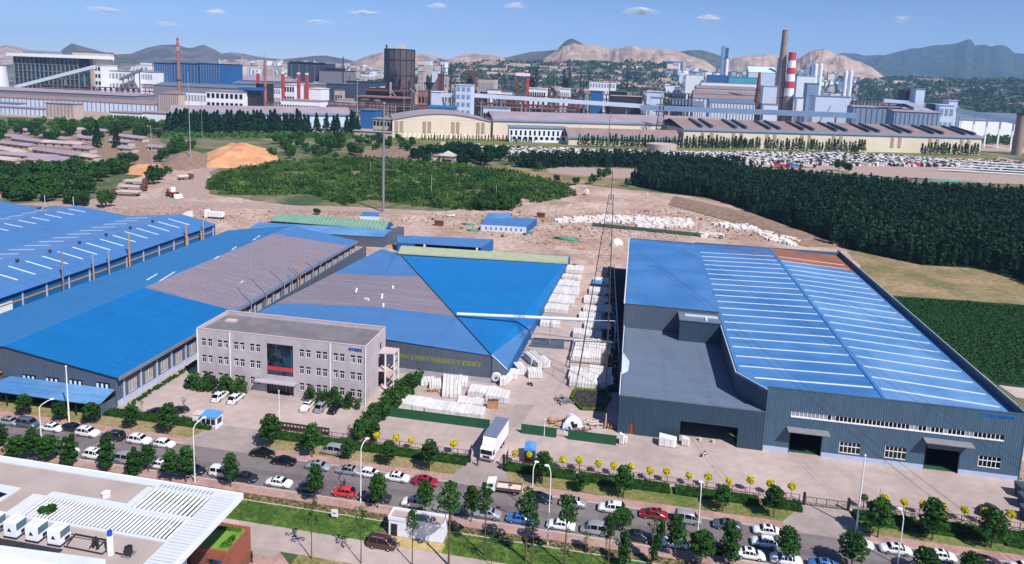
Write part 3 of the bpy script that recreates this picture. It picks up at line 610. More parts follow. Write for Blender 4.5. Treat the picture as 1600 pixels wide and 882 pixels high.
MB().box(WX1 - 1.2, YW - .06, 0, WX1 - 1.05, YW - .01, 8).build('downpipe', 'clad_grey', wing)
# the fanned blade like flap on the west edge of the wing roof
MB().add([(-.3, 158.5, 8), (1.3, 152.5, 8.3), (1.1, 147.5, 8.1), (-.3, 145.5, 8), (-.4, 152, 10)], [(0, 1, 4), (1, 2, 4), (2, 3, 4), (3, 0, 4), (3, 2, 1, 0)]).build('roof_cowl', 'plinth', wing)
blk = thing('warehouse_block', 'tall blue roofed square block behind the low wing of the big hall', 'warehouse', (11, 176, 0))
wall('', (-.7, 176.6), (23.1, 176.6), 0, 13.9, [], 'clad_grey', blk)
wall('', (-.7, 253), (-.7, 176.9), 0, 13.9, [], 'clad_teal_y', blk)
wall('', (23.0, 253), (-.7, 253), 0, 13.9, [], 'clad_teal', blk)
MB().slab([(-.4, 176.9, 13.7), (23.1, 176.9, 13.5), (23.1, 252.7, 13.5), (-.4, 252.7, 13.7)], .12).build('roof', 'roof_hall_blue', blk)
MB().box(-.9, 176.5, 13.9, -.55, 253, 14.05).build('edge_trim', 'metal_trim', blk)
MB().box(-.5, 176.5, 13.9, 23, 176.7, 14.0).build('coping', 'clad_grey', blk)
MB().box(13.2, 170.6, 7.4, 23.1, 176.55, 12.9).build('stair_tower', 'clad_dark', blk)
MB().box(13.0, 170.4, 12.9, 23.1, 176.55, 13.15).build('stair_roof', 'roof_slate', blk)
MB().box(14.5, 173.5, 13.16, 22.6, 174.1, 13.5).box(19.4, 171, 13.16, 19.9, 173.5, 13.4).build('duct', 'metal_trim', blk)

# ---- office
YO = 132.9; OX0, OX1, OY1, OH = -94.2, -54.2, 144.5, 13.5
off = thing('office_building', 'three storey pale office block with flat grey roof and teal glass front', 'office building', (-74, YO, 0))
def fo(px, py): return V(px, py, YO)
ga, gb = fo(416.5, 536.5), fo(458.3, 590); ea, eb = fo(416.5, 594.5), fo(459, 616.5)
eb = (eb[0], YO, 0.0)
ow = []
pairs = [(319.2, 328.9), (344.2, 353.3), (369.2, 378.8), (394.2, 403.6), (471.5, 481.8), (497.7, 507.8), (524.3, 534.7), (551.2, 561.6)]
holes = [(ga[0] - OX0, gb[0] - OX0, gb[2], ga[2]), (ea[0] - OX0, eb[0] - OX0, -.1, ea[2])]
wz = [(1.8, 3.55), (5.65, 7.4), (9.5, 11.25)]
for pr in pairs:
 for px in pr:
  xc = V(px, 560, YO)[0]
  for z0, z1 in wz: ow.append((xc, z0, z1)); holes.append((xc - .52 - OX0, xc + .52 - OX0, z0, z1))
wall('', (OX0, YO), (OX1, YO), 0, OH, holes, 'render_pink', off)
wall('', (OX1, YO + .31), (OX1, OY1), 0, OH, [(7.8, 9.2, 9.3, 11), (7, 11, 5.2, 8), (7, 11, .6, 4.4)], 'render_pink', off)
wall('', (OX0, OY1), (OX0, YO + .31), 0, OH, [], 'render_pink', off)
wall('', (OX1 - .31, OY1), (OX0, OY1), 0, OH + .15, [], 'render_pink', off)
MB().box(OX0 + .31, YO + .31, 12.65, OX1 - .31, OY1 - .31, 12.8).build('roof', 'roof_felt', off)
m = MB().box(OX0 - .05, YO - .05, OH, OX1 + .05, YO + .33, OH + .08).box(OX0 - .05, OY1 - .35, OH + .15, OX1 + .05, OY1 + .05, OH + .25).box(OX0 - .05, YO + .33, OH, OX0 + .3, OY1 - .35, OH + .08).box(OX1 - .28, YO + .33, OH, OX1 + .06, OY1 - .35, OH + .08); m.build('coping', 'parapet', off)
MB().box(OX0 + .4, YO + .8, .2, OX1 - .4, OY1 - .8, .3).build('floor', 'interior_dark', off)
MB().box(OX0 + .4, YO + 1.6, .3, OX1 - .4, YO + 1.8, 12.5).build('inner_wall', 'interior_dark', off)
wf = MB().box(-.52, -.04, 0, .52, .06, .08).box(-.52, -.04, .08, -.44, .06, 1.15).box(.44, -.04, .08, .52, .06, 1.15).box(-.04, -.03, .08, .04, .05, 1.15).box(-.52, -.035, 1.15, .52, .055, 1.25).mesh('window', 'white_paint')
wp = MB().box(-.44, .0, .08, -.04, .03, 1.15).mesh('pane', 'pane_grey'); wp2 = MB().box(-.52, .02, 1.25, .52, .05, 1.72).mesh('pane', 'pane_black')
wp3 = MB().box(.04, .0, .08, .44, .03, 1.15).mesh('pane', 'pane_black')
for xc, z0, z1 in ow:
 w = inst('window', wf, off, (xc, YO + .06, z0)); inst('pane', wp if RND.random() < .3 else wp3, w, (xc, YO + .06, z0)); inst('pane', wp2, w, (xc, YO + .06, z0))
 if RND.random() < .85: inst('pane', wp3, w, (xc - .48, YO + .061, z0))
gl = MB().box(ga[0], YO + .1, gb[2], gb[0], YO + .16, ga[2]).build('curtain_wall', 'glass_teal', off)
for k in range(1, 5):
 x = ga[0] + (gb[0] - ga[0]) * k / 5; MB().box(x - .03, YO + .05, gb[2], x + .03, YO + .098, ga[2]).build('mullion', 'dark_steel', gl)
for k in range(1, 4):
 z = gb[2] + (ga[2] - gb[2]) * k / 4; MB().box(ga[0], YO + .06, z - .03, gb[0], YO + .097, z + .03).build('transom', 'dark_steel', gl)
bz = V(437, 577, YO)[2]
bn = MB().box(ga[0] + .03, YO - .03, bz - .45, gb[0] - .03, YO + .03, bz + .45).build('banner', 'paint_red', off); bn['label'] = 'red banner across the glass front'
glyphs('banner_letters', 12, ga[0] + .4, gb[0] - .4, YO - .031, bz - .25, bz + .25, 'paint_red_dull', bn, 8, .02)
en = MB().box(ea[0], YO + .9, .2, eb[0], YO + .96, ea[2]).build('entrance', 'glass_dark', off)
for k in range(6):
 x = ea[0] + (eb[0] - ea[0]) * (0, .2, .34, .66, .8, 1)[k]; MB().box(x - .06, YO + .78, .2, x + .06, YO + .89, ea[2]).build('door_frame', 'galvanised', en)
MB().box(ea[0], YO + .76, ea[2] - 1.0, eb[0], YO + .88, ea[2] - .86).build('transom', 'galvanised', en)
for x0, x1 in ((ea[0], ea[0] + 1.1), (eb[0] - 1.1, eb[0])): MB().box(x0, YO + .5, .2, x1, YO + .56, ea[2]).build('side_light', 'glass_teal', en)
MB().slab([(ea[0] - 2.2, YO - 1.5, ea[2] + .2), (eb[0] + .9, YO - 1.5, ea[2] + .2), (eb[0] + .9, YO - .02, ea[2] + .3), (ea[0] - 2.2, YO - .02, ea[2] + .3)], .18).build('canopy', 'plinth_grey', off)
MB().box(ea[0] - 2, YO - 1.9, 0, eb[0] + 6, YO - .04, .15).build('front_step', 'pavers', off)
for px in (309.5, 359.8, 516, 571.4):
 x = V(px, 560, YO)[0]; MB().box(x - .1, YO - .18, .0, x + .1, YO - .02, OH - .1).build('downpipe', 'white_paint', off)
sg0, sg1 = fo(545, 543.5), fo(566, 551)
glyphs('sign_letters', 5, sg0[0], sg1[0], YO, sg1[2] + .1, sg0[2], 'sign_blue', off, 3, .1)
MB().box(V(355, 495, OY1 - 4)[0], OY1 - 5, 12.8, V(370, 495, OY1 - 4)[0], OY1 - 3.5, 13.2).build('roof_hatch', 'parapet', off)
# outside stair bay on its east end
st = thing('stair_bay', None, None); st.parent = off; ORG[st.name] = ORG[off.name]
bx0, bx1, by0, by1 = OX1 + .02, OX1 + 3.6, 140.2, 143.9
for z in (0, 4.7, 8.9): MB().slab([(bx0, by0, z + .25), (bx1, by0 + .6, z + .25), (bx1, by1, z + .25), (bx0, by1, z + .25)], .22).build('landing', 'parapet', st)
for a in ((bx1 - .15, by0 + .8), (bx1 - .15, by1 - .15), (bx0 + 1.5, by0 + .35)):
 MB().box(a[0] - .14, a[1] - .14, 0, a[0] + .14, a[1] + .14, 8.95).build('post', 'white_paint', st)
for z in (1.2, 3.1, 5.6, 7.2): MB().box(bx1 - .2, by0 + .9, z, bx1 - .12, by1 - .1, z + .9).build('rail_panel', 'beige_wall', st)
m = MB()
for k in range(14): m.box(bx0 + .5 + k * .2, by1 - 1.5, .3 + k * .3, bx0 + .7 + k * .2, by1 - .4, .36 + k * .3)
m.build('stair_flight', 'steel_grey', st)

# ---- big left shed
BX0, BX1, BY0, BY1, BE, BR, BRX = -157, -104, 119.6, 243.5, 6.9, 10.7, -130.5
shed = thing('factory_shed', 'long grey walled factory shed with bright blue and grey ridged roof behind the street', 'factory', (-130, BY0, 0))
def bz_(x): return BE + (BR - BE) * (x - BX0) / (BRX - BX0) if x < BRX else BR + (BE - BR) * (x - BRX) / (BX1 - BRX)
g = MB(); g.add([(BX0, BY0, 0), (BX1, BY0, 0), (BX1, BY0, BE - .1), (BRX, BY0, BR - .1), (BX0, BY0, BE - .1), (BX0, BY0 + .3, 0), (BX1, BY0 + .3, 0), (BX1, BY0 + .3, BE - .1), (BRX, BY0 + .3, BR - .1), (BX0, BY0 + .3, BE - .1)],
 [(0, 1, 2, 3, 4), (9, 8, 7, 6, 5), (2, 7, 8, 3), (3, 8, 9, 4), (1, 6, 7, 2), (0, 4, 9, 5)]); g.build('wall', 'clad_grey', shed)
wy = [121.6 + 5.1 * k for k in range(24)]
wall('', (BX1, BY0 + .31), (BX1, BY1), 1.2, BE - .2, [(y - BY0 - .31 + 1.5, y - BY0 - .31 + 4.1, 1.4, 4.3) for y in wy], 'clad_grey_y', shed)
wall('', (BX1 + .04, BY0 + .31), (BX1 + .04, BY1), 0, 1.2, [], 'plinth', shed, name='plinth')
wall('', (BX0, BY1), (BX0, BY0 + .31), 0, BE - .2, [], 'clad_grey_y', shed)
wall('', (BX1 - .3, BY1), (BX0, BY1), 0, BE, [], 'clad_grey', shed)
sheet_roof(shed, 'roof', [(BX0 - .5, BY0 - .4, BE - .07), (BRX, BY0 - .4, BR), (BRX, BY1 + .4, BR), (BX0 - .5, BY1 + .4, BE - .07)], 'roof_mid_blue')
ya, yb = U(372, 480, 8.0)[1], 234.
sheet_roof(shed, 'roof', [(BRX, BY0 - .4, BR), (BX1 + 1.0, BY0 - .4, BE - .15), (BX1 + 1.0, ya, BE - .15), (BRX, ya, BR)], 'roof_bright_blue')
sheet_roof(shed, 'roof', [(BRX, ya + .01, BR), (BX1 + 1.0, ya + .01, BE - .15), (BX1 + 1.0, BY1 + .4, BE - .15), (BRX, BY1 + .4, BR)], 'roof_faded_blue')
y2, y3 = U(429, 366, BR)[1], U(543, 384, BE)[1]
sheet_roof(shed, 'roof_panel', [(BRX + .3, ya + .3, BR + .06), (BX1 + .4, ya + .3, BE - .04), (BX1 + .4, y3, BE - .04), (BRX + .3, y2, BR + .06)], 'roof_grey_tile', .07)['label'] = 'weathered grey tiled section of the roof'
for px, py, l_ in ((238, 437, 6), (262, 440, 9), (339, 410, 3), (366, 395, 4), (398, 380, 3), (404, 375, 3), (378, 436, 2)):
 p = U(px, py, 9.2); MB().obox(p[0], p[1], bz_(p[0]) + .1, .4, l_, .08, .2).build('skylight_strip', 'skylight', shed)
MB().box(BX1 + 1.0, BY0 - .4, BE - .75, BX1 + 1.25, BY1 + .4, BE - .05).build('gutter', 'steel_grey', shed)
MB().box(BX0, BY0 - .45, .0, BX0 + .01, BY0 - .44, .01).build('kick_plate', 'steel_grey', shed)
cm = MB().box(0, -.16, 0, .3, .16, BE - .3).mesh('post', 'plinth')
wfm = MB().box(.05, 0, 0, .12, .12, 2.9).box(.05, 2.48, 0, .12, 2.6, 2.9).box(.05, 1.2, 0, .12, 1.4, 2.9).box(.05, .12, 0, .12, 2.48, .1).box(.05, .12, 2.8, .12, 2.48, 2.9).box(.05, .5, .1, .1, .58, 2.8).box(.05, 2.0, .1, .1, 2.08, 2.8).mesh('window', 'stone_warm')
wpm = MB().box(0, .12, .1, .03, 2.48, 2.8).mesh('pane', 'pane_grey')
for y in wy:
 inst('post', cm, shed, (BX1 + .08, y, 0)); w = inst('window', wfm, shed, (BX1 - .2, y + 1.5, 1.4)); inst('pane', wpm, w, (BX1 - .2, y + 1.5, 1.4))
for px, py in ((46, 590), (82, 594), (119, 597.5), (161, 602)):
 p = V(px, py, BY0); w = MB().box(p[0] - 1.6, BY0 - .06, p[2] - .8, p[0] + 1.6, BY0 - .01, p[2] + .6).build('window', 'pane_black', shed)
 for k in range(3): MB().box(p[0] - 1.5 + k * 1.1, BY0 - .1, p[2] - .7, p[0] - 1.0 + k * 1.1, BY0 - .065, p[2] + .3).build('pane', 'skylight', w)
# lean-to carport along its front
car_p = thing('lean_to', 'bright blue mono pitch shed roof on posts in front of the grey shed', 'shelter', (-118, 117, 0))
MB().slab([(-129.6, 119.5, 3.95), (-104.2, 119.5, 3.95), (-103.2, 113.9, 3.3), (-132, 113.9, 3.3)], .15).build('roof', 'roof_hall_east', car_p)
for k in range(6): MB().box(-131 + k * 5.5, 114.2, 0, -130.8 + k * 5.5, 114.4, 3.2).build('post', 'dark_steel', car_p)
MB().box(-131, 119.2, 0, -104, 119.4, 3.7).build('back_wall', 'dark_steel', car_p)
MB().box(-103.9, 114.6, 0, -103.8, 119.3, 2.6).build('end_wall', 'clad_grey_y', car_p)
nb = thing('annex', 'flat brown roofed brick annex at the left end of the grey shed', 'annex', (-134, 117, 0))
MB().box(-150, 114.6, 0, -131.8, 119.1, 4.6).build('wall', 'brick_red', nb); MB().box(-150.3, 114.3, 4.6, -131.5, 119.3, 4.85).build('roof', 'roof_brown', nb)

# ---- far left multi bay shed
AX1 = -167.0
fs_ = thing('multi_bay_shed', 'wide pale blue sheeted factory with saw ridges and rows of white skylights', 'factory', (-220, 156, 0))
prof = [(-330, 8), (-314, 10.4), (-290, 7.6), (-272, 10.4), (-250, 7.8), (-231, 10.5), (-206.5, 8), (-182.4, 10.5), (AX1 + .9, 7.5)]
AY0, AY1 = 148, 249.5
for (xa, za), (xb, zb) in zip(prof[:-1], prof[1:]):
 sheet_roof(fs_, 'roof', [(xa, AY0, za), (xb, AY0, zb), (xb, AY1, zb), (xa, AY1, za)], 'roof_pale_blue' if zb > za else 'roof_faded_blue')
def pz(x):
 for (xa, za), (xb, zb) in zip(prof[:-1], prof[1:]):
  if xa <= x <= xb: return za + (zb - za) * (x - xa) / (xb - xa)
 return 8
def strips(x0, x1, ys_, hw=.2):
 me = MB().slab([(x0, -hw, pz(x0) + .1), (x1, -hw, pz(x1) + .1), (x1, hw, pz(x1) + .1), (x0, hw, pz(x0) + .1)], .09).mesh('skylight_strip', 'skylight')
 for y in ys_: inst('skylight_strip', me, fs_, (0, y, 0))
strips(-181.4, -172.3, [157.2 + 5.95 * k for k in range(15)]); strips(-203, -193, [166 + 5.95 * k for k in range(14)], .13)
strips(-229.8, -222, [190 + 5.95 * k for k in range(10)]); strips(-247, -240, [196 + 5.95 * k for k in range(9)], .13); strips(-270, -263, [200 + 5.95 * k for k in range(8)])
vm = MB().cyl(0, 0, 0, .7, .45, .3, 8).cyl(0, 0, .7, 1.0, .65, .5, 8).mesh('roof_vent', 'dark_steel')
for k in range(6): inst('roof_vent', vm, fs_, (-182.3, 173 + 11.9 * k, 10.4))
for a, b in (((AX1, AY0), (AX1, AY1)),): wall('', a, b, 0, 7.4, [], 'clad_blue', fs_)
MB().box(AX1 + .02, AY0 + 2, 4.6, AX1 + .12, AY1, 5.05).build('rust_band', 'timber', fs_)
wall('', (AX1 - .3, AY1), (-330, AY1), 0, 7.4, [], 'clad_blue', fs_); wall('', (-330, AY0), (AX1 - .3, AY0), 0, 7.4, [], 'plinth', fs_)
MB().box(AX1 + .03, AY0, 0, AX1 + .1, 156, 5.4).build('white_panel', 'white_wall', fs_)
pm_ = MB().box(-.15, -.15, 0, .15, .15, 7.6).mesh('post', 'plinth')
wb = MB().box(0, 0, 0, .1, 2.8, 1.5).mesh('window', 'white_paint'); wc = MB().box(.1, .15, .2, .13, .7, 1.2).box(.1, .95, .2, .13, 1.7, 1.2).box(.1, 1.95, .2, .13, 2.6, 1.2).mesh('pane', 'pane_black')
for k in range(12):
 y = 159.2 + 8.05 * k; inst('post', pm_, fs_, (AX1 + .2, y, 0)); w = inst('window', wb, fs_, (AX1 + .02, y + 3, 1.4)); inst('pane', wc, w, (AX1 + .02, y + 3, 1.4))
for px, py, pt, m_, r in ((100, 461, 393, 'steel_grey', .28), (147, 441, 400, 'galvanised', .3), (171, 430, 394, 'galvanised', .3), (203, 418, 368, 'timber', .35), (291.5, 388, 352, 'timber', .4), (315, 382, 362, 'timber', .4), (318, 372, 344, 'galvanised', .3)):
 b = W(px, py, AX1 + 1.6); t = W(px, pt, AX1 + 1.6)
 o = MB().cyl(b[0], b[1], 0, t[2], r, r * .85, 10).cyl(b[0], b[1], t[2] + .02, t[2] + .25, r * 1.3, r * 1.1, 10).build('flue_pipe', m_, None, (b[0], b[1], 0)); tag(o, '%s flue rising beside the pale blue factory wall, %s along it from the street' % ({'timber': 'rusty brown', 'steel_grey': 'dull grey', 'galvanised': 'pale metal'}[m_], ['first', 'second', 'third', 'fourth', 'fifth', 'sixth', 'last'][[100, 147, 171, 203, 291.5, 315, 318].index(px)]), 'flue', 'flues along the pale blue factory')

# ---- middle building with hipped roof, and its east lean-to
mid = thing('workshop', 'wide factory workshop with grey tiled west roof and bright blue east roof', 'factory', (-60, 150.6, 0))
A_ = (-30.5, 150.4, 7.1); B_ = U(622, 394, 8.2); NW = U(596, 389, 7.2); SE = U(792.5, 577, 3.3); NE = U(890.5, 402, 3.4); NB = U(624, 386, 8.4)
wl = U(400, 490, 7.2)
def lerp(a, b, t): return tuple(a[i] + (b[i] - a[i]) * t for i in range(3))
def up(p, d=.1): return (p[0], p[1], p[2] + d)
def on_edge(a, b, y): return lerp(a, b, (y - a[1]) / (b[1] - a[1]))
SW = on_edge(wl, NW, 150.4); MIDS = (-62, 150.4, 8.5); RT = lerp(NW, B_, .72); _n = (Vector(MIDS) - Vector(SW)).cross(Vector(NW) - Vector(SW)); RT = (RT[0], RT[1], SW[2] - (_n.x * (RT[0] - SW[0]) + _n.y * (RT[1] - SW[1])) / _n.z)
def onp(px, py, a, b, c, off=.09):
 """where the sight line of a pixel meets the roof plane a b c"""
 n_ = (Vector(b) - Vector(a)).cross(Vector(c) - Vector(a)); d = Vector(ray(px, py)); o_ = Vector((0, 0, CAMH)); t = n_.dot(Vector(a) - o_) / n_.dot(d); p = o_ + d * t; return (p.x, p.y, p.z + off)
def tri_roof(parent, name, pts, material, t=.12): return MB().slab(pts, t).build(name, material, parent)
yA = onp(560, 478, SW, MIDS, RT)[1]; yB = onp(600, 429, MIDS, A_, B_)[1]
Lp = [SW, on_edge(SW, NW, U(434, 474, 7.2)[1]), on_edge(SW, NW, U(516, 426, 7.2)[1]), NW]
Rp = [MIDS, on_edge(MIDS, RT, yA), on_edge(MIDS, RT, yB), RT]
Hp = [A_, on_edge(A_, B_, U(711, 493, 7.6)[1]), on_edge(A_, B_, U(655, 431, 7.9)[1]), B_]
for i in range(3):
 for P_, Q_ in ((Lp, Rp), (Rp, Hp)):
  o = MB().slab([P_[i], Q_[i], Q_[i + 1]], .12).slab([P_[i], Q_[i + 1], P_[i + 1]], .12).build('roof_panel' if i == 1 else 'roof', 'roof_grey_tile' if i == 1 else 'roof_faded_blue', mid)
  if i == 1: o['label'] = 'weathered grey tiled section of the roof'
# east roof, falling to the low eave
tri_roof(mid, 'roof', [A_, SE, NE], 'roof_blue_east'); tri_roof(mid, 'roof', [A_, NE, B_], 'roof_blue_east')
tri_roof(mid, 'roof', [B_, NE, (NE[0], NE[1] + 2, 3.4), NB], 'roof_faded_blue')
q0, q1 = U(740, 517, 6.5), U(818, 530, 4.0)
tri_roof(mid, 'roof_panel', [up(A_, .06), up(SE, .06), up(lerp(SE, NE, .3), .06)], 'roof_faded_blue', .05)['label'] = 'faded lower corner of the blue roof'
e0, e1 = lerp(SE, NE, .86), lerp(B_, A_, .05)
tri_roof(mid, 'roof_panel', [up(NE, .07), up(B_, .1), up(lerp(NE, A_, .1), .09)], 'roof_slate', .05)['label'] = 'dull blue band along the back of the roof'
tri_roof(mid, 'roof_monitor', [U(627, 384, 10), U(888, 401, 5.0), U(887, 411, 4.4), U(622, 395, 9.2)], 'roof_olive', .5)['label'] = 'long olive green raised strip at the back of the roof'
g = MB(); a, b = A_, B_
g.tube(up(A_, .12), up(B_, .12), .18, n=4); g.build('ridge_cap', 'dark_slate_wall', mid)
g = MB(); zt = [MIDS[2] - .1, A_[2] - .1]
g.add([(-97, 150.6, 1.3), (-30.5, 150.6, 1.3), (-30.5, 150.6, 7), (-62, 150.6, 8.4), (-97, 150.6, 7.0), (-97, 150.9, 1.3), (-30.5, 150.9, 1.3), (-30.5, 150.9, 7), (-62, 150.9, 8.5), (-97, 150.9, 7.1)],
      [(0, 1, 2, 3, 4), (9, 8, 7, 6, 5), (1, 6, 7, 2), (2, 7, 8, 3), (3, 8, 9, 4), (0, 5, 6, 1)]); g.build('wall', 'clad_grey', mid)
MB().box(-97, 150.5, 0, -30.4, 150.95, 1.3).build('plinth', 'plinth_grey', mid)
MB().prism([(-30.3, 150.7), (SE[0], SE[1]), (SE[0], SE[1] + .3), (-30.3, 151)], 0, [6.9, 3.2, 3.2, 6.9]).build('wall', 'clad_grey', mid)
MB().tube((-30.3, 150.6, 7), (SE[0], SE[1] - .1, 3.25), .12, n=4).build('edge_trim', 'metal_trim', mid)
g = MB().prism([(SE[0] - .3, SE[1]), (SE[0], SE[1]), (NE[0], NE[1] + 2), (NE[0] - .3, NE[1] + 2)], 0, 3.25); g.build('wall', 'clad_blue', mid)
wall('', (wl[0] - 1.2, 238), (SW[0] + .3, 151), 0, 7.0, [], 'clad_grey_y', mid)
wall('', (NE[0] - .4, NE[1] + 2), (NW[0] - 3, 238), 0, 3.3, [], 'clad_grey', mid)
L0, L1 = V(616, 555.5, 150.5), V(753, 568, 150.5)
glyphs('wall_letters', 17, L0[0], L1[0], 150.6, L0[2] - .62, L0[2] + .5, 'sign_yellow', mid, 11, .06)
for px, py, l_, a_ in ((557, 455, 3, .3), (597, 464, 3, .3), (573, 469, 1.6, 1.2), (599, 478, 1.5, .3), (614, 450, 1.5, .3)):
 p = U(px, py, 8.2); MB().obox(p[0], p[1], 8.15, .5, l_, .5, a_).build('skylight_strip', 'skylight', mid)
# pipe bridge from the middle roof over the lane
pb = thing('pipe_bridge', 'white pipe running from the blue roof over the lane on thin brackets', 'pipe', (-24, 172, 0))
p0, p1 = U(714, 491, 8.2), U(962, 502, 8.2)
MB().tube(p0, (p0[0] + (p1[0] - p0[0]) * .86, p0[1] + (p1[1] - p0[1]) * .86, 8.2), .45, n=10).build('pipe', 'metal_trim', pb)
MB().tube((p0[0] + (p1[0] - p0[0]) * .85, p0[1] + (p1[1] - p0[1]) * .85, 8.1), p1, .14, n=6).build('pipe', 'galvanised', pb)
MB().box(p1[0] - .1, p1[1] - .1, 0, p1[0] + .1, p1[1] + .1, 8.2).build('post', 'galvanised', pb)
MB().box(-20, p1[1] - 1.2, 0, -19.8, p1[1] - 1.0, 7.9).build('post', 'galvanised', pb)
pb = thing('yard_beam', 'thin steel beam spanning the lane low across the paving', 'beam', (-20, 164, 0))
b0, b1 = U(828, 520, 4), U(962, 536, 4)
MB().tube((b0[0], b0[1], 4), (b1[0], b1[1], 4), .12, n=4).build('rail', 'steel_grey', pb)
for t in (.02, .52, .98): MB().box(b0[0] + (b1[0] - b0[0]) * t - .08, b0[1] + (b1[1] - b0[1]) * t - .08, 0, b0[0] + (b1[0] - b0[0]) * t + .08, b0[1] + (b1[1] - b0[1]) * t + .08, 4).build('post', 'steel_grey', pb)

# ---- smaller sheds behind
gs = thing('green_roof_shed', 'long shed with green ribbed barrel roof over a blue lower roof', 'shed', (-130, 262, 0))
a, b = U(398, 352, 5.2), U(604, 363, 5.2); c, d = U(411, 348, 6.2), U(603, 358, 6.2)
MB().slab([(a[0], a[1] - 6, 4.6), (b[0] + 1, b[1] - 6, 4.6), (b[0] + 1.5, b[1] + 3, 5.8), (a[0], a[1] + 3, 5.8)], .15).build('roof', 'roof_hall_east', gs)
n_ = 30; x0, x1, yb_ = c[0], d[0] - .5, b[1] + 2
for k in range(n_):
 xa, xb = x0 + (x1 - x0) * k / n_, x0 + (x1 - x0) * (k + 1) / n_ - .12
 MB().slab([(xa, yb_, 5.7), (xb, yb_, 5.7), (xb, yb_ + 5, 8.3), (xa, yb_ + 5, 8.3)], .12).build('roof_sheet', 'roof_green', gs)
MB().slab([(x0, yb_ + 5.02, 8.3), (x1, yb_ + 5.02, 8.3), (x1, yb_ + 10, 5.7), (x0, yb_ + 10, 5.7)], .12).build('roof', 'roof_green', gs)
MB().prism([(a[0], a[1] - 5.8), (b[0] + .9, b[1] - 5.8), (b[0] + .9, b[1] + 11), (a[0], b[1] + 11)], 0, 4.5).build('wall', 'clad_grey', gs)
MB().prism([(b[0] + .95, b[1] - 1), (b[0] + 3.8, b[1] + 3), (b[0] + 3.8, b[1] + 11), (b[0] + .95, b[1] + 11)], 0, 5.4).build('end_wall', 'clad_grey', gs)
MB().add([(x1 + .02, yb_, 5.6), (x1 + .02, yb_ + 5, 8.3), (x1 + .02, yb_ + 10, 5.6), (x1 + .2, yb_, 5.6), (x1 + .2, yb_ + 5, 8.3), (x1 + .2, yb_ + 10, 5.6)], [(0, 2, 1), (3, 4, 5), (0, 1, 4, 3), (1, 2, 5, 4), (0, 3, 5, 2)]).build('gable', 'far_blue_wall', gs)
MB().box(b[0] + .96, b[1] - .2, 0, b[0] + 1.3, b[1] + .0, 4).build('door', 'interior_dark', gs)
s3 = thing('low_shed', 'low open fronted shed with faded blue roof and dark blue bays', 'shed', (-76, 262, 0))
p = [U(620, 368, 4.6), U(771, 374, 4.6), U(752, 387, 3.6), U(620, 379, 3.6)]
MB().slab(p, .15).build('roof', 'roof_faded_blue', s3)
q = p[3]; r_ = p[2]
MB().prism([(p[0][0], p[0][1]), (p[1][0], p[1][1]), (p[1][0], p[1][1] - .3), (p[0][0], p[0][1] - .3)], 0, 4.4).build('back_wall', 'far_blue_wall', s3)
MB().prism([(r_[0], r_[1]), (p[1][0], p[1][1] - .3), (p[1][0] - .3, p[1][1] - .3), (r_[0] - .3, r_[1])], 0, [3.4, 4.4, 4.4, 3.4]).build('end_wall', 'far_blue_wall', s3)
MB().prism([(q[0], q[1]), (q[0] + 7.5, q[1] + .1), (q[0] + 7.5, q[1] + .4), (q[0], q[1] + .4)], 0, 3.4).build('wall', 'far_blue_wall', s3)
for t in (.33, .95): MB().box(q[0] + (r_[0] - q[0]) * t - .4, q[1] + (r_[1] - q[1]) * t, 0, q[0] + (r_[0] - q[0]) * t + .4, q[1] + (r_[1] - q[1]) * t + .3, 3.4).build('post', 'white_wall', s3)
wk = thing('site_hut', 'cluster of pale blue site huts with flat roofs in the dirt field', 'hut', (-60, 312, 0))
p = UP((751, 361), (822, 365), (838, 352), (762, 347)); MB().prism(p, 0, 2.9).build('wall', 'pale_blue_wall', wk)
MB().prism([(x, y) for x, y in p], 2.9, 3.15).build('roof', 'roof_faded_blue', wk)
p2 = UP((756, 352), (800, 351), (795, 343), (762, 344)); MB().prism(p2, 0, 2.9).build('wall', 'pale_blue_wall', wk); MB().prism(p2, 3.16, 3.5).build('roof', 'roof_hall_east', wk)
e_ = UP((822.5, 364.6), (823.5, 365), (838.8, 352), (838, 351.8)); MB().prism(e_, 0, 3.0).build('end_wall', 'far_blue_wall', wk)
for k in range(8):
 t = .12 + k * .11; x = p[0][0] + (p[1][0] - p[0][0]) * t; y = p[0][1] + (p[1][1] - p[0][1]) * t
 MB().box(x - .25, y - .12, .8, x + .25, y - .03, 2.1).build('window', 'pane_black', wk)
h_ = thing('small_hut', 'small flat blue roofed hut behind the green roofed shed', 'hut', U(580, 343)); p = UP((562, 346), (592, 347), (594, 341), (568, 339))
MB().prism(p, 0, 2.5).build('wall', 'pale_blue_wall', h_); MB().prism(p, 2.5, 2.7).build('roof', 'roof_faded_blue', h_)

# overhead cables crossing the yard in pairs
for k, (a, b) in enumerate((((4.7, 237.6), (43.5, 132.3)), ((-8, 232), (27.3, 126.8)), ((30, 228), (61, 133.5)))):
 dx, dy = (b[0] - a[0]) / (a[1] - b[1]), -1
 for j in (0, 1):
  m = MB(); y0, y1, n = 520, 40, 16; P = []
  for i in range(n + 1): y = y0 + (y1 - y0) * i / n; P.append((a[0] + dx * (a[1] - y) + j * 1.3, y, 21 + j * .4 + .8 * math.cos(i * 1.6)))
  for p, q in zip(P[:-1], P[1:]): m.tube(p, q, .03, n=3)
  tag(m.build('power_cable', 'dark_steel'), '%s thin cable of the %s pair passing over the big blue hall' % (('left', 'right')[j], ('middle', 'left', 'right')[k]), 'cable', 'overhead cables')
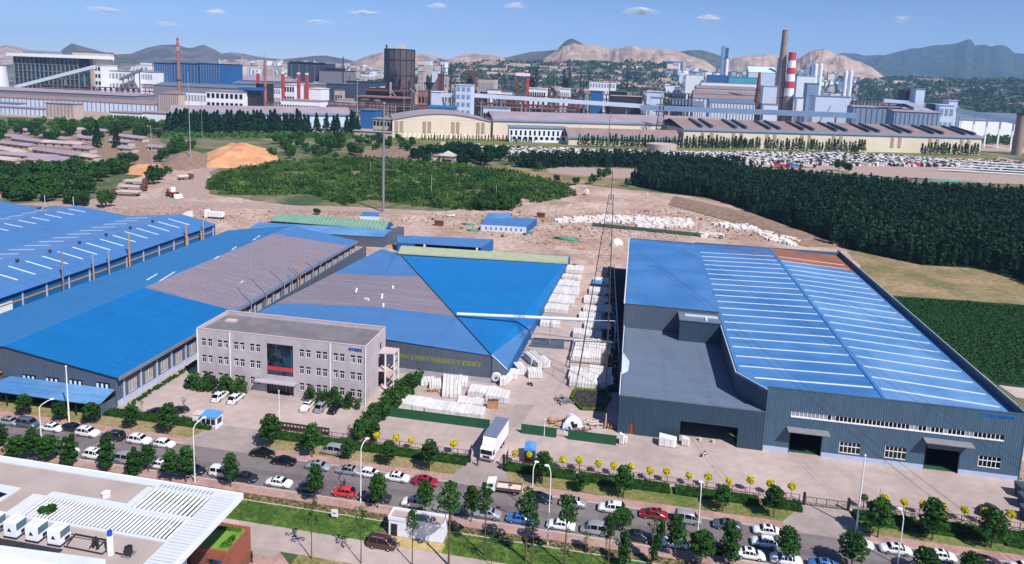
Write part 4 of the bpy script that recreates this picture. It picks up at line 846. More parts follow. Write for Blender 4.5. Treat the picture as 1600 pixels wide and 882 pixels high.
# ================================================================== VEHICLES
def car_proto(kind):
 """lofted body; windows, wheels and lamps are parts. Length along x, nose at +x"""
 # stations: x, belt height, top height, roof half width factor
 K = {
     'sedan': (4.6, .88, [(-2.3, .5, .62, .8), (-2.22, .78, .86, .8), (-1.75, .9, .97, .78), (-1.15, .93, 1.22, .7), (-.75, .94, 1.41, .68), (-.1, .94, 1.46, .7), (.45, .92, 1.42, .7), (.75, .92, 1.28, .72), (1.25, .9, .98, .78), (1.9, .8, .88, .78), (2.2, .66, .74, .72), (2.3, .5, .58, .6)], (3, 4, 7, 8)),
     'hatch': (3.9, .84, [(-1.95, .6, .72, .8), (-1.9, .9, 1.0, .78), (-1.7, .96, 1.3, .72), (-1.3, .97, 1.47, .7), (-.5, .96, 1.52, .7), (.1, .94, 1.49, .7), (.45, .93, 1.36, .72), (.95, .92, 1.03, .78), (1.5, .84, .92, .78), (1.85, .68, .76, .7), (1.95, .5, .58, .6)], (1, 3, 6, 7)),
     'suv': (4.5, .91, [(-2.25, .65, .8, .8), (-2.2, .98, 1.1, .8), (-1.95, 1.04, 1.5, .76), (-1.6, 1.05, 1.68, .74), (-.6, 1.04, 1.72, .75), (.2, 1.02, 1.68, .74), (.6, 1.01, 1.52, .75), (1.1, 1.0, 1.12, .8), (1.75, .94, 1.02, .8), (2.15, .75, .84, .74), (2.25, .55, .64, .64)], (1, 3, 6, 7)),
     'van': (4.3, .84, [(-2.15, .7, .8, .84), (-2.12, 1.0, 1.15, .84), (-2.02, 1.08, 1.75, .84), (-1.8, 1.08, 1.86, .82), (-.6, 1.08, 1.9, .82), (.6, 1.06, 1.87, .82), (1.0, 1.05, 1.7, .82), (1.55, 1.0, 1.12, .82), (1.95, .84, .94, .78), (2.15, .6, .66, .66)], (1, 3, 6, 7)),
 }[kind]
 L_, hw, S, (r0, r1, f0, f1) = K
 secs = []
 for x, zb, zt, rf in S:
  e = 1 - max(0, abs(x) - L_ / 2 + .35) * .45; w = hw * e
  secs.append([(x, w * .86, .2), (x, w * .99, .38), (x, w, .62 if zb > .62 else zb * .9), (x, w * .97, zb), (x, hw * rf * e, zt - .06), (x, hw * rf * .7 * e, zt), (x, 0, zt + .02)])
 def P(i, j):
  if j <= 6: return secs[i][j]
  a = secs[i][12 - j]; return (a[0], -a[1], a[2])
 n = len(S); mb = MB(); vs = [P(i, j) for i in range(n) for j in range(13)]
 fs = [(i * 13 + j, i * 13 + j + 1, (i + 1) * 13 + j + 1, (i + 1) * 13 + j) for i in range(n - 1) for j in range(12)]
 mb.add(vs, fs, 0, True)
 mb.add([P(0, j) for j in range(13)], [tuple(range(12, -1, -1))]); mb.add([P(n - 1, j) for j in range(13)], [tuple(range(13))])
 mb.add([P(i, 0) for i in range(n)] + [P(i, 12) for i in range(n)], [(i, i + 1, n + i + 1, n + i) for i in range(n - 1)])
 def patch(name, i0, i1, j0, j1, inset=.0):
  m_ = MB(); q = []
  for i in range(i0, i1 + 1):
   for j in range(j0, j1 + 1):
    v = Vector(P(i, j)); c = Vector((v.x * .995, 0, .7)); d = (v - c); d.normalize(); q.append(tuple(v + d * .018))
  w = j1 - j0 + 1
  m_.add(q, [(a * w + b, a * w + b + 1, (a + 1) * w + b + 1, (a + 1) * w + b) for a in range(i1 - i0) for b in range(j1 - j0)], 0, True)
  return m_.mesh(name, 'glass_dark')
 parts = [('body', mb.mesh('body_' + kind, 'paint_white'))]
 parts.append(('windscreen', patch('windscreen', f0, f1, 4, 8))); parts.append(('rear_window', patch('rear_window', r0, r1, 4, 8)))
 # side glass: quads shrunk inside the cabin side, split by pillars
 for sgn in (1, -1):
  m_ = MB(); ss = list(range(r0 + (1 if kind in ('suv', 'van', 'hatch') else 0), f1 + 1))
  for a, b in zip(ss[:-1], ss[1:]):
   p = [Vector(P(a, 3)), Vector(P(b, 3)), Vector(P(b, 4)), Vector(P(a, 4))]
   if b == ss[-1] and (p[2] - p[1]).length < .12: p = p[:2] + [p[3]]
   c = sum(p, Vector()) / len(p); q = []
   for v in p:
    w = c + (v - c) * .86; q.append((w.x, (w.y + .02) * sgn, w.z))
   m_.add(q, [tuple(range(len(q)))] if sgn > 0 else [tuple(range(len(q) - 1, -1, -1))])
  parts.append(('side_window', m_.mesh('side_window', 'glass_dark')))
 tm = MB()
 for a, b in ((0, .33),): tm.tube((0, -.11, 0), (0, .11, 0), .32, n=14)
 tyre = tm.mesh('tyre', 'tyre'); rm = MB(); rm.tube((0, -.12, 0), (0, .12, 0), .19, n=10); rim = rm.mesh('rim', 'rim')
 wx = L_ * .29
 wheels = [(wx, hw - .08), (wx, -hw + .08), (-wx, hw - .08), (-wx, -hw + .08)]
 fx_, rx_ = S[-2][0], S[1][0]; zf = S[-2][1] - .02; zr = S[1][1] - .1
 lamps = []
 for s_ in (1, -1):
  a = MB(); a.box(fx_ - .12, s_ * hw * .62 - .15, zf - .1, fx_ + .06, s_ * hw * .62 + .15, zf + .04); lamps.append(('headlight', a.mesh('headlight', 'lamp_clear')))
  a = MB(); a.box(rx_ - .07, s_ * hw * .7 - .14, zr - .12, rx_ + .06, s_ * hw * .7 + .14, zr + .08); lamps.append(('tail_light', a.mesh('tail_light', 'lamp_red')))
 extra = []
 if kind in ('suv', 'van'):
  a = MB()
  for s_ in (1, -1): a.tube((-1.5, s_ * hw * .62, S[4][2] + .03), (.4, s_ * hw * .62, S[4][2] + .01), .03, n=4)
  extra.append(('roof_rail', a.mesh('roof_rail', 'galvanised')))
 if kind in ('sedan', 'suv'):
  a = MB(); a.slab([(-.35, -.35, S[5][2] + .035), (.25, -.35, S[5][2] + .03), (.25, .35, S[5][2] + .03), (-.35, .35, S[5][2] + .035)], .02); extra.append(('sunroof', a.mesh('sunroof', 'glass_dark')))
 return dict(parts=parts, tyre=tyre, rim=rim, wheels=wheels, lamps=lamps, extra=extra)
CARS = {k: car_proto(k) for k in ('sedan', 'hatch', 'suv', 'van')}
def car(name, kind, colour, x, y, label, right=True, cat='car', group='cars parked along the road', z=.02, rz=None, plain=False):
 a = (0 if right else math.pi) if rz is None else rz
 t = thing(name, label, cat, (x, y, z), a, group); pr = CARS[kind]
 def put(nm, me, parent, loc=(0, 0, 0)):
  o = bpy.data.objects.new(nm, me); COL.objects.link(o); o.parent = parent; o.location = loc; return o
 for nm, me in pr['parts']:
  o = put(nm, me, t)
  if nm == 'body': o.material_slots[0].link = 'OBJECT'; o.material_slots[0].material = M('paint_' + colour)
 for nm, me in pr['lamps']: put(nm, me, t)
 for nm, me in pr['extra']:
  if nm == 'sunroof' and plain: continue
  put(nm, me, t)
 for wx, wy in pr['wheels']:
  w = put('wheel', pr['tyre'], t, (wx, wy, .32)); put('rim', pr['rim'], w)
 return t
NY, SY = 108.5, 102.2
def cx_(px, py, y): return V(px, py, y)[0] if False else U(px, py, .6)[0]
ROW_N = [(8, 662, 'sedan', 'silver', 1, 'silver saloon at the left end of the far kerb row'), (42, 663, 'van', 'grey_blue', 1, 'blue grey people carrier between a silver and a white saloon at the far kerb'),
 (77, 670, 'sedan', 'white', 1, 'white saloon parked under the tall white pole at the far kerb'), (135, 677, 'suv', 'white', 1, 'white estate with roof rails overlapping a dark blue car at the far kerb'),
 (175, 683, 'suv', 'charcoal', 0, 'dark grey estate between two white cars at the far kerb'), (217, 688, 'suv', 'white', 1, 'white hatchback behind the small two tone white car at the far kerb'),
 (257, 693, 'hatch', 'white', 1, 'small white car nosing out by the left driveway'), (444, 719, 'sedan', 'black', 0, 'black saloon by itself in front of the shaded black car'),
 (498, 727, 'sedan', 'silver', 1, 'silver saloon just right of the black saloon at the far kerb'), (546, 734, 'sedan', 'silver', 0, 'silver saloon parked left of the small white estate'),
 (580, 737, 'hatch', 'white', 1, 'small boxy white hatchback beside the tall lamp post'), (622, 742, 'sedan', 'white', 1, 'clean white saloon parked behind the crimson coupe'),
 (666, 749, 'sedan', 'crimson', 1, 'crimson saloon at the kerb left of the main driveway'), (843, 774, 'sedan', 'navy', 1, 'dark navy saloon behind the flatbed lorry'),
 (896, 780, 'sedan', 'silver', 0, 'silver saloon between the navy saloon and a white hatchback'), (956, 788, 'suv', 'white', 0, 'white hatchback with raised tail at the far kerb, left of the red car'),
 (1021, 797, 'sedan', 'crimson', 0, 'dark red car that a scooter rider is passing'), (1074, 803, 'van', 'silver', 1, 'silver minivan directly behind the dark red car'),
 (1135, 813, 'sedan', 'grey_blue', 0, 'blue grey saloon under the second kerb tree from the gate'), (1197, 821, 'sedan', 'white', 0, 'white saloon at the far kerb just left of the barred gate driveway'),
 (1337, 841, 'sedan', 'white', 1, 'white saloon at the foot of the leaning white pole'), (1395, 850, 'sedan', 'white', 0, 'white saloon behind the curved street lamp at the right'),
 (1462, 858, 'sedan', 'white', 0, 'white saloon left of the maroon car'), (1531, 869, 'sedan', 'maroon', 0, 'dark maroon saloon near the right edge'), (1596, 877, 'sedan', 'white', 0, 'white saloon cut by the right edge')]
for px, py, k, c, r, lb in ROW_N: car('parked_car', k, c, cx_(px, py, NY), NY, lb, bool(r))
car('parked_car', 'sedan', 'navy', cx_(110, 673, NY) - .6, 109.4, 'dark blue car tucked at the kerb behind the white estate', True)
car('parked_car', 'sedan', 'black', cx_(416, 705, NY) - .3, 109.9, 'black car in the shade of the big street tree', True, z=.1)
car('parked_van', 'van', 'silver', cx_(521, 703, 111), 113.6, 'silver van standing on the verge below the hedge', False, 'van', z=.13)
ROW_S = [(12, 702, 'sedan', 'silver', 1, 'car half hidden by the trees at the left edge of the near kerb'), (50, 708, 'sedan', 'black', 1, 'black car half hidden behind two near kerb trees'), (90, 712, 'sedan', 'white', 1, 'white car mostly hidden by a tall near kerb tree'),
 (138, 718, 'suv', 'white', 1, 'white hatchback between two columnar trees at the near kerb'), (187, 726, 'van', 'silver', 1, 'silver van between two trees at the near kerb'), (243, 733, 'sedan', 'white', 1, 'white saloon with dark glass under a slim tree at the near kerb'),
 (291, 742, 'sedan', 'navy', 1, 'dark navy car behind the twin crowned tree'), (375, 753, 'sedan', 'charcoal', 1, 'charcoal saloon in front of the white microbus'), (431, 759, 'sedan', 'white', 1, 'white saloon alone on the open near kerb'),
 (481, 766, 'suv', 'grey_blue', 0, 'slate blue off roader behind the tree trunk'), (533, 775, 'hatch', 'red', 0, 'bright red hatchback with a person behind it'), (586, 783, 'sedan', 'charcoal', 0, 'charcoal saloon by the foot of the lamp post'),
 (645, 792, 'suv', 'white', 0, 'white car with tree shade, above the white cabin'), (696, 799, 'sedan', 'silver', 0, 'silver saloon just above the end of the white cabin'), (760, 808, 'sedan', 'silver', 0, 'silver saloon behind the slim tall tree'),
 (812, 814, 'sedan', 'blue', 0, 'light blue saloon hidden by two round trees'), (876, 824, 'sedan', 'white', 0, 'white saloon with dark roof glass between the two white poles'), (928, 830, 'van', 'silver', 0, 'silver microvan behind a pair of slim trees'),
 (997, 841, 'sedan', 'charcoal', 1, 'charcoal saloon right of the silver microvan'), (1054, 851, 'hatch', 'white', 0, 'white hatchback with a blue bonnet reflection under a round tree'), (1117, 861, 'sedan', 'black', 0, 'black car in deep shade between two leafy trees'),
 (1172, 869, 'sedan', 'white', 1, 'white saloon nearest the double parked white hatchback'), (1228, 873, 'sedan', 'white', 0, 'white saloon at the near kerb below a round tree'), (1288, 884, 'sedan', 'blue', 0, 'light blue car cut by the bottom edge')]
for px, py, k, c, r, lb in ROW_S: car('parked_car', k, c, cx_(px, py, SY), SY + (-.2 if px > 1000 else 0), lb, bool(r))
car('parked_van', 'van', 'white', cx_(339, 746, SY), SY + .2, 'white microbus at the near kerb left of the charcoal saloon', True, 'van')
p = U(1194, 847, .6); car('parked_car', 'hatch', 'white', p[0], p[1], 'white hatchback double parked in the carriageway', False)
p = U(597, 851, .5); car('parked_van', 'van', 'brown', p[0], p[1], 'dark brown people carrier on the path by the white cabin', True, 'van', 'vehicles off the road', z=.07)
for px, py, k, c, lb in ((344, 620, 'suv', 'white', 'left one of the two white cars facing the office shrubs'), (369, 623, 'suv', 'white', 'right one of the two white cars facing the office shrubs'), (481, 634, 'sedan', 'white', 'white car in the row of three before the office'), (503, 636, 'suv', 'silver', 'silver car in the row of three before the office'), (524, 638, 'sedan', 'black', 'black car in the row of three before the office')):
 p = U(px, py, .5); car('parked_car', k, c, p[0], p[1], lb, rz=math.pi / 2, group='cars parked in the office yard', z=.03)
for px, py, lb, a_ in ((246, 645, 'black car behind the hedge by the guard booth', .3), (277, 643, 'dark car half hidden by a tree left of the guard booth', .9)):
 p = U(px, py, .5); car('parked_car', 'sedan', 'navy', p[0], p[1], lb, rz=a_, group='cars parked in the office yard', z=.03)
for px, py, lb in ((1546, 800, 'dark car behind the hedge in the right corner of the yard'),):
 p = U(px, py, .5); car('parked_car', 'sedan', 'charcoal', p[0], p[1] + .5, lb, rz=.9, group='cars parked in the office yard', z=.03)
p = U(704, 337, .5); car('parked_car', 'suv', 'white', p[0], p[1], 'white vehicle alone on the bare dirt field', rz=.2, group='vehicles off the road', z=.1)

def wheel_on(parent, x, y, r=.45, w=.28):
 m = MB(); m.tube((0, -w / 2, 0), (0, w / 2, 0), r, n=14); me = m.mesh('tyre', 'tyre'); o = bpy.data.objects.new('wheel', me); COL.objects.link(o); o.parent = parent; o.location = (x, y, r)
 q = bpy.data.objects.new('rim', MB().tube((0, -w / 2 - .01, 0), (0, w / 2 + .01, 0), r * .55, n=10).mesh('rim', 'rim')); COL.objects.link(q); q.parent = o
def lpart(parent, name, mb, mats):
 o = bpy.data.objects.new(name, mb.mesh(name, mats)); COL.objects.link(o); o.parent = parent; return o
# box lorry leaving through the gate, nose toward the road
a, b = U(749, 721.5), U(768, 724.5); trk = thing('box_lorry', 'white box lorry with grey roof leaving through the main gate', 'lorry', ((a[0] + b[0]) / 2 + .1, a[1], .06), -math.pi / 2 - .12); trk.scale = (1.05, 1.12, 1.06)
lpart(trk, 'cargo_box', MB().box(-9.0, -1.2, 1.0, -1.75, 1.2, 3.95), 'white_paint'); lpart(trk, 'box_roof', MB().box(-9.05, -1.23, 3.952, -1.7, 1.23, 4.03), 'truck_roof')
lpart(trk, 'cab', MB().prism([(0, -1.1), (.0, 1.1), (-1.65, 1.12), (-1.65, -1.12)], .55, [2.35, 2.35, 2.9, 2.9]), 'white_paint')
lpart(trk, 'wind_deflector', MB().add([(-.7, -1, 2.7), (-.7, 1, 2.7), (-1.65, 1.1, 3.8), (-1.65, -1.1, 3.8), (-1.65, 1.1, 2.8), (-1.65, -1.1, 2.8)], [(0, 1, 2, 3), (1, 4, 2), (0, 3, 5), (3, 2, 4, 5)]), 'white_paint')
lpart(trk, 'windscreen', MB().box(-.02, -1.0, 1.45, .04, 1.0, 2.25), 'glass_dark')
for s_ in (1, -1):
 lpart(trk, 'side_window', MB().box(-1.1, s_ * 1.11 - .02, 1.5, -.25, s_ * 1.11 + .02, 2.15), 'glass_dark'); lpart(trk, 'headlight', MB().box(.0, s_ * .85 - .2, .75, .06, s_ * .85 + .2, .95), 'lamp_clear')
 lpart(trk, 'mirror', MB().box(-.2, s_ * 1.3 - .1, 1.6, -.1, s_ * 1.3 + .1, 2.1), 'dark_steel')
lpart(trk, 'bumper', MB().box(-.1, -1.12, .4, .1, 1.12, .68), 'steel_grey'); lpart(trk, 'grille', MB().box(.01, -.6, .8, .05, .6, 1.2), 'dark_steel'); lpart(trk, 'chassis', MB().box(-8.8, -.5, .55, -.2, .5, .98), 'dark_steel')
for x in (-.75, -5.6, -6.9):
 for s_ in (1, -1): wheel_on(trk, x, s_ * .95)
# flatbed
p = U(756, 768, 0); fb = thing('flatbed_lorry', 'white cab flatbed lorry with empty bed turning in the road', 'lorry', (p[0] + .5, p[1] + .6, .02), math.pi + .04)
lpart(fb, 'cab', MB().prism([(0, -.95), (0, .95), (-1.5, .95), (-1.5, -.95)], .5, [1.9, 1.9, 2.15, 2.15]), 'white_paint'); lpart(fb, 'windscreen', MB().box(-.02, -.85, 1.15, .03, .85, 1.8), 'glass_dark')
for s_ in (1, -1): lpart(fb, 'side_window', MB().box(-1.1, s_ * .96 - .01, 1.2, -.3, s_ * .96 + .01, 1.8), 'glass_dark'); lpart(fb, 'side_board', MB().box(-6.1, s_ * 1.0 - .03, .95, -1.7, s_ * 1.0 + .03, 1.3), 'rust_steel')
lpart(fb, 'bed', MB().box(-6.1, -.96, .82, -1.7, .96, .94), 'stone_warm'); lpart(fb, 'headboard', MB().box(-1.68, -1, .95, -1.6, 1, 1.7), 'steel_grey'); lpart(fb, 'tailboard', MB().box(-6.2, -1, .95, -6.12, 1, 1.35), 'stone_warm'); lpart(fb, 'chassis', MB().box(-6, -.4, .5, -.2, .4, .8), 'dark_steel')
for x in (-.75, -4.9):
 for s_ in (1, -1): wheel_on(fb, x, s_ * .85, .38, .24)
# blue covered tricycle truck by the hedge
p = U(827, 722, 0); bt = thing('covered_truck', 'small blue truck with arched blue cover standing by the hedge', 'truck', (p[0], p[1] + .6, .03), -math.pi / 2 + .1)
lpart(bt, 'cover', MB().add([(-2.5, -1.1, 1.3), (-2.5, -1.1, 2.2), (-2.5, 0, 2.55), (-2.5, 1.1, 2.2), (-2.5, 1.1, 1.3), (.3, -1.1, 1.3), (.3, -1.1, 2.2), (.3, 0, 2.55), (.3, 1.1, 2.2), (.3, 1.1, 1.3)], [(0, 1, 6, 5), (1, 2, 7, 6), (2, 3, 8, 7), (3, 4, 9, 8), (4, 3, 2, 1, 0), (5, 6, 7, 8, 9)]), 'tarp_blue')
lpart(bt, 'body', MB().box(-2.5, -1.05, .5, .3, 1.05, 1.29), 'paint_blue'); lpart(bt, 'cab', MB().prism([(1.6, -.9), (1.6, .9), (.35, .95), (.35, -.95)], .5, [1.5, 1.5, 2.0, 2.0]), 'paint_navy'); lpart(bt, 'windscreen', MB().box(1.58, -.8, .95, 1.63, .8, 1.45), 'glass_dark')
for x in (1.0, -1.6):
 for s_ in (1, -1): wheel_on(bt, x, s_ * .85, .36, .22)
# trucks laid up in the dirt clearing, a red tractor, and boxes
def old_truck(px, py, lb, a_, L_=9):
 p = U(px, py, 0); t = thing('parked_lorry', lb, 'lorry', (p[0], p[1], .05), a_, 'old lorries in the clearing'); t.scale = (1.3,) * 3
 lpart(t, 'bed', MB().box(-L_ / 2, -1.2, 1.1, L_ / 2 - 2.4, 1.2, 1.6), 'steel_grey'); lpart(t, 'bed_side', MB().box(-L_ / 2, -1.25, 1.6, L_ / 2 - 2.4, -1.15, 2.3), 'stone_warm'); lpart(t, 'bed_side', MB().box(-L_ / 2, 1.15, 1.6, L_ / 2 - 2.4, 1.25, 2.3), 'stone_warm')
 lpart(t, 'cab', MB().prism([(L_ / 2, -1.1), (L_ / 2, 1.1), (L_ / 2 - 2.0, 1.1), (L_ / 2 - 2.0, -1.1)], .6, [2.3, 2.3, 2.8, 2.8]), 'rust_steel'); lpart(t, 'windscreen', MB().box(L_ / 2 - .02, -1, 1.5, L_ / 2 + .04, 1, 2.2), 'glass_dark')
 for x in (L_ / 2 - 1, -L_ / 2 + 1.2, -L_ / 2 + 2.5):
  for s_ in (1, -1): wheel_on(t, x, s_ * 1.0, .5, .3)
old_truck(197, 306, 'grey lorry parked lowest in the clearing beside the trees', math.pi + .1, 12); old_truck(208, 298, 'pale long lorry in the middle of the clearing group', .1, 12); old_truck(213, 289, 'rust coloured lorry at the back of the clearing group', .3, 10); old_truck(290, 281, 'brown tipper lorry by itself on the pale haul road', 1.0, 7)
p = U(270, 308, 0); tr = thing('wheel_loader', 'red wheel loader with black tyres and white bucket on the dirt road', 'loader', (p[0], p[1], .05), -.5); tr.scale = (1.4,) * 3
lpart(tr, 'chassis', MB().box(-3, -1, 1, 1.8, 1, 2.1), 'paint_red'); lpart(tr, 'cab', MB().box(-1.1, -.85, 2.1, .6, .85, 3.7), 'white_paint'); lpart(tr, 'engine_cover', MB().box(-3.1, -.95, 2.1, -1.15, .95, 2.8), 'paint_red')
lpart(tr, 'boom', MB().tube((1.2, -.6, 2), (4.2, -.6, .9), .2).tube((1.2, .6, 2), (4.2, .6, .9), .2), 'dark_steel'); lpart(tr, 'bucket', MB().add([(4, -1.5, .2), (5.4, -1.5, .15), (4, -1.5, 1.6), (4, 1.5, .2), (5.4, 1.5, .15), (4, 1.5, 1.6)], [(0, 1, 2), (3, 5, 4), (0, 3, 4, 1), (0, 2, 5, 3), (1, 4, 5, 2)]), 'white_paint')
for x in (-2, 1.6):
 for s_ in (1, -1): wheel_on(tr, x, s_ * 1.2, .95, .6)
p = U(336, 342, 0); w = thing('tank_trailer', 'white box trailer with side hoops parked behind the pale blue factory', 'trailer', (p[0], p[1], .05), .05)
lpart(w, 'body', MB().box(-3, -1.2, 1, 4.2, 1.2, 3.3), 'white_paint'); lpart(w, 'front_box', MB().box(-4.6, -1.3, .5, -3.1, 1.3, 4), 'white_paint'); lpart(w, 'frame', MB().box(-3, -1, .5, 4.2, 1, .95), 'dark_steel')
for k in range(5): lpart(w, 'side_rib', MB().box(-2.6 + k * 1.5, -1.27, 1, -2.5 + k * 1.5, -1.21, 3.3), 'steel_grey')
for x in (-2, 3):
 for s_ in (1, -1): wheel_on(w, x, s_ * 1.0, .45, .25)
p = U(290, 340, 0); w = MB().add([(-3, -1, 0), (3, -1, 0), (3, 1, 0), (-3, 1, 0), (1, -1, 3), (3, -1, 3.2), (3, 1, 3.2), (1, 1, 3)], [(0, 3, 2, 1), (4, 5, 6, 7), (0, 1, 5, 4), (1, 2, 6, 5), (2, 3, 7, 6), (3, 0, 4, 7)]).build('white_hopper', 'white_paint', None, (0, 0, 0)); w.location = p; tag(w, 'white wedge shaped hopper behind the pale blue factory roof', 'hopper')

# people and two wheelers
def person(px, py, label, pose='stand', shirt='cloth_dark', rz=0, z=0.03, at=None):
 p = at or U(px, py, 0); t = thing('person', label, 'person', (p[0], p[1], z), rz)
 jn = {'stand': [(0, 0, .95), (.0, .0, 1.25), (0, 0, 1.45), (0, .01, 1.62), (.1, 0, .5), (.12, .0, .08), (.14, .12, .04), (-.1, 0, .5), (-.12, 0, .08), (-.12, .12, .04), (.2, 0, 1.4), (.27, .03, 1.12), (.28, .12, .88), (-.2, 0, 1.4), (-.27, .03, 1.12), (-.28, .12, .88)],
          'ride': [(0, -.1, .85), (.0, .0, 1.1), (0, .06, 1.3), (0, .1, 1.47), (.14, .3, .8), (.16, .3, .4), (.16, .42, .36), (-.14, .3, .8), (-.16, .3, .4), (-.16, .42, .36), (.2, .05, 1.27), (.27, .25, 1.1), (.24, .5, 1.08), (-.2, .05, 1.27), (-.27, .25, 1.1), (-.24, .5, 1.08)]}[pose]
 ed = [(0, 1), (1, 2), (2, 3), (0, 4), (4, 5), (5, 6), (0, 7), (7, 8), (8, 9), (2, 10), (10, 11), (11, 12), (2, 13), (13, 14), (14, 15)]
 rad = [.14, .15, .09, .055, .085, .05, .04, .085, .05, .04, .06, .045, .03, .06, .045, .03]
 me = bpy.data.meshes.new('body'); me.from_pydata(jn, ed, []); me.materials.append(M(shirt)); o = bpy.data.objects.new('body', me); COL.objects.link(o); o.parent = t
 sk_ = o.modifiers.new('skin', 'SKIN')
 for i, r in enumerate(rad): me.skin_vertices[0].data[i].radius = (r, r)
 me.skin_vertices[0].data[0].use_root = True
 o.modifiers.new('sub', 'SUBSURF').levels = 1
 h = jn[3]; lpart(t, 'head', MB().ball(h[0], h[1] + .01, h[2] + .1, .085, .1, .125, 10, 8).ball(h[0], h[1] + .11, h[2] + .09, .018, .02, .025, 6, 4), 'skin'); lpart(t, 'hair', MB().ball(h[0], h[1] - .015, h[2] + .14, .1, .105, .11, 10, 6), 'hair')
 return t
def two_wheeler(loc, rz, label, body='cloth_dark', name='scooter', cat='scooter'):
 t = thing(name, label, cat, loc, rz)
 for y in (-.55, .55): lpart(t, 'wheel', MB().tube((-.05, y, .28), (.05, y, .28), .28, n=12), 'tyre')
 lpart(t, 'frame', MB().box(-.12, -.6, .4, .12, .1, .72).box(-.14, .1, .2, .14, .35, .35).tube((0, .5, .4), (0, .38, 1.02), .05), body); lpart(t, 'seat', MB().box(-.13, -.6, .721, .13, .05, .8), 'dark_steel'); lpart(t, 'handlebar', MB().tube((-.3, .38, 1.03), (.3, .38, 1.03), .025), 'galvanised')
 return t
p = U(1011, 809, 0); two_wheeler((p[0], p[1], .03), math.pi / 2 + .1, 'dark scooter ridden along the road beside the dark red car'); person(0, 0, 'rider in dark clothing on the scooter by the dark red car', 'ride', rz=math.pi / 2 + .1, at=p)
person(391, 878, 'person in red standing on the near forecourt, next to one in dark clothes', 'stand', 'cloth_red', 1.2, .07); person(394, 880, 'person in dark clothes on the near forecourt beside one in red', 'stand', 'cloth_dark', -1, .07); person(386, 879, 'person in white on the near forecourt, left of the pair', 'stand', 'cloth_white', 0, .07)
person(746, 729, 'person standing by the left gate post in front of the lorry', 'stand', 'cloth_dark'); person(538, 764, 'person standing behind the red hatchback', 'stand', 'cloth_dark')
p = U(1099, 713, 0); two_wheeler((p[0], p[1], .03), 2.4, 'small motor scooter standing alone on the yard before the open doorway', 'cloth_white')
for px, py, lb in ((783, 734, 'scooter leaning by the right gate post'), (828, 603, 'dark scooter parked among stone stacks in the lane'), (877, 626, 'cart like scooter beside the low planter')):
 p = U(px, py, 0); two_wheeler((p[0], p[1], .05), 1.1, lb)
p = U(278, 800, 0)

# ================================================================== STREET FURNITURE
def lamp(px, pb, pt, arm, label, r=.11):
 b = U(px, pb, 0); lo, hi = 0, 60
 for _ in range(40):
  m = (lo + hi) / 2; d = CM @ (np.array([b[0], b[1], m]) - [0, 0, CAMH]); y = CAMF * d[1] / d[2] + CAMCY
  if y > pt: lo = m
  else: hi = m
 h = lo; t = thing('street_lamp', label, 'street lamp', (b[0], b[1], .05), 0, 'white street lamps')
 lpart(t, 'pole', MB().tube((0, 0, 0), (0, 0, h * .9), r, r * .7, n=8), 'white_paint')
 m = MB(); q = (0, 0, h * .9); ax, ay = arm; seg = [(0, 0, h * .9), (ax * .25, ay * .25, h * .955), (ax * .7, ay * .7, h * .99), (ax, ay, h)]
 for a, b_ in zip(seg[:-1], seg[1:]): m.tube(a, b_, r * .68, n=6)
 lpart(t, 'arm', m, 'white_paint')
 d = Vector((ax, ay, 0)); d = d.normalized() if d.length > 0 else Vector((1, 0, 0))
 lpart(t, 'lamp_head', MB().ball(ax + d.x * .2, ay + d.y * .2, h + .02, .42, .3, .12, 10, 6), 'white_paint')
 return t
lamp(304.7, 755, 661, (.7, 1.8), 'white street lamp with cranked arm by the left driveway')
lamp(65.3, 696, 631, (.8, 1.8), 'white street lamp with cranked arm at the far left, behind trees')
lamp(563.6, 786, 693, (.4, 1.4), 'white street lamp with curved top left of the red saloon')
lamp(830.4, 801, 727, (.3, .8), 'white street lamp with curved top, left one of the close pair')
lamp(855.5, 853, 730, (-.5, .1), 'white street lamp with side head, right one of the close pair')
lamp(1089.5, 840, 760, (0, .9), 'white street lamp behind the silver minivan')
lamp(1402.5, 883, 803, (-.2, 1.0), 'white curved street lamp cut by the bottom edge at the right')
def mast(px, pb, pt, r, m_, label, name='pole', cat='pole', group=None, z=0):
 b = U(px, pb, 0); lo, hi = 0, 90
 for _ in range(40):
  mm_ = (lo + hi) / 2; d = CM @ (np.array([b[0], b[1], mm_]) - [0, 0, CAMH]); y = CAMF * d[1] / d[2] + CAMCY
  if y > pt: lo = mm_
  else: hi = mm_
 o = MB().tube((0, 0, 0), (0, 0, lo), r, r * .6, n=8).ball(0, 0, lo, r * 1.2, n=8, k=5).build(name, m_); o.location = (b[0], b[1], z); return tag(o, label, cat, group), lo
mast(108.4, 663, 573, .17, 'white_paint', 'tall plain white pole before the blue lean to roof')
mast(436.5, 667, 611, .12, 'white_paint', 'white flagpole in the yard before the office entrance', 'flagpole', 'flagpole')
mast(1338, 828, 712, .16, 'white_paint', 'tall white pole beside the barred gate')
mast(850.3, 682, 656, .1, 'white_paint', 'short pale pole at the gap in the green wall')
mast(1368, 829, 765, .05, 'dark_steel', 'thin dark pole right of the leaning white pole')
big, bh = mast(598.6, 331, 162, .75, 'steel_grey', 'very tall grey monopole in the dirt field, taller than anything near it', 'monopole', 'mast')
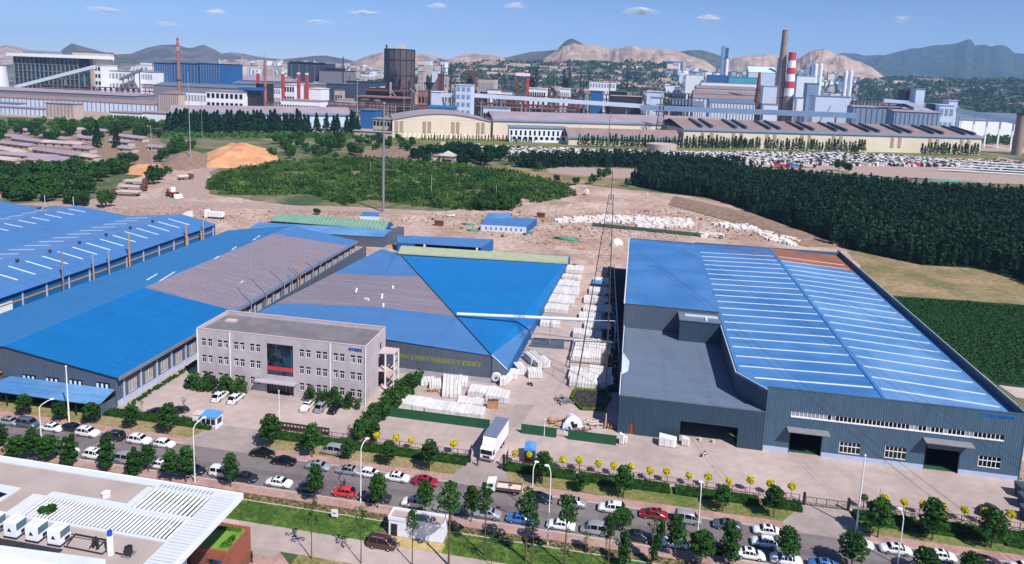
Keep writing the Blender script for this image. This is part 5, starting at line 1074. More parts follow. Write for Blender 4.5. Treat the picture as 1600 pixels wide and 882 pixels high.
for px, pb, pt, r, m_, lb in ((238, 264, 197, .3, 'galvanised', 'pale pole standing before the red earth bank'), (298, 256, 115, .35, 'galvanised', 'slim pole with cross arm above the sand heap'), (316, 216, 160, .3, 'steel_grey', 'dark slim pole behind the conifer row'), (950, 240, 177, .5, 'steel_grey', 'dark grey mast before the cream factory'), (904.5, 234, 197, .3, 'galvanised', 'short white pole at the stone yard'), (768, 216, 174, .3, 'dark_steel', 'thin dark mast at the gable end of the cream factory'), (1051, 236, 198, .25, 'steel_grey', 'thin pole near the round concrete wall'),
       (558, 204, 128, .5, 'galvanised', 'tall pale mast left of the round steel gasholder'), (631, 192, 145, .5, 'galvanised', 'pale mast under the gasholder'), (71, 332, 307, .25, 'plinth', 'short pale post above the pale blue factory, left one'), (116, 340, 309, .25, 'plinth', 'short pale post above the pale blue factory, right one'), (674, 305, 274, .15, 'stone_warm', 'thin post in the shrub field, left one'), (579, 274, 255, .12, 'stone_warm', 'thin post at the top of the shrub field'), (775, 312, 290, .12, 'stone_warm', 'thin post in the shrub field, right one')):
 mast(px, pb, pt, r, m_, lb)
for px, pt, pb in ((391, 388, 470), (415, 372, 462), (443, 365, 455), (455, 410, 455), (464, 385, 446), (468, 385, 444), (488, 383, 432), (500, 398, 428)):
 a = W(px, pb, -102.6); b = W(px, pt, -102.6); col = 'timber' if px in (464, 468) else 'galvanised'
 o = MB().tube((0, 0, 0), (0, 0, b[2]), .13, .1, n=6).build('vent_pipe', col); o.location = (-102.3, a[1], 0); tag(o, {391: 'thin pale pole nearest the office between the two big roofs', 415: 'second thin pole from the office between the roofs', 443: 'third thin pole from the office between the roofs', 455: 'short pole fourth from the office between the roofs', 464: 'left rusty brown pipe of the pair between the roofs', 468: 'right rusty brown pipe of the pair between the roofs', 488: 'pale pole with bent top beyond the rusty pipes', 500: 'last short pole between the two big roofs'}[px], 'pipe')
# lattice mast in the lane
tw = thing('lattice_mast', 'tall slender dark lattice mast rising from the lane beside the low wing', 'mast', (-6.6, 154, 0))
ft = [(-10.6, 151.6), (-3.7, 151.6), (-3.7, 157.4), (-10.6, 157.4)]; top = (-5.0, 155.0); TH = 46.0
def leg_at(i, z): t = (z / TH); s_ = 1 - t * .86; c = (-7.15 + 2.1 * t, 154.5 + .5 * t); return (c[0] + (ft[i][0] + 7.15) * s_, c[1] + (ft[i][1] - 154.5) * s_, z)
for i in range(4): MB().tube(leg_at(i, 0), leg_at(i, TH), .1, .06, n=4).build('leg', 'tower_steel', tw)
lev = [0, 6, 11.5, 16.5, 21, 25, 28.5, 31.7, 34.6, 37.2, 39.6, 41.9, 44, 46]
for k in range(1, len(lev)):
 for i in range(4): MB().tube(leg_at(i, lev[k]), leg_at((i + 1) % 4, lev[k]), .04, n=3).build('strut', 'tower_steel', tw)
 if k > 5:
  for i in range(4): MB().tube(leg_at(i, lev[k - 1]), leg_at((i + 1) % 4, lev[k]), .035, n=3).build('brace', 'tower_steel', tw)
MB().tube((-5.05, 155, 45), (-5.0, 155, 51.5), .07, n=4).build('lightning_rod', 'tower_steel', tw)
# far pylon
p = U(1030, 224, 0); tw = thing('pylon', 'far lattice pylon standing before the cream factory by a round concrete wall', 'pylon', (p[0], p[1], 0))
for sx in (-1, 1):
 for sy in (-1, 1): lpart(tw, 'leg', MB().tube((sx * 6, sy * 6, 0), (sx * 1.2, sy * 1.2, 52), .5, .35, n=4), 'tower_steel')
for z in (8, 16, 24, 32, 40, 48):
 s_ = 6 - 4.8 * z / 52
 lpart(tw, 'strut', MB().tube((-s_, -s_, z), (s_, -s_, z), .3, n=3).tube((s_, -s_, z), (s_, s_, z), .3, n=3).tube((s_, s_, z), (-s_, s_, z), .3, n=3).tube((-s_, s_, z), (-s_, -s_, z), .3, n=3), 'tower_steel')
 lpart(tw, 'brace', MB().tube((-s_, -s_, z), (s_ * .85, -s_ * .85, z + 8), .25, n=3).tube((s_, -s_, z), (-s_ * .85, -s_ * .85, z + 8), .25, n=3), 'tower_steel')
for z, w in ((36, 9), (44, 7)): lpart(tw, 'cross_arm', MB().tube((-w, 0, z), (w, 0, z), .4, n=4), 'tower_steel')
p = U(1034, 238, 0); o = MB().cyl(0, 0, 0, 8.5, 14.5, 14.5, 28).build('round_basin', 'beige_wall', None); o.location = (p[0], p[1], 0); tag(o, 'low round concrete basin wall below the far pylon', 'basin')
# fences and gates
def fence(x0, x1, y, label, h=1.5, step=2.2):
 t = thing('fence', label, 'fence', (x0, y, 0)); n = max(1, int((x1 - x0) / step)); pm = MB().box(-.05, -.05, 0, .05, .05, h).mesh('post', 'rust_steel')
 for k in range(n + 1): inst('post', pm, t, (x0 + (x1 - x0) * k / n, y, 0))
 for z in (h * .35, h * .92): MB().box(x0, y - .03, z, x1, y + .03, z + .06).build('rail', 'rust_steel', t)
 m = MB(); k = x0
 while k < x1: m.box(k, y - .012, .1, k + .025, y + .012, h * .9); k += .45
 tag(m.build('bars', 'rust_steel', t), kind='stuff')
fence(-69.3, -27.6, 118.7, 'thin dark rail fence along the hedge left of the main gate'); fence(-20.3, 31.6, 118.8, 'thin rusty rail fence between the main gate and the barred gate'); fence(39.9, 84, 119.2, 'thin rusty rail fence right of the barred gate')
gt = thing('gate', 'closed black barred gate across the right driveway', 'gate', (35.8, 118.2, 0))
for x in (32.2, 39.4): MB().box(x - .2, 118.0, 0, x + .2, 118.4, 2.3).build('gate_post', 'dark_steel', gt)
for x0 in (32.5, 34.2, 35.9, 37.6):
 lf = MB().box(x0, 118.17, .1, x0 + .06, 118.23, 1.6).box(x0 + 1.6, 118.17, .1, x0 + 1.66, 118.23, 1.6).box(x0 + .06, 118.17, .1, x0 + 1.6, 118.23, .18).box(x0 + .06, 118.17, 1.52, x0 + 1.6, 118.23, 1.6).build('gate_leaf', 'dark_steel', gt)
 for k in range(7): MB().box(x0 + .2 + k * .2, 118.19, .18, x0 + .225 + k * .2, 118.21, 1.52).build('bar', 'dark_steel', lf)
gt = thing('gate', 'open black gate of the main driveway beside the white lorry', 'gate', (-24, 118, 0))
for x in (-27.2, -20.7): MB().box(x - .22, 116.9, 0, x + .22, 117.4, 2.4).build('gate_post', 'dark_steel', gt)
for x0, s_ in ((-27.2, -1), (-20.7, 1)):
 for k in range(5): MB().box(x0 + s_ * .3 - .04, 117.6 + k * .55, .1, x0 + s_ * .3 + .04, 117.66 + k * .55, 1.9).build('bar', 'dark_steel', gt)
 MB().box(x0 + s_ * .3 - .05, 117.5, 1.9, x0 + s_ * .3 + .05, 120, 2.0).build('rail', 'dark_steel', gt)
gt = thing('sliding_gate', 'long dark folding gate drawn aside on the yard left of the hedge', 'gate', (-64, 119.8, 0))
for k in range(18): MB().box(-69.4 + k * .75, 119.6, .1, -69.3 + k * .75, 120, 1.25).build('lattice_bar', 'dark_steel', gt)
MB().box(-69.4, 119.5, 1.25, -56.5, 120.1, 1.35).build('top_rail', 'dark_steel', gt); MB().box(-69.4, 119.55, .3, -56.5, 120.05, .5).build('low_rail', 'dark_steel', gt)
# guard booth
gb_ = thing('guard_booth', 'white guard booth with pale blue roof by the left driveway', 'booth', (-80.5, 117, 0))
MB().box(-82.2, 116.3, 0, -78.9, 118.6, 2.5).build('wall', 'white_wall', gb_); MB().slab([(-82.4, 116.1, 2.6), (-78.7, 116.1, 2.6), (-78.7, 118.8, 2.75), (-82.4, 118.8, 2.75)], .1).build('roof', 'tarp_blue', gb_)
for k in range(3): MB().box(-82 + k * 1.05, 116.24, 1.0, -81.15 + k * 1.05, 116.29, 2.1).build('window', 'glass_dark', gb_)
MB().box(-78.89, 116.8, .9, -78.84, 118.2, 2.0).build('window', 'glass_dark', gb_); MB().box(-82.2, 116.2, .0, -79, 116.29, .6).build('base_panel', 'beige_wall', gb_)
MB().box(-84.4, 116.8, 0, -82.5, 118.6, 2.3).build('side_room', 'white_wall', gb_); MB().box(-84.5, 116.7, 2.3, -82.45, 118.7, 2.4).build('side_roof', 'stone_warm', gb_)
# green screen walls
for x0, x1, lb in ((-48, -26.2, 'long dark green screen wall in front of the white stone stacks'), (-19.6, -.5, 'dark green screen wall right of the yard passage')):
 t = thing('screen_wall', lb, 'wall', (x0, 129.9, 0)); n = int((x1 - x0) / 2.2); w = (x1 - x0) / n
 for k in range(n):
  if x0 > -20 and k == 3: continue
  MB().box(x0 + k * w + .02, 129.85 + (k % 2) * .02, .03, x0 + (k + 1) * w - .02, 130.0 + (k % 2) * .02, 1.95).build('panel', 'green_panel', t)
 for k in range(n + 1): MB().box(x0 + k * w - .04, 130.02, 0, x0 + k * w + .04, 130.1, 2.0).build('post', 'dark_steel', t)
 MB().box(x0, 129.83, 1.96, x1, 130.06, 2.02).build('cap', 'green_panel', t)
# white cabin by the path
cb = thing('cabin', 'small white flat roofed cabin with one dark door between lawn and timber deck', 'cabin', (-30, 94, 0))
MB().box(-34.5, 94.15, 0, -25.7, 96.5, 2.75).build('wall', 'white_wall', cb)
m = MB().box(-34.6, 94.05, 2.75, -25.6, 94.2, 3.25).box(-34.6, 96.45, 2.75, -25.6, 96.6, 3.25).box(-34.6, 94.2, 2.75, -34.45, 96.45, 3.25).box(-25.75, 94.2, 2.75, -25.6, 96.45, 3.25); m.build('parapet', 'white_wall', cb); MB().box(-34.4, 94.25, 2.76, -25.8, 96.4, 2.9).build('roof', 'terrace_pink', cb)
dd = MB().box(-34.1, 94.08, .1, -33.1, 94.14, 2.1).build('door', 'interior_dark', cb); MB().box(-33.3, 94.04, 1.0, -33.2, 94.07, 1.1).build('handle', 'galvanised', dd)
dk = thing('timber_deck', 'timber plank deck in front of the white cabin', 'deck', (-30, 92.8, 0)); pl = MB().box(0, 0, .02, .26, 2.05, .14).mesh('plank', 'deck_timber')
for k in range(32): inst('plank', pl, dk, (-34.9 + k * .3, 91.95, 0))
bx = U(523, 812, 0); sg = thing('notice_board', 'small white notice board standing on the near lawn', 'sign', (bx[0], bx[1], 0))
MB().box(bx[0] - .55, bx[1] - .04, .5, bx[0] + .55, bx[1] + .04, 1.75).build('board', 'white_paint', sg)
glyphs('lettering', 3, bx[0] - .35, bx[0] + .3, bx[1] - .04, 1.0, 1.22, 'foam_black', sg, 4, .02)
for s_ in (-.35, .35): MB().box(bx[0] + s_ - .04, bx[1] + .045, 0, bx[0] + s_ + .04, bx[1] + .1, 1.6).build('leg', 'galvanised', sg)

# ================================================================== STONE YARD IN THE LANE
SEQ = {'n': 0}
def slabs(px, py, w, d, h, a_=0., label='', n=5, m_='stone_white', name='stone_stack', up_=True, at=None):
 """a stack of upright stone slabs on timber skids"""
 p = at or U(px, py, 0); t = thing(name, label, 'stone stack', (p[0], p[1], .02), a_, 'stone stacks in the works lane')
 for k in range(n):
  g_ = RND.uniform(-.04, .04); hh = h * RND.uniform(.88, 1.05)
  lpart(t, 'slab', MB().box(-w / 2 + w * k / n + .03, -d / 2 + g_, .14, -w / 2 + w * (k + 1) / n - .05, d / 2 + g_, .14 + hh), m_)
 for s_ in (-.3, .3): lpart(t, 'skid', MB().box(-w / 2, d * s_ - .06, 0, w / 2, d * s_ + .06, .13), 'timber')
 return t
PLACE = [  # foreground block behind the green wall
 (648, 636, 6, 3.4, 1.3, 0, 'white stone slabs wrapped in sheets at the left end behind the green wall', 4), (668, 640, 5, 3, 1.2, 0, 'second white slab stack from the left behind the green wall', 7), (690, 643, 5.5, 3.4, 1.2, 0, 'third white slab stack from the left behind the green wall', 12), (714, 646, 5.5, 3.2, 1.1, 0, 'fourth white slab stack with dark gaps behind the green wall', 12), (738, 650, 4.5, 3, 1.2, 0, 'white slab stack at the right end behind the green wall', 9),
 (735, 634, 5, 2.6, 1.1, 0, 'low white slab stack behind the right end of the front stacks', 6), (756, 617, 6, 3, 1.2, 0, 'white slab stack above the two brown crates', 8), (778, 624, 4.5, 3.2, 1.3, 0, 'white slab stack right of the two brown crates', 6),
 (700, 606, 2.2, 8, .9, .25, 'long pale stone billets lying slantwise, left ones', 3), (712, 607, 2.4, 8, .9, .25, 'long pale stone billets lying slantwise, right ones', 3), (722, 598, 2.5, 4, 1.1, .2, 'short white stone billets beside the long slanted ones', 4),
 (668, 599, 3, 2.5, .8, .4, 'mixed pale blocks and offcuts near the grey wall', 4), (680, 604, 2.5, 3, .9, .3, 'pale blocks and offcuts left of the slanted billets', 5),
 # lane, west side
 (800, 590, 2.6, 2.2, 1.5, 0, 'white slab stack at the corner of the blue east wall', 4), (812, 582, 2, 3, 1.7, .5, 'tilted white slabs by the blue east wall', 4), (832, 565, 2.6, 3.6, 1.7, .6, 'white slabs fanned beside the lane, upper group', 6), (845, 572, 3.2, 3, 1.5, .6, 'white slabs fanned beside the lane, right group', 6), (835, 588, 3, 2.4, 1.5, .3, 'white slabs fanned beside the lane, lower group', 6),
 (860, 508, 5, 3, 1.1, 0, 'pale slabs and a timber heap beside the blue wall', 6), (868, 486, 7, 3.2, 1.2, 0, 'slatted white stack under the blue wall, nearest the pipe', 9), (876, 473, 8, 5, 1.2, 0, 'broad white stack in the lane, lower one', 10), (884, 460, 8, 5, 1.2, 0, 'broad white stack in the lane, middle one', 10), (888, 448, 7, 4, 1.2, 0, 'broad white stack in the lane, upper one', 8), (892, 436, 7, 2.4, 1.0, 0, 'narrow crate row at the top of the lane', 5), (895, 424, 7, 4, 1.2, 0, 'timber framed pale stack at the far end of the lane', 5)]
for q in PLACE: slabs(q[0], q[1], q[2] * 1.12, q[3] * (1.6 if q[0] > 855 else 1.25), q[4] * 1.1, q[5], q[6], q[7])
R2 = [(939, 443, 5, 5, 1.1), (936, 458, 6, 4, 1.1), (931, 472, 7, 4, 1.1), (925, 487, 5, 3, 1.2), (944, 487, 4, 5, 1.2), (922, 500, 6, 4, 1.3), (934, 514, 7, 3.4, 1.2), (908, 525, 4, 3, 1.3), (928, 528, 4, 3, 1.2), (911, 545, 5, 6, 1.4), (939, 546, 5, 5, 1.3), (925, 558, 4, 5, 1.3), (908, 561, 5, 3, 1.3), (914, 590, 7, 4, 1.3), (938, 588, 5, 4, 1.3), (912, 601, 6, 3, 1.2), (936, 600, 6, 3, 1.3)]
nm_ = ['by the blue tarpaulin', 'below the blue tarpaulin', 'third down', 'fourth down at the left', 'fourth down at the right', 'fifth down', 'sixth down', 'seventh down at the left', 'seventh down at the right', 'eighth down at the left, in the dark frame', 'eighth down at the right, in the dark frame', 'ninth down', 'ninth down at the left', 'above the planter at the left', 'above the planter at the right', 'touching the planter at the left', 'touching the planter at the right']
for q, s_ in zip(R2, nm_): slabs(q[0], q[1], q[2] * 1.1, q[3] * 1.4, q[4], RND.uniform(-.04, .04), 'white slab stack under the lattice mast, ' + s_, RND.randint(7, 11))
p = U(934, 448, 0); o = MB().slab([(-2, -2, 1.5), (1.8, -1.9, 1.45), (2, 1.8, 1.5), (-1.6, 2, 1.6)], .05).build('tarpaulin', 'tarp_blue'); o.location = (p[0], p[1] + .6, 0); tag(o, 'bright blue tarpaulin over the stack at the top of the lane', 'tarpaulin')
for k, (px, lb) in enumerate(((766, 'left one of the two brown crates in the stone yard'), (774, 'right one of the two brown crates in the stone yard'))):
 p = U(px - .5, 639, 0); t = thing('crate', lb, 'crate', (p[0], p[1] + .4, .02), 0, 'brown crates')
 for j in range(4): lpart(t, 'board', MB().box(-.6 + j * .3 + .01, -.5, 0, -.31 + j * .3, .5, 1.75), 'timber')
 lpart(t, 'lid', MB().box(-.62, -.52, 1.76, .62, .52, 1.82), 'rust_steel')
p = U(775, 599, 0); t = thing('cable_drum', 'white wheel shaped drum with dark hub on a brown cradle by the lane corner', 'drum', (p[0], p[1], 0), .2)
lpart(t, 'disc', MB().tube((0, -.5, 1.6), (0, .0, 1.75), 1.15, n=20), 'white_paint'); lpart(t, 'hub', MB().tube((0, -.6, 1.58), (0, -.51, 1.6), .28, n=10), 'dark_steel'); lpart(t, 'cradle', MB().box(-.9, .2, 0, 1.6, 1.6, 1.4), 'timber')
for k in range(4):
 p = U(786 + k * 2, 603 - k, 0); slabs(0, 0, 1.6, 1.2, 1.8, .2, 'upright white slab group %s at the blue wall corner' % ['first', 'second', 'third', 'fourth'][k], 2, at=(p[0], p[1] + k * .6, 0))
# white domed tank lying behind the green wall
p = U(893, 668, 0); t = thing('white_tank', 'big white half shell tank with black opening behind the green wall', 'tank', (p[0], p[1] + .6, 0), .3)
m = MB()
for k in range(10):
 a, b = math.pi * k / 10, math.pi * (k + 1) / 10
 m.add([(2.1 * math.cos(a), -1.2, 2.9 * math.sin(a)), (2.1 * math.cos(b), -1.2, 2.9 * math.sin(b)), (1.2 * math.cos(b), 1.8, 2.0 * math.sin(b)), (1.2 * math.cos(a), 1.8, 2.0 * math.sin(a))], [(0, 1, 2, 3)], 0, True)
m.add([(2.1 * math.cos(math.pi * k / 10), -1.2, 2.9 * math.sin(math.pi * k / 10)) for k in range(11)], [tuple(range(10, -1, -1))]); m.add([(1.2 * math.cos(math.pi * k / 10), 1.8, 2.0 * math.sin(math.pi * k / 10)) for k in range(11)], [tuple(range(11))])
lpart(t, 'shell', m, 'white_paint'); lpart(t, 'opening', MB().box(-.5, -1.26, .3, .9, -1.21, 1.1).box(-.5, -1.25, 1.1, .1, -1.21, 1.6), 'foam_black'); lpart(t, 'flange', MB().slab([(-2.4, -1.9, .1), (-.2, -1.9, .1), (-.6, -1.22, 1.4), (-2.1, -1.22, 1.4)], .06), 'plinth')
def heap(px, py, n, r, label, m_='timber', size=(.2, 1.6), name='timber_heap', cat='heap'):
 p = U(px, py, 0); t = thing(name, label, cat, (p[0], p[1], .02))
 for k in range(n):
  a = RND.uniform(0, 3.1); L_ = RND.uniform(*size) + .4; x, y = RND.uniform(-r, r), RND.uniform(-r * .6, r * .6); z = RND.uniform(.1, .7)
  lpart(t, 'piece', MB().tube((x - math.cos(a) * L_ / 2, y - math.sin(a) * L_ / 2, z), (x + math.cos(a) * L_ / 2, y + math.sin(a) * L_ / 2, z + RND.uniform(-.2, .3)), RND.uniform(.06, .16), n=5), m_)
heap(870, 663, 26, 2.0, 'heap of brown timber left of the white tank'); heap(920, 663, 20, 2, 'low heap of grey offcuts right of the white tank', 'stone_warm', name='rubble_heap'); heap(951, 668, 18, .9, 'yellow brown logs stacked at the dark corner of the wing', size=(.8, 1.2)); heap(905, 672, 22, 3, 'scrap timber strip behind the green wall', 'rust_steel')
heap(880, 628, 16, 1.6, 'bent grey pipes heaped beside the planter', 'steel_grey', (1, 3), 'pipe_heap'); heap(855, 506, 12, 1.2, 'brown timber scraps under the blue wall'); heap(905, 389, 20, 3, 'brown machine parts and timber past the far end of the lane', 'timber'); heap(678, 612, 14, 1.2, 'brown timber scraps between white blocks', 'timber'); heap(705, 610, 14, 1.0, 'orange timber scraps under the slanted billets', 'timber'); heap(893, 414, 22, 2.6, 'brown timber frames at the far end of the lane')
p = U(946, 668, 0); o = MB().cyl(0, 0, 0, 3.0, .14, .12, 8).build('bollard', 'stone_warm'); o.location = (p[0], p[1], 0); tag(o, 'pale upright post at the dark corner of the wing', 'post')
# octagonal clipped planter
P8 = [(-11.1, 147.4), (-8.4, 142.9), (-3.9, 143.6), (-2.6, 150.2), (-3.6, 153), (-10.6, 151.6)]
pc = thing('planter', 'clipped hedge planter of six sides filled with dark gravel under the mast', 'planter', (-7, 148, 0))
ins = [(-7 + (x + 7) * .86, 148 + (y - 148) * .86) for x, y in P8]; MB().prism(ins, 0, .5).build('gravel_fill', 'stone_dark', pc)
vv = []
for i in range(6):
 a, b = P8[i], P8[(i + 1) % 6]; L_ = math.hypot(b[0] - a[0], b[1] - a[1]); k = int(L_ / .35)
 vv += [(a[0] + (b[0] - a[0]) * j / k, a[1] + (b[1] - a[1]) * j / k, .45, .35, .35, .42) for j in range(k)]
o = bpy.data.objects.new('clipped_hedge', quads_mesh('clipped_hedge', leaves(np.array(vv), 26, .22, 1, seed=5) - np.array([-7, 148, 0]), 'leaf_hedge_light')); COL.objects.link(o); o.parent = pc
m = MB()
for i in range(6):
 a, b = P8[i], P8[(i + 1) % 6]; m.tube((a[0], a[1], .4), (b[0], b[1], .4), .3, n=6)
m.build('hedge_core', 'leaf_hedge_light', pc)
# black aggregate bank beside the wing
bk = thing('aggregate_bank', 'long dark bank of black aggregate between the stacks and the big hall', 'bank', (-4, 200, 0))
bp = UP((950, 421), (957.5, 421), (961.5, 500), (964.5, 560), (965, 613), (948, 613), (949, 571), (955, 549), (942, 527), (938, 515), (943, 502), (946, 472), (949, 445))
m = MB().prism(bp, 0, .8); m.build('bank_body', 'stone_dark', bk)
m = MB(); g_ = random.Random(3)
for x, y in scatter(bp, .42, 5):
 s_ = g_.uniform(.12, .34); m.obox(x, y, .78 + g_.uniform(-.05, .3), s_, s_ * g_.uniform(.5, 1.6), s_ * .7, g_.uniform(0, 3), 1 if g_.random() < .2 else 0)
tag(m.build('aggregate', ['stone_dark', 'stone_white'], bk), kind='stuff')
kw = thing('lane_wall', 'thin pale wall running up the lane beside the black bank', 'wall', (-4, 215, 0)); MB().prism([(-6.0, 259), (-1.4, 174), (-1.2, 174), (-5.8, 259)], 0, 1.9).build('wall', 'metal_trim', kw)
MB().prism([(-5.6, 259), (-1.0, 174), (-1.0, 258.8)], 0.02, .06).build('alley_shade', 'interior_dark', kw)  # dark sheet standing in for the shadow on the alley ground
# dark steel frame lying across the lane and grey panel on the paving
p = [U(835, 528, .4), U(882, 531, .4), U(881, 544, .4), U(827, 540, .4)]
o = MB().slab(p, .35).build('panel_stack', 'clad_grey'); tag(o, 'flat dark slate panel stack lying on the paving of the lane', 'panel stack')
o = thing('steel_frame', 'dark rectangular steel frame round the white stacks near the mast', 'frame', U(930, 555, 0)); f4 = [U(899, 533, 1.6), U(962, 536, 1.6), U(955, 571, 1.6), U(890, 566, 1.6)]
for i in range(4): MB().tube(f4[i], f4[(i + 1) % 4], .12, n=4).build('beam', 'dark_steel', o); MB().box(f4[i][0] - .1, f4[i][1] - .1, 0, f4[i][0] + .1, f4[i][1] + .1, 1.55).build('leg', 'dark_steel', o)
# white blocks before the wing doorway
for px, py, w, d, h, lb in ((1043, 697, 3.4, 2, 1.9, 'large white wrapped block standing left of the open doorway'), (1071, 697, 1.5, 1.2, 1.7, 'tall white wrapped block just left of the open doorway'), (975, 693, 1.2, .8, 1.5, 'white machine panel beside the small orange door'), (971, 695, .9, .8, 2.3, 'taller white machine panel at the end of the green wall')):
 p = U(px, py, 0); t = thing('wrapped_block', lb, 'block', (p[0], p[1] + .3, .02), -.05)
 lpart(t, 'block', MB().prism([(-w / 2, -d / 2), (w * .35, -d / 2), (w / 2, -d * .2), (w / 2, d / 2), (-w / 2, d / 2)], .14, [h, h * .92, h * .8, h * .8, h]), 'stone_white'); lpart(t, 'skid', MB().box(-w / 2, -d * .3, 0, w / 2, d * .3, .13), 'timber')
 for s_ in (-.2, .15): lpart(t, 'strap', MB().box(w * s_ - .03, -d / 2 - .02, .15, w * s_ + .03, -d / 2 - .005, h * .9), 'steel_grey')
for px, py, lb in ((1093, 689, 'small white drum inside the doorway'), (1114, 692, 'low pale pallet inside the doorway')):
 p = U(px, py, 0); o = MB().cyl(0, 0, 0, .6, .35, .3, 10).build('drum', 'stone_warm'); o.location = (p[0], p[1], .06); tag(o, lb, 'drum')
# dark skips at the right edge
for k, (px, py) in enumerate(((1592, 775), (1597, 792), (1600, 812))):
 p = U(px, py, 0); o = MB().add([(-1.6, -1, 0), (1.6, -1, 0), (1.6, 1, 0), (-1.6, 1, 0), (-1.9, -1.2, 2.2), (1.9, -1.2, 2.2), (1.9, 1.2, 2.2), (-1.9, 1.2, 2.2)], [(0, 3, 2, 1), (0, 1, 5, 4), (1, 2, 6, 5), (2, 3, 7, 6), (3, 0, 4, 7), (4, 5, 6, 7)]).build('skip', 'dark_slate_wall'); o.location = (p[0] + 1.4, p[1], .02); tag(o, ['dark steel skip at the right edge of the yard, farthest one', 'dark steel skip at the right edge of the yard, middle one', 'dark steel skip at the right edge of the yard, nearest one'][k], 'skip', 'skips at the right edge')
p = U(1540, 798, 0); t = thing('pallet_frame', 'brown steel frame propped by the hedge in the right corner', 'frame', (p[0], p[1], 0), .2)
lpart(t, 'frame', MB().box(-1.4, -.1, 1.0, 1.4, 0, 1.1).box(-1.4, -.1, .1, 1.4, 0, .2).box(-1.4, -.1, .2, -1.3, 0, 1.0).box(1.3, -.1, .2, 1.4, 0, 1.0).box(-.1, -.1, .2, .1, 0, 1), 'rust_steel')

# ================================================================== NEAR TERRACE ROOF AND BRICK WING
TZ = 15.0
tb = thing('terrace_building', 'flat pink roofed building with broad white louvred eaves in the near left corner', 'building', (-75, 68, 0))
EY, EX = 77.8, -49.1       # north eave line and east eave line of the big roof
MB().box(-110, 40, .1, EX - 6.5, EY - 3, TZ - .6).build('wall', 'white_wall', tb)
# opening cut through by louvre pits: the deck is laid in pieces round them
hx0, hx1, hy0, hy1 = -73.4, -52.6, 67.6, 71.4          # long louvre
kx0, kx1, ky0, ky1 = -61.3, -52.6, 71.9, 76.3         # upper right louvre
dk_ = 'terrace_pink'
for q in ((-110, 40, EX - 3.5, hy0), (-110, hy0, hx0, EY - 1.1), (hx0, hy1, kx0, EY - 1.1)):
 MB().box(q[0], q[1], TZ - .5, q[2] - .005, q[3], TZ).build('deck', dk_, tb)
for q in ((hx0, hy0, hx1, hy1), (kx0, ky0, kx1, ky1)): MB().box(q[0], q[1], TZ - 1.6, q[2], q[3], TZ - 1.5).build('pit_floor', 'interior_dark', tb)
# white margins
for q in ((-110, EY - 1.1, EX, EY), (EX - 3.5, 40, EX, EY - 1.1), (kx0 - 1.0, ky0, kx0, ky1), (hx0 - 2.0, hy0 - .1, hx0, hy1 + .1), (hx0, hy1, kx0 - 1.0, hy1 + 1.1), (kx0 - .99, hy1 + .0, EX - 3.5, ky0), (kx0, ky1, EX - 3.5, EY - 1.1), (hx0 - 2.0, hy0 - .5, hx1 + .01, hy0 - .1)):
 MB().box(q[0] + .004, q[1] + .004, TZ - .45, q[2], q[3], TZ + .14).build('eave_panel', 'metal_trim', tb)
MB().box(-110, EY, TZ - .55, EX + .04, EY + .12, TZ + .2).build('fascia', 'white_paint', tb); MB().box(EX, 40, TZ - .55, EX + .12, EY, TZ + .2).build('fascia', 'white_paint', tb)
for k in range(60):
 y = 45 + k * .53
 if y < EY - 1.3: MB().box(EX - 3.3, y, TZ + .141, EX - .4, y + .05, TZ + .16).build('seam', 'steel_grey' if k % 6 == 0 else 'galvanised', tb)
lvm = MB().box(0, hy0 + .05, TZ + .02, .27, hy1 - .05, TZ + .1).mesh('louvre', 'white_paint'); lvm2 = MB().box(0, ky0 + .05, TZ + .02, .34, ky1 - .05, TZ + .1).mesh('louvre', 'white_paint')
for k in range(38): inst('louvre', lvm, tb, (hx0 + .25 + k * .545, 0, 0))
for k in range(13): inst('louvre', lvm2, tb, (kx0 + .3 + k * .65, 0, 0))
lv3 = MB().box(0, ky1 + .25, TZ + .141, .16, ky1 + .95, TZ + .17).mesh('vent_slot', 'steel_grey')
for k in range(14): inst('vent_slot', lv3, tb, (kx0 + .6 + k * .58, 0, 0))
# the pool of glass at the far left and the lower louvre
P0 = [U(0, 758, TZ)[:2], U(32, 764, TZ)[:2], U(0, 785, TZ)[:2], (U(0, 785, TZ)[0] - 3, U(0, 785, TZ)[1])]; MB().prism(P0, TZ + .005, TZ + .15).build('eave_panel', 'metal_trim', tb)
P0 = [U(-5, 769, TZ)[:2], U(12, 774, TZ)[:2], U(-5, 782, TZ)[:2]]; MB().prism(P0, TZ + .151, TZ + .17).build('skylight_pane', 'glass_teal', tb)
P0 = [U(0, 854, TZ)[:2], U(165, 876, TZ)[:2], U(165, 900, TZ)[:2], U(0, 900, TZ)[:2]]; MB().prism(P0, TZ + .006, TZ + .15).build('eave_panel', 'metal_trim', tb)
a, b = U(5, 866, TZ), U(130, 882, TZ)
for k in range(30):
 x = a[0] + k * .32; MB().box(x, a[1] - 2.5, TZ + .16, x + .14, a[1] - .1 - k * .01, TZ + .24).build('louvre', 'white_paint', tb)
c0 = U(74, 800, TZ)
o = bpy.data.objects.new('roof_shrub', quads_mesh('roof_shrub', leaves(np.array([(0, 0, .2, 1.1, .7, .5), (.5, .2, .5, .7, .5, .4), (-.5, -.2, .3, .6, .5, .4)]), 150, .3, 1, seed=9), 'leaf_bush')); COL.objects.link(o); o.location = (c0[0], c0[1], TZ); tag(o, 'green shrub poking up through the long roof louvre', 'shrub')
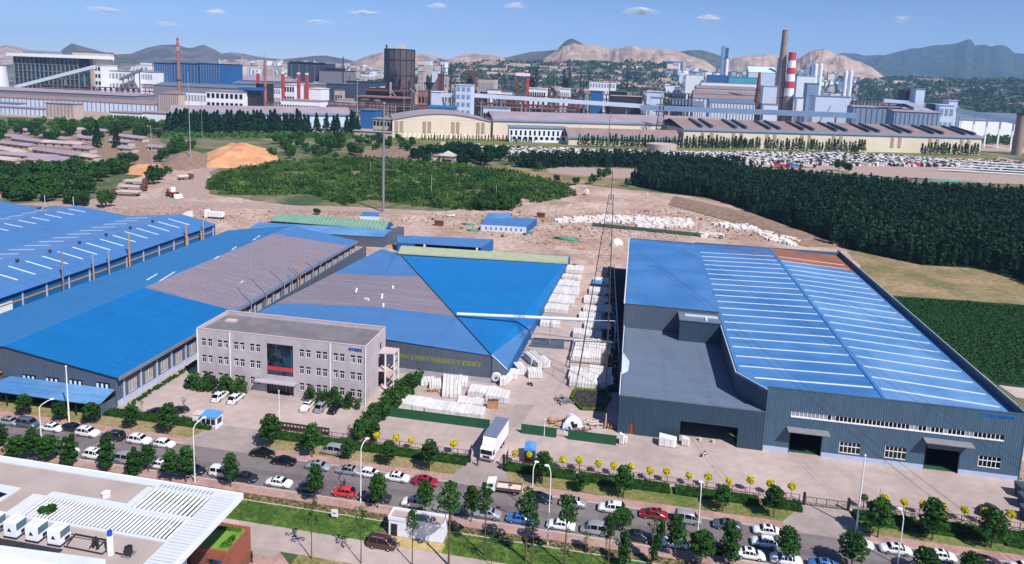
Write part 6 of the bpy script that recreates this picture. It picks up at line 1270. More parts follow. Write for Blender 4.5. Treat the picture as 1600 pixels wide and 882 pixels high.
# rooftop plant
def ru(px, py): return U(px, py, TZ)
for k, (px, py) in enumerate(((92, 849), (57.5, 843), (24, 837), (-9, 831))):
 p = ru(px, py); t = thing('condenser_unit', ['white rooftop condenser with black triangle, rightmost one', 'white rooftop condenser with black triangle, second from the right', 'white rooftop condenser with black triangle, third from the right', 'white rooftop condenser cut by the left edge'][k], 'condenser', (p[0], p[1], TZ), 0, 'rooftop condensers')
 lpart(t, 'casing', MB().prism([(-.95, -.6), (.75, -.6), (.75, 1.0), (-.95, 1.0)], .25, 2.05), 'unit_white'); lpart(t, 'side_grill', MB().add([(.76, -.5, 1.1), (.76, .9, 1.1), (.76, .9, 1.95), (.76, -.5, 1.95), (.8, -.5, 1.1), (.8, .9, 1.1), (.8, .9, 1.95), (.8, -.5, 1.95)], [(4, 5, 6, 7), (0, 4, 7, 3), (1, 2, 6, 5), (0, 1, 5, 4), (3, 7, 6, 2)]), 'unit_grill')
 lpart(t, 'triangle_mark', MB().add([(-.45, -.61, .9), (.15, -.61, .9), (-.15, -.61, 1.4), (-.45, -.63, .9), (.15, -.63, .9), (-.15, -.63, 1.4)], [(3, 4, 5), (0, 2, 1), (0, 1, 4, 3), (1, 2, 5, 4), (2, 0, 3, 5)]), 'foam_black')
 lpart(t, 'fan_cowl', MB().cyl(-.1, .2, 2.051, 2.2, .42, .4, 14), 'metal_trim'); lpart(t, 'base', MB().box(-1, -.65, 0, .8, 1.05, .24), 'dark_steel'); lpart(t, 'side_grill', MB().box(.76, .1, .35, .79, .8, .8), 'dark_steel')
p = ru(173, 866); t = thing('roof_tank', 'slim white upright tank with blue cap on the terrace roof', 'tank', (p[0], p[1], TZ)); lpart(t, 'tank', MB().cyl(0, 0, 0, 2.4, .36, .36, 14), 'white_paint'); lpart(t, 'cap', MB().cyl(0, 0, 2.41, 2.95, .3, .28, 14), 'tank_blue')
p = ru(201, 867); t = thing('roof_pump', 'dark barrel shaped pump on the terrace roof right of the slim tank', 'pump', (p[0], p[1], TZ)); lpart(t, 'barrel', MB().cyl(0, 0, .15, 1.0, .45, .45, 12), 'dark_steel'); lpart(t, 'base', MB().box(-.6, -.6, 0, .6, .6, .14), 'steel_grey')
t = thing('roof_pipework', 'dark pipe runs and valves between the condensers and the slim tank', 'pipework', (ru(140, 855)[0], ru(140, 855)[1], TZ));
for a, b, z in (((105, 855), (118, 838), .3), ((118, 838), (175, 849), .3), ((112, 842), (168, 852), .6), ((100, 856), (160, 868), .2), ((160, 868), (172, 858), .2), ((180, 866), (205, 872), .2), ((140, 860), (150, 848), .3), ((163, 850), (150, 862), .3)):
 p, q = ru(*a), ru(*b); MB().tube((p[0], p[1], TZ + z), (q[0], q[1], TZ + z), .07, n=6).build('pipe', 'dark_steel', t)
for px, py in ((146, 856), (150, 852), (153, 858)): p = ru(px, py); MB().cyl(p[0], p[1], TZ, TZ + 1.1, .16, .12, 8).build('valve', 'dark_steel', t)
p = ru(166, 776); t = thing('roof_fan', 'round white roof fan alone on the pink deck', 'fan', (p[0], p[1], TZ)); lpart(t, 'housing', MB().cyl(0, 0, .01, .4, .5, .5, 14), 'white_paint'); lpart(t, 'cowl', MB().cyl(0, 0, .41, .6, .3, .55, 14), 'white_paint')
MB().box(ru(0, 850)[0] - 4, ru(0, 850)[1] - .3, TZ + .01, ru(97, 861)[0], ru(97, 861)[1] + .1, TZ + .12).build('unit_rail', 'dark_steel', tb)
# brick wing with grass roof
bw = thing('brick_wing', 'red brick block with a grass roof behind a brick parapet beside the white eaves', 'building', (-53, 82, 0)); BZ = 5.6
bX0, bX1, bY0, bY1 = -57.6, -51.9, 78.4, 84.0
MB().box(bX0, bY0, 0, bX1, bY1, BZ - .6).build('wall', 'brick_mortar', bw)
MB().box(bX0 + .3, bY0 + .3, BZ - .59, bX1 - .3, bY1 - .3, BZ - .25).build('roof', 'sedum', bw)
for q in ((bX0, bY0, bX1, bY0 + .3), (bX0, bY1 - .3, bX1, bY1), (bX0, bY0 + .3, bX0 + .3, bY1 - .3), (bX1 - .3, bY0 + .3, bX1, bY1 - .3)): MB().box(q[0], q[1], BZ - .6, q[2], q[3], BZ).build('parapet', 'brick_red', bw)
bm = MB().box(0, -.035, 0, .56, -.002, .17).mesh('brick', 'brick_red'); bm2 = MB().box(.002, 0, 0, .035, .56, .17).mesh('brick', 'brick_red'); r_ = 0
for row in range(26):
 z = .05 + row * .19
 if z > BZ - .8: break
 if z < 1.6: continue
 for k in range(9):
  y = bY0 + .05 + k * .62 - (.3 if row % 2 else 0)
  if y < bY0 or y + .56 > bY1: continue
  inst('brick', bm2, bw, (bX1, y, z)); r_ += 1
 for k in range(5):
  x = bX1 - .6 - k * .62 - (.3 if row % 2 else 0)
  if 2.2 < z < 4.2 and -55.2 < x < -53.0: continue
  inst('brick', bm, bw, (x, bY0, z)); r_ += 1
g = MB().box(-55.1, bY0 - .03, 2.3, -52.7, bY0 - .005, 4.1).build('window', 'glass_teal', bw); MB().box(-53.95, bY0 - .05, 2.3, -53.88, bY0 - .031, 4.1).build('mullion', 'dark_steel', g)
MB().box(-62, bY0 + 2.2, 0, bX0, bY1, BZ - .9).build('side_wall', 'brick_red', bw)
gz = BZ - .25; gv = leaves(np.array([(bX1 - 1.2, bY0 + 1.2 + .4 * k, gz + .12, .9 - .1 * k, .4, .25) for k in range(6)] + [(bX0 + .8 + .6 * k, bY1 - .9, gz + .1, .4, .4, .2) for k in range(7)]), 60, .2, 1, seed=2)
q = bpy.data.objects.new('roof_planting', quads_mesh('roof_planting', gv - np.array(ORG[bw.name]), 'leaf_light')); COL.objects.link(q); q.parent = bw; tag(q, kind='stuff')
# ================================================================== VEGETATION
def tree_proto(kind, seed):
 g_ = np.random.default_rng(seed); R = random.Random(seed)
 if kind == 'street':    # unit tree 6 m: trunk 1.9, crown to 6
  C = []
  for k in range(13):
   t = k / 12; z = 2.35 + 3.1 * t; r = 1.15 * math.sin(math.pi * min(1, .22 + .74 * t)) ** .7; a = k * 2.4 + R.uniform(-.4, .4)
   C.append((math.cos(a) * r * .55, math.sin(a) * r * .55, z, .62 + .2 * r * .6, .62 + .2 * r * .6, .5))
  V_ = leaves(C, 100, .26, 1, seed=seed); tz, tr = 4.6, .085; lf = 'leaf_street'
 elif kind == 'tall':    # 11 m with high small crown
  C = []
  for k in range(9):
   t = k / 8; z = 7.4 + 3.0 * t; r = 1.0 * math.sin(math.pi * min(1, .25 + .7 * t)); a = k * 2.2 + R.uniform(-.5, .5)
   C.append((math.cos(a) * r * .8, math.sin(a) * r * .8, z, .62, .62, .5))
  V_ = leaves(C, 80, .25, 1, seed=seed); tz, tr = 9.6, .12; lf = 'leaf_street'
 elif kind == 'sparse':
  C = []
  for k in range(8):
   t = k / 7; z = 5.6 + 3.4 * t; a = k * 2.6
   C.append((math.cos(a) * .6, math.sin(a) * .6, z, .45, .45, .4))
  V_ = leaves(C, 15, .28, 1, seed=seed); tz, tr = 8.6, .09; lf = 'leaf_street'
 elif kind == 'column':
  C = []
  for k in range(13):
   t = k / 12; z = 1.2 + 4.3 * t; r = .95 if t < .75 else .95 * (1 - t) * 3.4; a = k * 2.4
   C.append((math.cos(a) * .42, math.sin(a) * .42, z, .72 * max(.4, r), .72 * max(.4, r), .5))
  V_ = leaves(C, 110, .27, 1, seed=seed); tz, tr = 4.6, .1; lf = 'leaf_street'
 elif kind == 'bush':    # broad crown 8 m tall
  C = [(0, 0, 3.6, 2.6, 2.6, 2.6)]
  for k in range(11):
   a = k * 2.1; r = R.uniform(1.4, 2.6); C.append((math.cos(a) * r, math.sin(a) * r, R.uniform(2.2, 5.4), 1.6, 1.6, 1.5))
  V_ = leaves(C, 85, .66, 1, seed=seed); tz, tr = 4, .22; lf = 'leaf_bush'
 elif kind == 'conifer': # 12 m cone
  C = []
  for k in range(10):
   t = k / 9; C.append((R.uniform(-.2, .2), R.uniform(-.2, .2), 1.6 + 9.6 * t, 2.3 * (1 - t) + .35, 2.3 * (1 - t) + .35, 1.0))
  V_ = leaves(C, 60, .85, 1, seed=seed); tz, tr = 9, .2; lf = 'leaf_pine'
 elif kind == 'poplar':
  C = []
  for k in range(7):
   t = k / 6; C.append((R.uniform(-.3, .3), R.uniform(-.3, .3), 1.6 + 8 * t, 1.25 * math.sin(math.pi * (.2 + .72 * t)) + .2, 1.25 * math.sin(math.pi * (.2 + .72 * t)) + .2, 1.1))
  V_ = leaves(C, 40, .75, 1, flat=1.3, seed=seed); tz, tr = 6, .14; lf = 'leaf_forest'
 elif kind == 'sapling':
  C = []
  for k in range(5):
   t = k / 4; C.append((0, 0, 2 + 5.2 * t, 1.5 * (1 - t * .7), 1.5 * (1 - t * .7), .9))
  V_ = leaves(C, 20, 1.0, 1, seed=seed); tz, tr = 4, .2; lf = 'leaf_light'
 elif kind == 'ball':
  C = [(0, 0, 1.55, .5, .5, .46)] * 3 + [(R.uniform(-.12, .12), R.uniform(-.12, .12), 1.55 + R.uniform(-.1, .15), .42, .42, .36) for _ in range(3)]
  V_ = leaves(C, 55, .16, 1, seed=seed); tz, tr = 1.4, .035; lf = 'leaf_yellow'
 elif kind == 'shrub':
  C = [(R.uniform(-.4, .4), R.uniform(-.4, .4), .5 + .35 * k, .75 - .08 * k, .75 - .08 * k, .5) for k in range(5)]
  V_ = leaves(C, 95, .22, 1, seed=seed); tz, tr = 1.2, .05; lf = 'leaf_bush'
 crown = quads_mesh('crown', V_, lf)
 tm = MB(); tm.tube((0, 0, -.1), (0, 0, tz), tr, tr * .35, n=6)
 for k in range(5):
  c = C[min(len(C) - 1, 1 + k * 2)]; tm.tube((0, 0, tz * (.42 + .1 * k)), (c[0], c[1], c[2]), tr * .4, tr * .15, n=4)
 return crown, tm.mesh('trunk', 'trunk_bark')
TP = {}
def proto(kind, i):
 if (kind, i) not in TP: TP[(kind, i)] = tree_proto(kind, 100 + i * 7 + len(kind) * 31)
 return TP[(kind, i)]
TN = [0]
def plant(name, kind, x, y, s, label, cat='tree', group=None, z=0, trunk=True, sx=1.0, mat_=None, lean=0):
 TN[0] += 1; cr, tr = proto(kind, TN[0] % 4)
 t = thing(name, label, cat, (x, y, z), RND.uniform(0, 6.28), group); t.scale = (s * sx, s * sx, s); t.rotation_euler[0] = lean
 o = bpy.data.objects.new('crown', cr); COL.objects.link(o); o.parent = t
 if mat_: o.material_slots[0].link = 'OBJECT'; o.material_slots[0].material = M(mat_)
 if trunk: q = bpy.data.objects.new('trunk', tr); COL.objects.link(q); q.parent = t
 return t
def hpix(b, pt):
 lo, hi = 0, 60
 for _ in range(30):
  m = (lo + hi) / 2; d = CM @ (np.array([b[0], b[1], m]) - [0, 0, CAMH]); y = CAMF * d[1] / d[2] + CAMCY
  if y > pt: lo = m
  else: hi = m
 return lo
ORD = ['first', 'second', 'third', 'fourth', 'fifth', 'sixth', 'seventh', 'eighth', 'ninth', 'tenth', 'eleventh', 'twelfth', 'thirteenth', 'fourteenth', 'fifteenth', 'sixteenth', 'seventeenth', 'eighteenth', 'nineteenth', 'twentieth', 'twenty first', 'twenty second', 'twenty third', 'twenty fourth', 'twenty fifth', 'twenty sixth', 'twenty seventh', 'twenty eighth', 'twenty ninth', 'thirtieth', 'thirty first', 'thirty second']
FAR = [(38, 652, 617, 1.25), (94, 661, 629, 1.1), (144, 664, 630, 1.4), (205, 672, 634, 1.25), (263, 680, 632, 1.5), (422, 700, 650, 1.7), (488, 716, 663, 1.35), (545, 719.5, 687, 1.1), (608, 729.5, 690, 1.15), (671, 737, 689, 1.3), (847, 758, 708, 1.5), (909, 769, 739, 1.1), (974, 779, 729, 1.35), (1129, 800, 760, 1.25), (1208, 810, 760, 1.3), (1371, 841, 780, 1.7), (1456, 844.5, 783, 1.7), (1548, 857, 797, 1.7)]
for k, (px, pb, pt, w) in enumerate(FAR):
 b = U(px, pb); h = hpix(b, pt); plant('street_tree', 'street', b[0], b[1], h / 5.9, '%s street tree from the left along the verge on the yard side of the road' % ORD[k], group='street trees along the far verge', z=.1, sx=w / 1.15 * 6 / h * 1.12)
NEAR = [(2, 697, 667, 1.3, 1), (26, 722, 684, 1.7, 0), (53, 722, 672, 1.2, 0), (76, 722, 683, 1.7, 0), (110, 731, 680, 1.4, 1), (168, 738, 681, 1.35, 1), (210, 746, 703, 1.4, 1), (232, 738, 696, 1.2, 0), (268, 755, 704, 1.25, 0), (291, 755, 699, 1.3, 0), (361, 762, 711, 1.2, 0), (493, 787, 728, 1.15, 0), (590, 795, 741, 1.25, 0), (664, 805, 754, 1.2, 0), (736, 817, 761, 1.2, 0), (973, 827, 797, 1.4, 0), (1054, 870, 807, 1.25, 0), (1095, 881, 832, 1.7, 0), (1139, 882, 816, 1.5, 1), (1229, 882, 826, 1.45, 0), (1330, 889, 834, 1.7, 0), (1444, 900, 859, 1.5, 0), (1518, 906, 868, 1.5, 0)]
for k, (px, pb, pt, w, c) in enumerate(NEAR):
 b = U(px, pb); h = hpix(b, pt); plant('street_tree', 'column' if c else 'street', b[0], b[1], h / 5.9, '%s %s from the left along the near footway' % (ORD[k], 'columnar tree' if c else 'street tree'), group='street trees along the near footway', z=.12, sx=w / 1.15 * 6 / h * 1.08)
LAWN = [(487, 874.5, 782, 's', 'bare looking slim tree on the path edge left of the lamp post'), (564, 881, 790, 's', 'thin sparse tree at the bottom edge left of the white cabin'), (644, 884, 798, 't', 'slim tree whose crown hides the middle of the white cabin'), (701, 884, 757, 'T', 'tall bushy crowned tree right of the white cabin'), (757, 869.5, 762, 't', 'tall slim tree before the silver saloon, right of the white cabin'), (768, 886, 826, 's', 'thin sparse tree at the bottom edge beside the tall slim tree'), (821, 878, 768, 'T', 'tall tree with crown over the light blue saloon, left of a pair'), (831, 884, 800, 't', 'tall tree with crown over the light blue saloon, right of a pair'), (882, 886, 776, 'T', 'tall tree in front of the white pole with the side lamp head'),
  (914, 887, 826, 's', 'small thin tree right of the tall tree by the white pole'), (945, 884, 818, 't', 'left tree of the forked pair before the silver microvan'), (950, 888, 806, 't', 'right tree of the forked pair before the silver microvan'), (974, 888, 834, 'b', 'leafy low crowned tree at the bottom edge before the charcoal saloon'), (1018, 886, 800, 's', 'slim tree in the leaning green line beside the dark red car')]
for px, pb, pt, kd, lb in LAWN:
 b = U(px, pb); h = hpix(b, pt)
 if kd == 'b': plant('lawn_tree', 'column', b[0], b[1], h / 5.9, lb, group='trees on the near lawn', z=.08)
 elif kd == 's': plant('lawn_tree', 'sparse', b[0], b[1], h / 9.3, lb, group='trees on the near lawn', z=.08)
 else: plant('lawn_tree', 'tall', b[0], b[1], h / 10.6, lb, group='trees on the near lawn', z=.08, sx=1.25 if kd == 'T' else 1.0)
b = U(1015, 884); t_ = plant('leaning_tree', 'column', b[0], b[1], 1.35, 'strongly leaning narrow tree crossing the road behind the dark red car', group='trees on the near lawn', z=.08, sx=.55)
t_.rotation_euler = (0, .22, 0)
# yellow ball shrubs
YB = [(589, 681), (619, 685), (642.5, 688), (709, 695), (804.5, 709), (827, 710), (854, 713), (879.5, 719), (905.5, 721.5), (935, 725), (959, 728), (985, 730), (1016, 736), (1041, 738), (1076, 742.5), (1106.5, 747), (1139, 751), (1172.5, 752.5), (1204, 758), (1237.5, 762), (1350, 778), (1382, 780), (1413, 784.5), (1442, 788), (1472.5, 793), (1508, 797.5), (1540.5, 802.5), (1580, 806.5)]
for k, (px, py) in enumerate(YB):
 p = U(px, py, 2.0); plant('ball_shrub', 'ball', p[0], p[1], RND.uniform(1.2, 1.5), '%s golden yellow ball shrub from the left behind the rail fence' % ORD[k], 'shrub', 'golden ball shrubs', mat_='leaf_light' if k == 20 else None)
# hedges
def hedge(x0, x1, y0, y1, h, label, material='leaf_hedge', dens=1.0):
 t = thing('hedge', label, 'hedge', (x0, y0, 0)); n = int((x1 - x0) * (y1 - y0) * 2.2 * dens); g_ = np.random.default_rng(int(abs(x0) * 10))
 C = np.stack([g_.uniform(x0 + .2, x1 - .2, n), g_.uniform(y0 + .2, y1 - .2, n), np.full(n, h * .55) + g_.uniform(-.1, .12, n), np.full(n, .5), np.full(n, .45), np.full(n, h * .5)], 1) - np.array([x0, y0, 0, 0, 0, 0])
 o = bpy.data.objects.new('foliage', quads_mesh('foliage', leaves(C, 46, .19, 1, seed=n), material)); COL.objects.link(o); o.parent = t
 m = MB().box(.1, .15, 0, x1 - x0 - .1, y1 - y0 - .15, h * .7); lpart(t, 'core', m, material)
for x0, x1, lb in ((-170, -132, 'hedge at the far left end of the road verge'), (-129, -104, 'hedge below the bright blue lean to roof'), (-104, -79.8, 'hedge between the grey shed and the guard booth'), (-69, -27.4, 'long dark hedge left of the main gate'), (-20.3, -7.2, 'hedge right of the main gate in front of the blue truck'), (-6.6, 9.5, 'dark hedge in the middle of the golden ball shrubs'), (10.2, 24.5, 'dark hedge before the barred gate, left piece'), (25.4, 31.6, 'short dark hedge touching the barred gate'), (39.9, 50, 'hedge just right of the barred gate'), (50.4, 92, 'long hedge at the right edge of the yard')):
 hedge(x0, x1, 115.5, 118.0, 1.1, lb)
hedge(41, 62, 114.4, 115.4, .6, 'low ragged hedge line in front of the right hedge', dens=.6)
hedge(62, 92, 113.9, 115.4, .8, 'low hedge line at the right end of the verge', dens=.8)
# shrubs before the office
for k, (px, pb, pt, w) in enumerate(((296, 607, 590, 1.3), (308, 610, 580, 1.2), (322, 612, 584, 1), (334, 613, 588, 1), (350, 615, 586, 1.1), (364, 616, 592, 1.2), (377, 617, 590, 1.2), (487, 629, 601, .9), (502, 630, 608, 1), (518, 632, 605, 1.2), (533, 634, 612, 1.1), (548, 635, 610, 1), (562, 637, 620, 1))):
 b = U(px, pb); h = hpix(b, pt); plant('office_shrub', 'shrub', b[0], min(b[1], 131.2), h / 2.3, '%s round shrub from the left along the office front' % ORD[k], 'shrub', 'shrubs along the office front', sx=w * .9)
for k, (px, pb) in enumerate(((580, 668), (596, 655), (608, 645), (618, 634), (628, 624), (638, 614), (646, 606), (577, 686), (566, 684))):
 b = U(px, pb); plant('corner_tree', 'bush', b[0], b[1], .62, '%s leafy tree in the line between the office and the white stone stacks' % ORD[k], 'tree', 'trees beside the office', sx=1.1)
for k, (px, pb) in enumerate(((545, 695), (222, 650), (288, 652))):
 b = U(px, pb); plant('young_tree', 'sparse', b[0], b[1], .45, ['bare young tree near the folding gate', 'tiny young tree beside the grey shed walkway', 'young tree left of the guard booth'][k])
# planting strip beside the shed
x0, y0 = -101.8, 121
C = [(RND.uniform(-102.6, -101.2), RND.uniform(121, 146), .25, .3, .3, .25) for _ in range(170)]
o = bpy.data.objects.new('planting_strip', quads_mesh('planting_strip', leaves(C, 22, .22, 1, seed=4), 'leaf_bush')); COL.objects.link(o); tag(o, 'narrow strip of low green plants along the plinth of the grey shed', 'plants', kind='stuff')
# near planting bed tufts, lawn tufts
C = [(x, RND.uniform(97.25, 98.6), .12, .16, .16, .14) for x in np.arange(-75, 45, .16)]
o = bpy.data.objects.new('bed_plants', quads_mesh('bed_plants', leaves(C, 9, .14, 1, seed=14), 'leaf_hedge')); COL.objects.link(o); tag(o, 'sparse low plants in the dry bed beside the near footway', 'plants', kind='stuff')
C = [(RND.uniform(-76, 40), RND.uniform(92.1, 96.9), .09, .3, .3, .05) for _ in range(5200)]; C = [c for c in C if not -36.2 < c[0] < -25]
o = bpy.data.objects.new('lawn_grass', quads_mesh('lawn_grass', leaves(C, 7, .12, 1, seed=24), 'leaf_bush')); COL.objects.link(o); tag(o, 'short green grass on the near lawn', 'grass', kind='stuff')
C = [(RND.uniform(-46, 30), RND.uniform(80, 86.6), .1, .35, .3, .1) for _ in range(420)]
o = bpy.data.objects.new('weeds', quads_mesh('weeds', leaves(C, 14, .16, 1, seed=34), 'leaf_light')); COL.objects.link(o); tag(o, 'green weeds on the bare soil below the path', 'weeds', kind='stuff')

def mass(name, P, spacing, per, size, h, rx, material, label, cat, seed, hv=.3, layers=2, zc=.55):
 pts = scatter(P, spacing, seed); g_ = np.random.default_rng(seed); C = []
 if name == 'shrub_field':
  from mathutils import noise
  pts = np.array([p for p in pts if noise.fractal(Vector((p[0] / 22, p[1] / 22, 1)), 1, 2, 3) < .32])
 n = len(pts)
 hh = h * g_.uniform(1 - hv, 1 + hv, n)
 for L_ in range(layers):
  t = (L_ + .5) / layers
  C.append(np.stack([pts[:, 0] + g_.normal(0, rx * .12, n), pts[:, 1] + g_.normal(0, rx * .12, n), hh * t, np.full(n, rx * (1.15 - .65 * t)), np.full(n, rx * (1.15 - .65 * t)), hh / layers * .6], 1))
 C = np.concatenate(C); o = bpy.data.objects.new(name, quads_mesh(name, leaves(C, per, size, 1, seed=seed + 1), material)); COL.objects.link(o)
 return tag(o, label, cat, kind='stuff'), pts, hh
# crop field relief and the shrub field
mass('crop_plants', UP((1400, 465), (1480, 470), (1640, 482), (1900, 500), (1900, 600), (1700, 612), (1560, 600), (1470, 540)), .9, 8, .36, .45, .5, 'leaf_crop', 'dark green crop filling the field right of the big hall', 'crop', 41, layers=1)
mass('shrub_field', UP((322, 303), (326, 284), (345, 272), (440, 254), (560, 248), (640, 252), (700, 258), (740, 264), (800, 270), (880, 290), (905, 306), (850, 316), (780, 330), (742, 330), (690, 326), (640, 322), (580, 312), (540, 322), (480, 304), (400, 306)), 2.7, 26, .72, 2.4, 1.7, 'leaf_shrub', 'rolling field of dense green shrubs behind the blue roofs', 'shrubs', 42, layers=2, hv=.7)
# dark plantation: the front rows are trees of their own, the rest one mass
FP = UP((985, 290), (1050, 303), (1110, 310), (1160, 326), (1200, 344), (1260, 368), (1300, 384), (1380, 402), (1440, 415), (1530, 420), (1575, 433), (1680, 470), (1720, 440), (1700, 330), (1600, 316), (1450, 306), (1320, 292), (1230, 284), (1180, 279), (1010, 270), (1000, 280))
pts = scatter(FP, 3.1, 43); front = []
edge = UP((985, 290), (1050, 303), (1110, 310), (1160, 326), (1200, 344), (1260, 368), (1300, 384), (1380, 402), (1440, 415), (1530, 420), (1575, 433), (1680, 470))
def dseg(p, a, b):
 a, b, p = np.array(a), np.array(b), np.asarray(p); t = np.clip(((p - a) @ (b - a)) / ((b - a) @ (b - a)), 0, 1)[:, None]; return np.linalg.norm(p - (a + t * (b - a)), axis=1)
dd_ = np.min([dseg(pts, a, b) for a, b in zip(edge[:-1], edge[1:])], 0)
order = np.argsort(dd_); nf = 200
for i in order[:nf]:
 x, y = pts[i]; plant('plantation_tree', 'poplar', x, y, RND.uniform(.62, 1.15), 'dark narrow tree in the front rows of the plantation behind the big hall', 'tree', 'front rows of the dark plantation')
rest = pts[order[nf:]]; g_ = np.random.default_rng(8); n = len(rest); hh = g_.uniform(6.5, 12, n); C = []
for L_ in range(3):
 t = (L_ + .6) / 3; C.append(np.stack([rest[:, 0], rest[:, 1], hh * (.35 + .6 * t), np.full(n, 1.7 - .95 * t), np.full(n, 1.7 - .95 * t), np.full(n, 1.6)], 1))
o = bpy.data.objects.new('plantation', quads_mesh('plantation', leaves(np.concatenate(C), 17, 1.0, 1, flat=1.4, seed=44), 'leaf_forest')); COL.objects.link(o); tag(o, 'dense dark plantation of narrow trees filling the right middle distance', 'forest', kind='stuff')
g = MB(); g.prism([(p[0], p[1]) for p in FP], .1, .16); tag(g.build('plantation_floor', 'leaf_forest'), kind='structure')
# tree belt between the plantation and the stone yard
mass('tree_belt', UP((800, 262), (830, 252), (870, 254), (940, 250), (1010, 252), (1180, 264), (1110, 268), (1010, 264), (940, 262), (880, 262), (840, 266)), 4.4, 20, 1.5, 9, 2.2, 'leaf_pine', 'belt of dark trees in front of the white stone yard', 'trees', 45, layers=3)
for k, (px, pb, s) in enumerate(((842, 268, 1.1), (900, 290, .9), (925, 288, 1.1), (938, 282, 1.3), (980, 292, .9), (800, 258, 1.3), (818, 262, 1.3), (1180, 336, .8), (1435, 410, .9), (1310, 268, 1.6), (1325, 270, 1.4), (870, 285, .8), (950, 275, 1.0))):
 b = U(px, pb); plant('field_tree', 'bush', b[0], b[1], s, 'single tree standing %s' % ['above the pale concrete yard', 'left of the plantation in dry grass', 'among three by the plantation, left one', 'among three by the plantation, middle one', 'at the left end of the plantation edge', 'left of the white stone yard', 'just left of the white stone yard', 'light green at the plantation edge, left one', 'light green at the plantation edge, right one', 'at the road beside the stone yard, left one', 'at the road beside the stone yard, right one', 'on the grass bank above the shrub field', 'behind the mast near the concrete yard'][k], sx=.8)
# broad trees by clusters, each its own thing
def cluster(seed, P, spacing, s, label, group, kind='bush', name='broad_tree', sx=1.0, mat_=None, cap=200):
 q = scatter(P, spacing, seed, .5)[:cap]; pv = U(700, 252)
 for x, y in q:
  if abs(x - pv[0]) < 13 and -34 < y - pv[1] < 12: continue
  plant(name, kind, x, y, s * RND.uniform(.7, 1.25), label, 'tree', group, sx=sx * RND.uniform(.9, 1.15), mat_=mat_)
cluster(51, UP((-60, 318), (30, 318), (110, 320), (150, 312), (150, 290), (180, 276), (215, 262), (260, 250), (300, 240), (300, 228), (262, 234), (250, 256), (200, 262), (150, 266), (60, 268), (0, 272), (-60, 272)), 9.4, 1.3, 'broad green tree in the wood left of the sand heap', 'broad trees left of the sand heap')
cluster(52, UP((640, 256), (690, 262), (740, 262), (780, 258), (800, 248), (770, 240), (700, 240), (650, 242)), 12, 1.4, 'dark bushy tree in the thicket round the pink roofed pavilion', 'bushy trees round the pavilion', name='thicket_tree', mat_='leaf_pine')
cluster(53, UP((742, 330), (745, 318), (765, 306), (812, 304), (814, 322), (800, 330)), 5.8, .85, 'bushy tree in the clump behind the site huts', 'trees behind the site huts')
cluster(54, UP((420, 250), (480, 252), (560, 246), (560, 222), (500, 216), (440, 218), (420, 236)), 17, 1.15, 'bushy tree on the broken bank right of the sand heap', 'trees on the broken bank', name='bank_tree')
cluster(55, UP((560, 236), (640, 238), (650, 222), (600, 214), (560, 218)), 20, 1.1, 'bushy tree on the scrub bank below the cream factory', 'trees on the scrub bank', name='bank_tree')
cluster(56, UP((-20, 226), (60, 226), (160, 222), (250, 216), (290, 214), (260, 202), (150, 200), (60, 204), (0, 208)), 24, 1.4, 'green tree between the low village roofs', 'trees in the village', name='village_tree')
cluster(57, UP((-40, 205), (60, 207), (130, 206), (170, 205), (264, 208), (264, 200), (170, 196), (130, 198), (-40, 199)), 17, 1.6, 'tree in front of the pale blue works', 'trees before the pale blue works', name='works_tree', mat_='leaf_light')
cluster(58, UP((610, 200), (650, 196), (660, 184), (612, 186)), 22, 1.5, 'light green tree behind the cream gable', 'trees behind the cream gable', mat_='leaf_light')
for px, pb, s in ((152, 232, 1.9), (182, 232, 1.7), (245, 282, 1.5), (240, 288, 1.3), (262, 272, .8), (165, 325, 1.2), (118, 320, 1.3), (130, 322, 1.1), (167, 306, .5), (495, 336, .5)):
 b = U(px, pb); plant('single_tree', 'conifer' if px in (152, 182) else 'bush', b[0], b[1], s, {152: 'tall dark conifer on the left among the village roofs', 182: 'tall dark conifer on the right among the village roofs', 245: 'dark tree at the foot of the pale pole', 240: 'lower dark tree at the foot of the pale pole', 262: 'small round tree right of the pale pole', 165: 'big light green tree at the edge of the clearing', 118: 'round tree above the pale posts', 130: 'round tree just right of the pale posts', 167: 'small bright bush beside the old lorries', 495: 'small green bush on the bare dirt behind the green roof'}[px], sx=1.0 if px not in (152, 182) else .8)
# conifer row before the long white hall
for k in range(60):
 px = 262 + k * 5.2 + RND.uniform(-1.5, 1.5)
 if 482 < px < 520 or px > 560 or (530 < px < 548):
  if k % 3: continue
 b = U(px, 208.6 + RND.uniform(-.8, .8)); plant('row_conifer', 'conifer', b[0], b[1], RND.uniform(1.6, 2.2), 'dark pointed conifer in the row before the long white hall', 'tree', 'conifer row before the white hall', sx=1.15)
mass('roadside_shrubs', UP((250, 216), (600, 217), (600, 212), (250, 210)), 7, 14, 1.8, 3.5, 3.2, 'leaf_light', 'low green roadside shrubs below the conifer row', 'shrubs', 61)
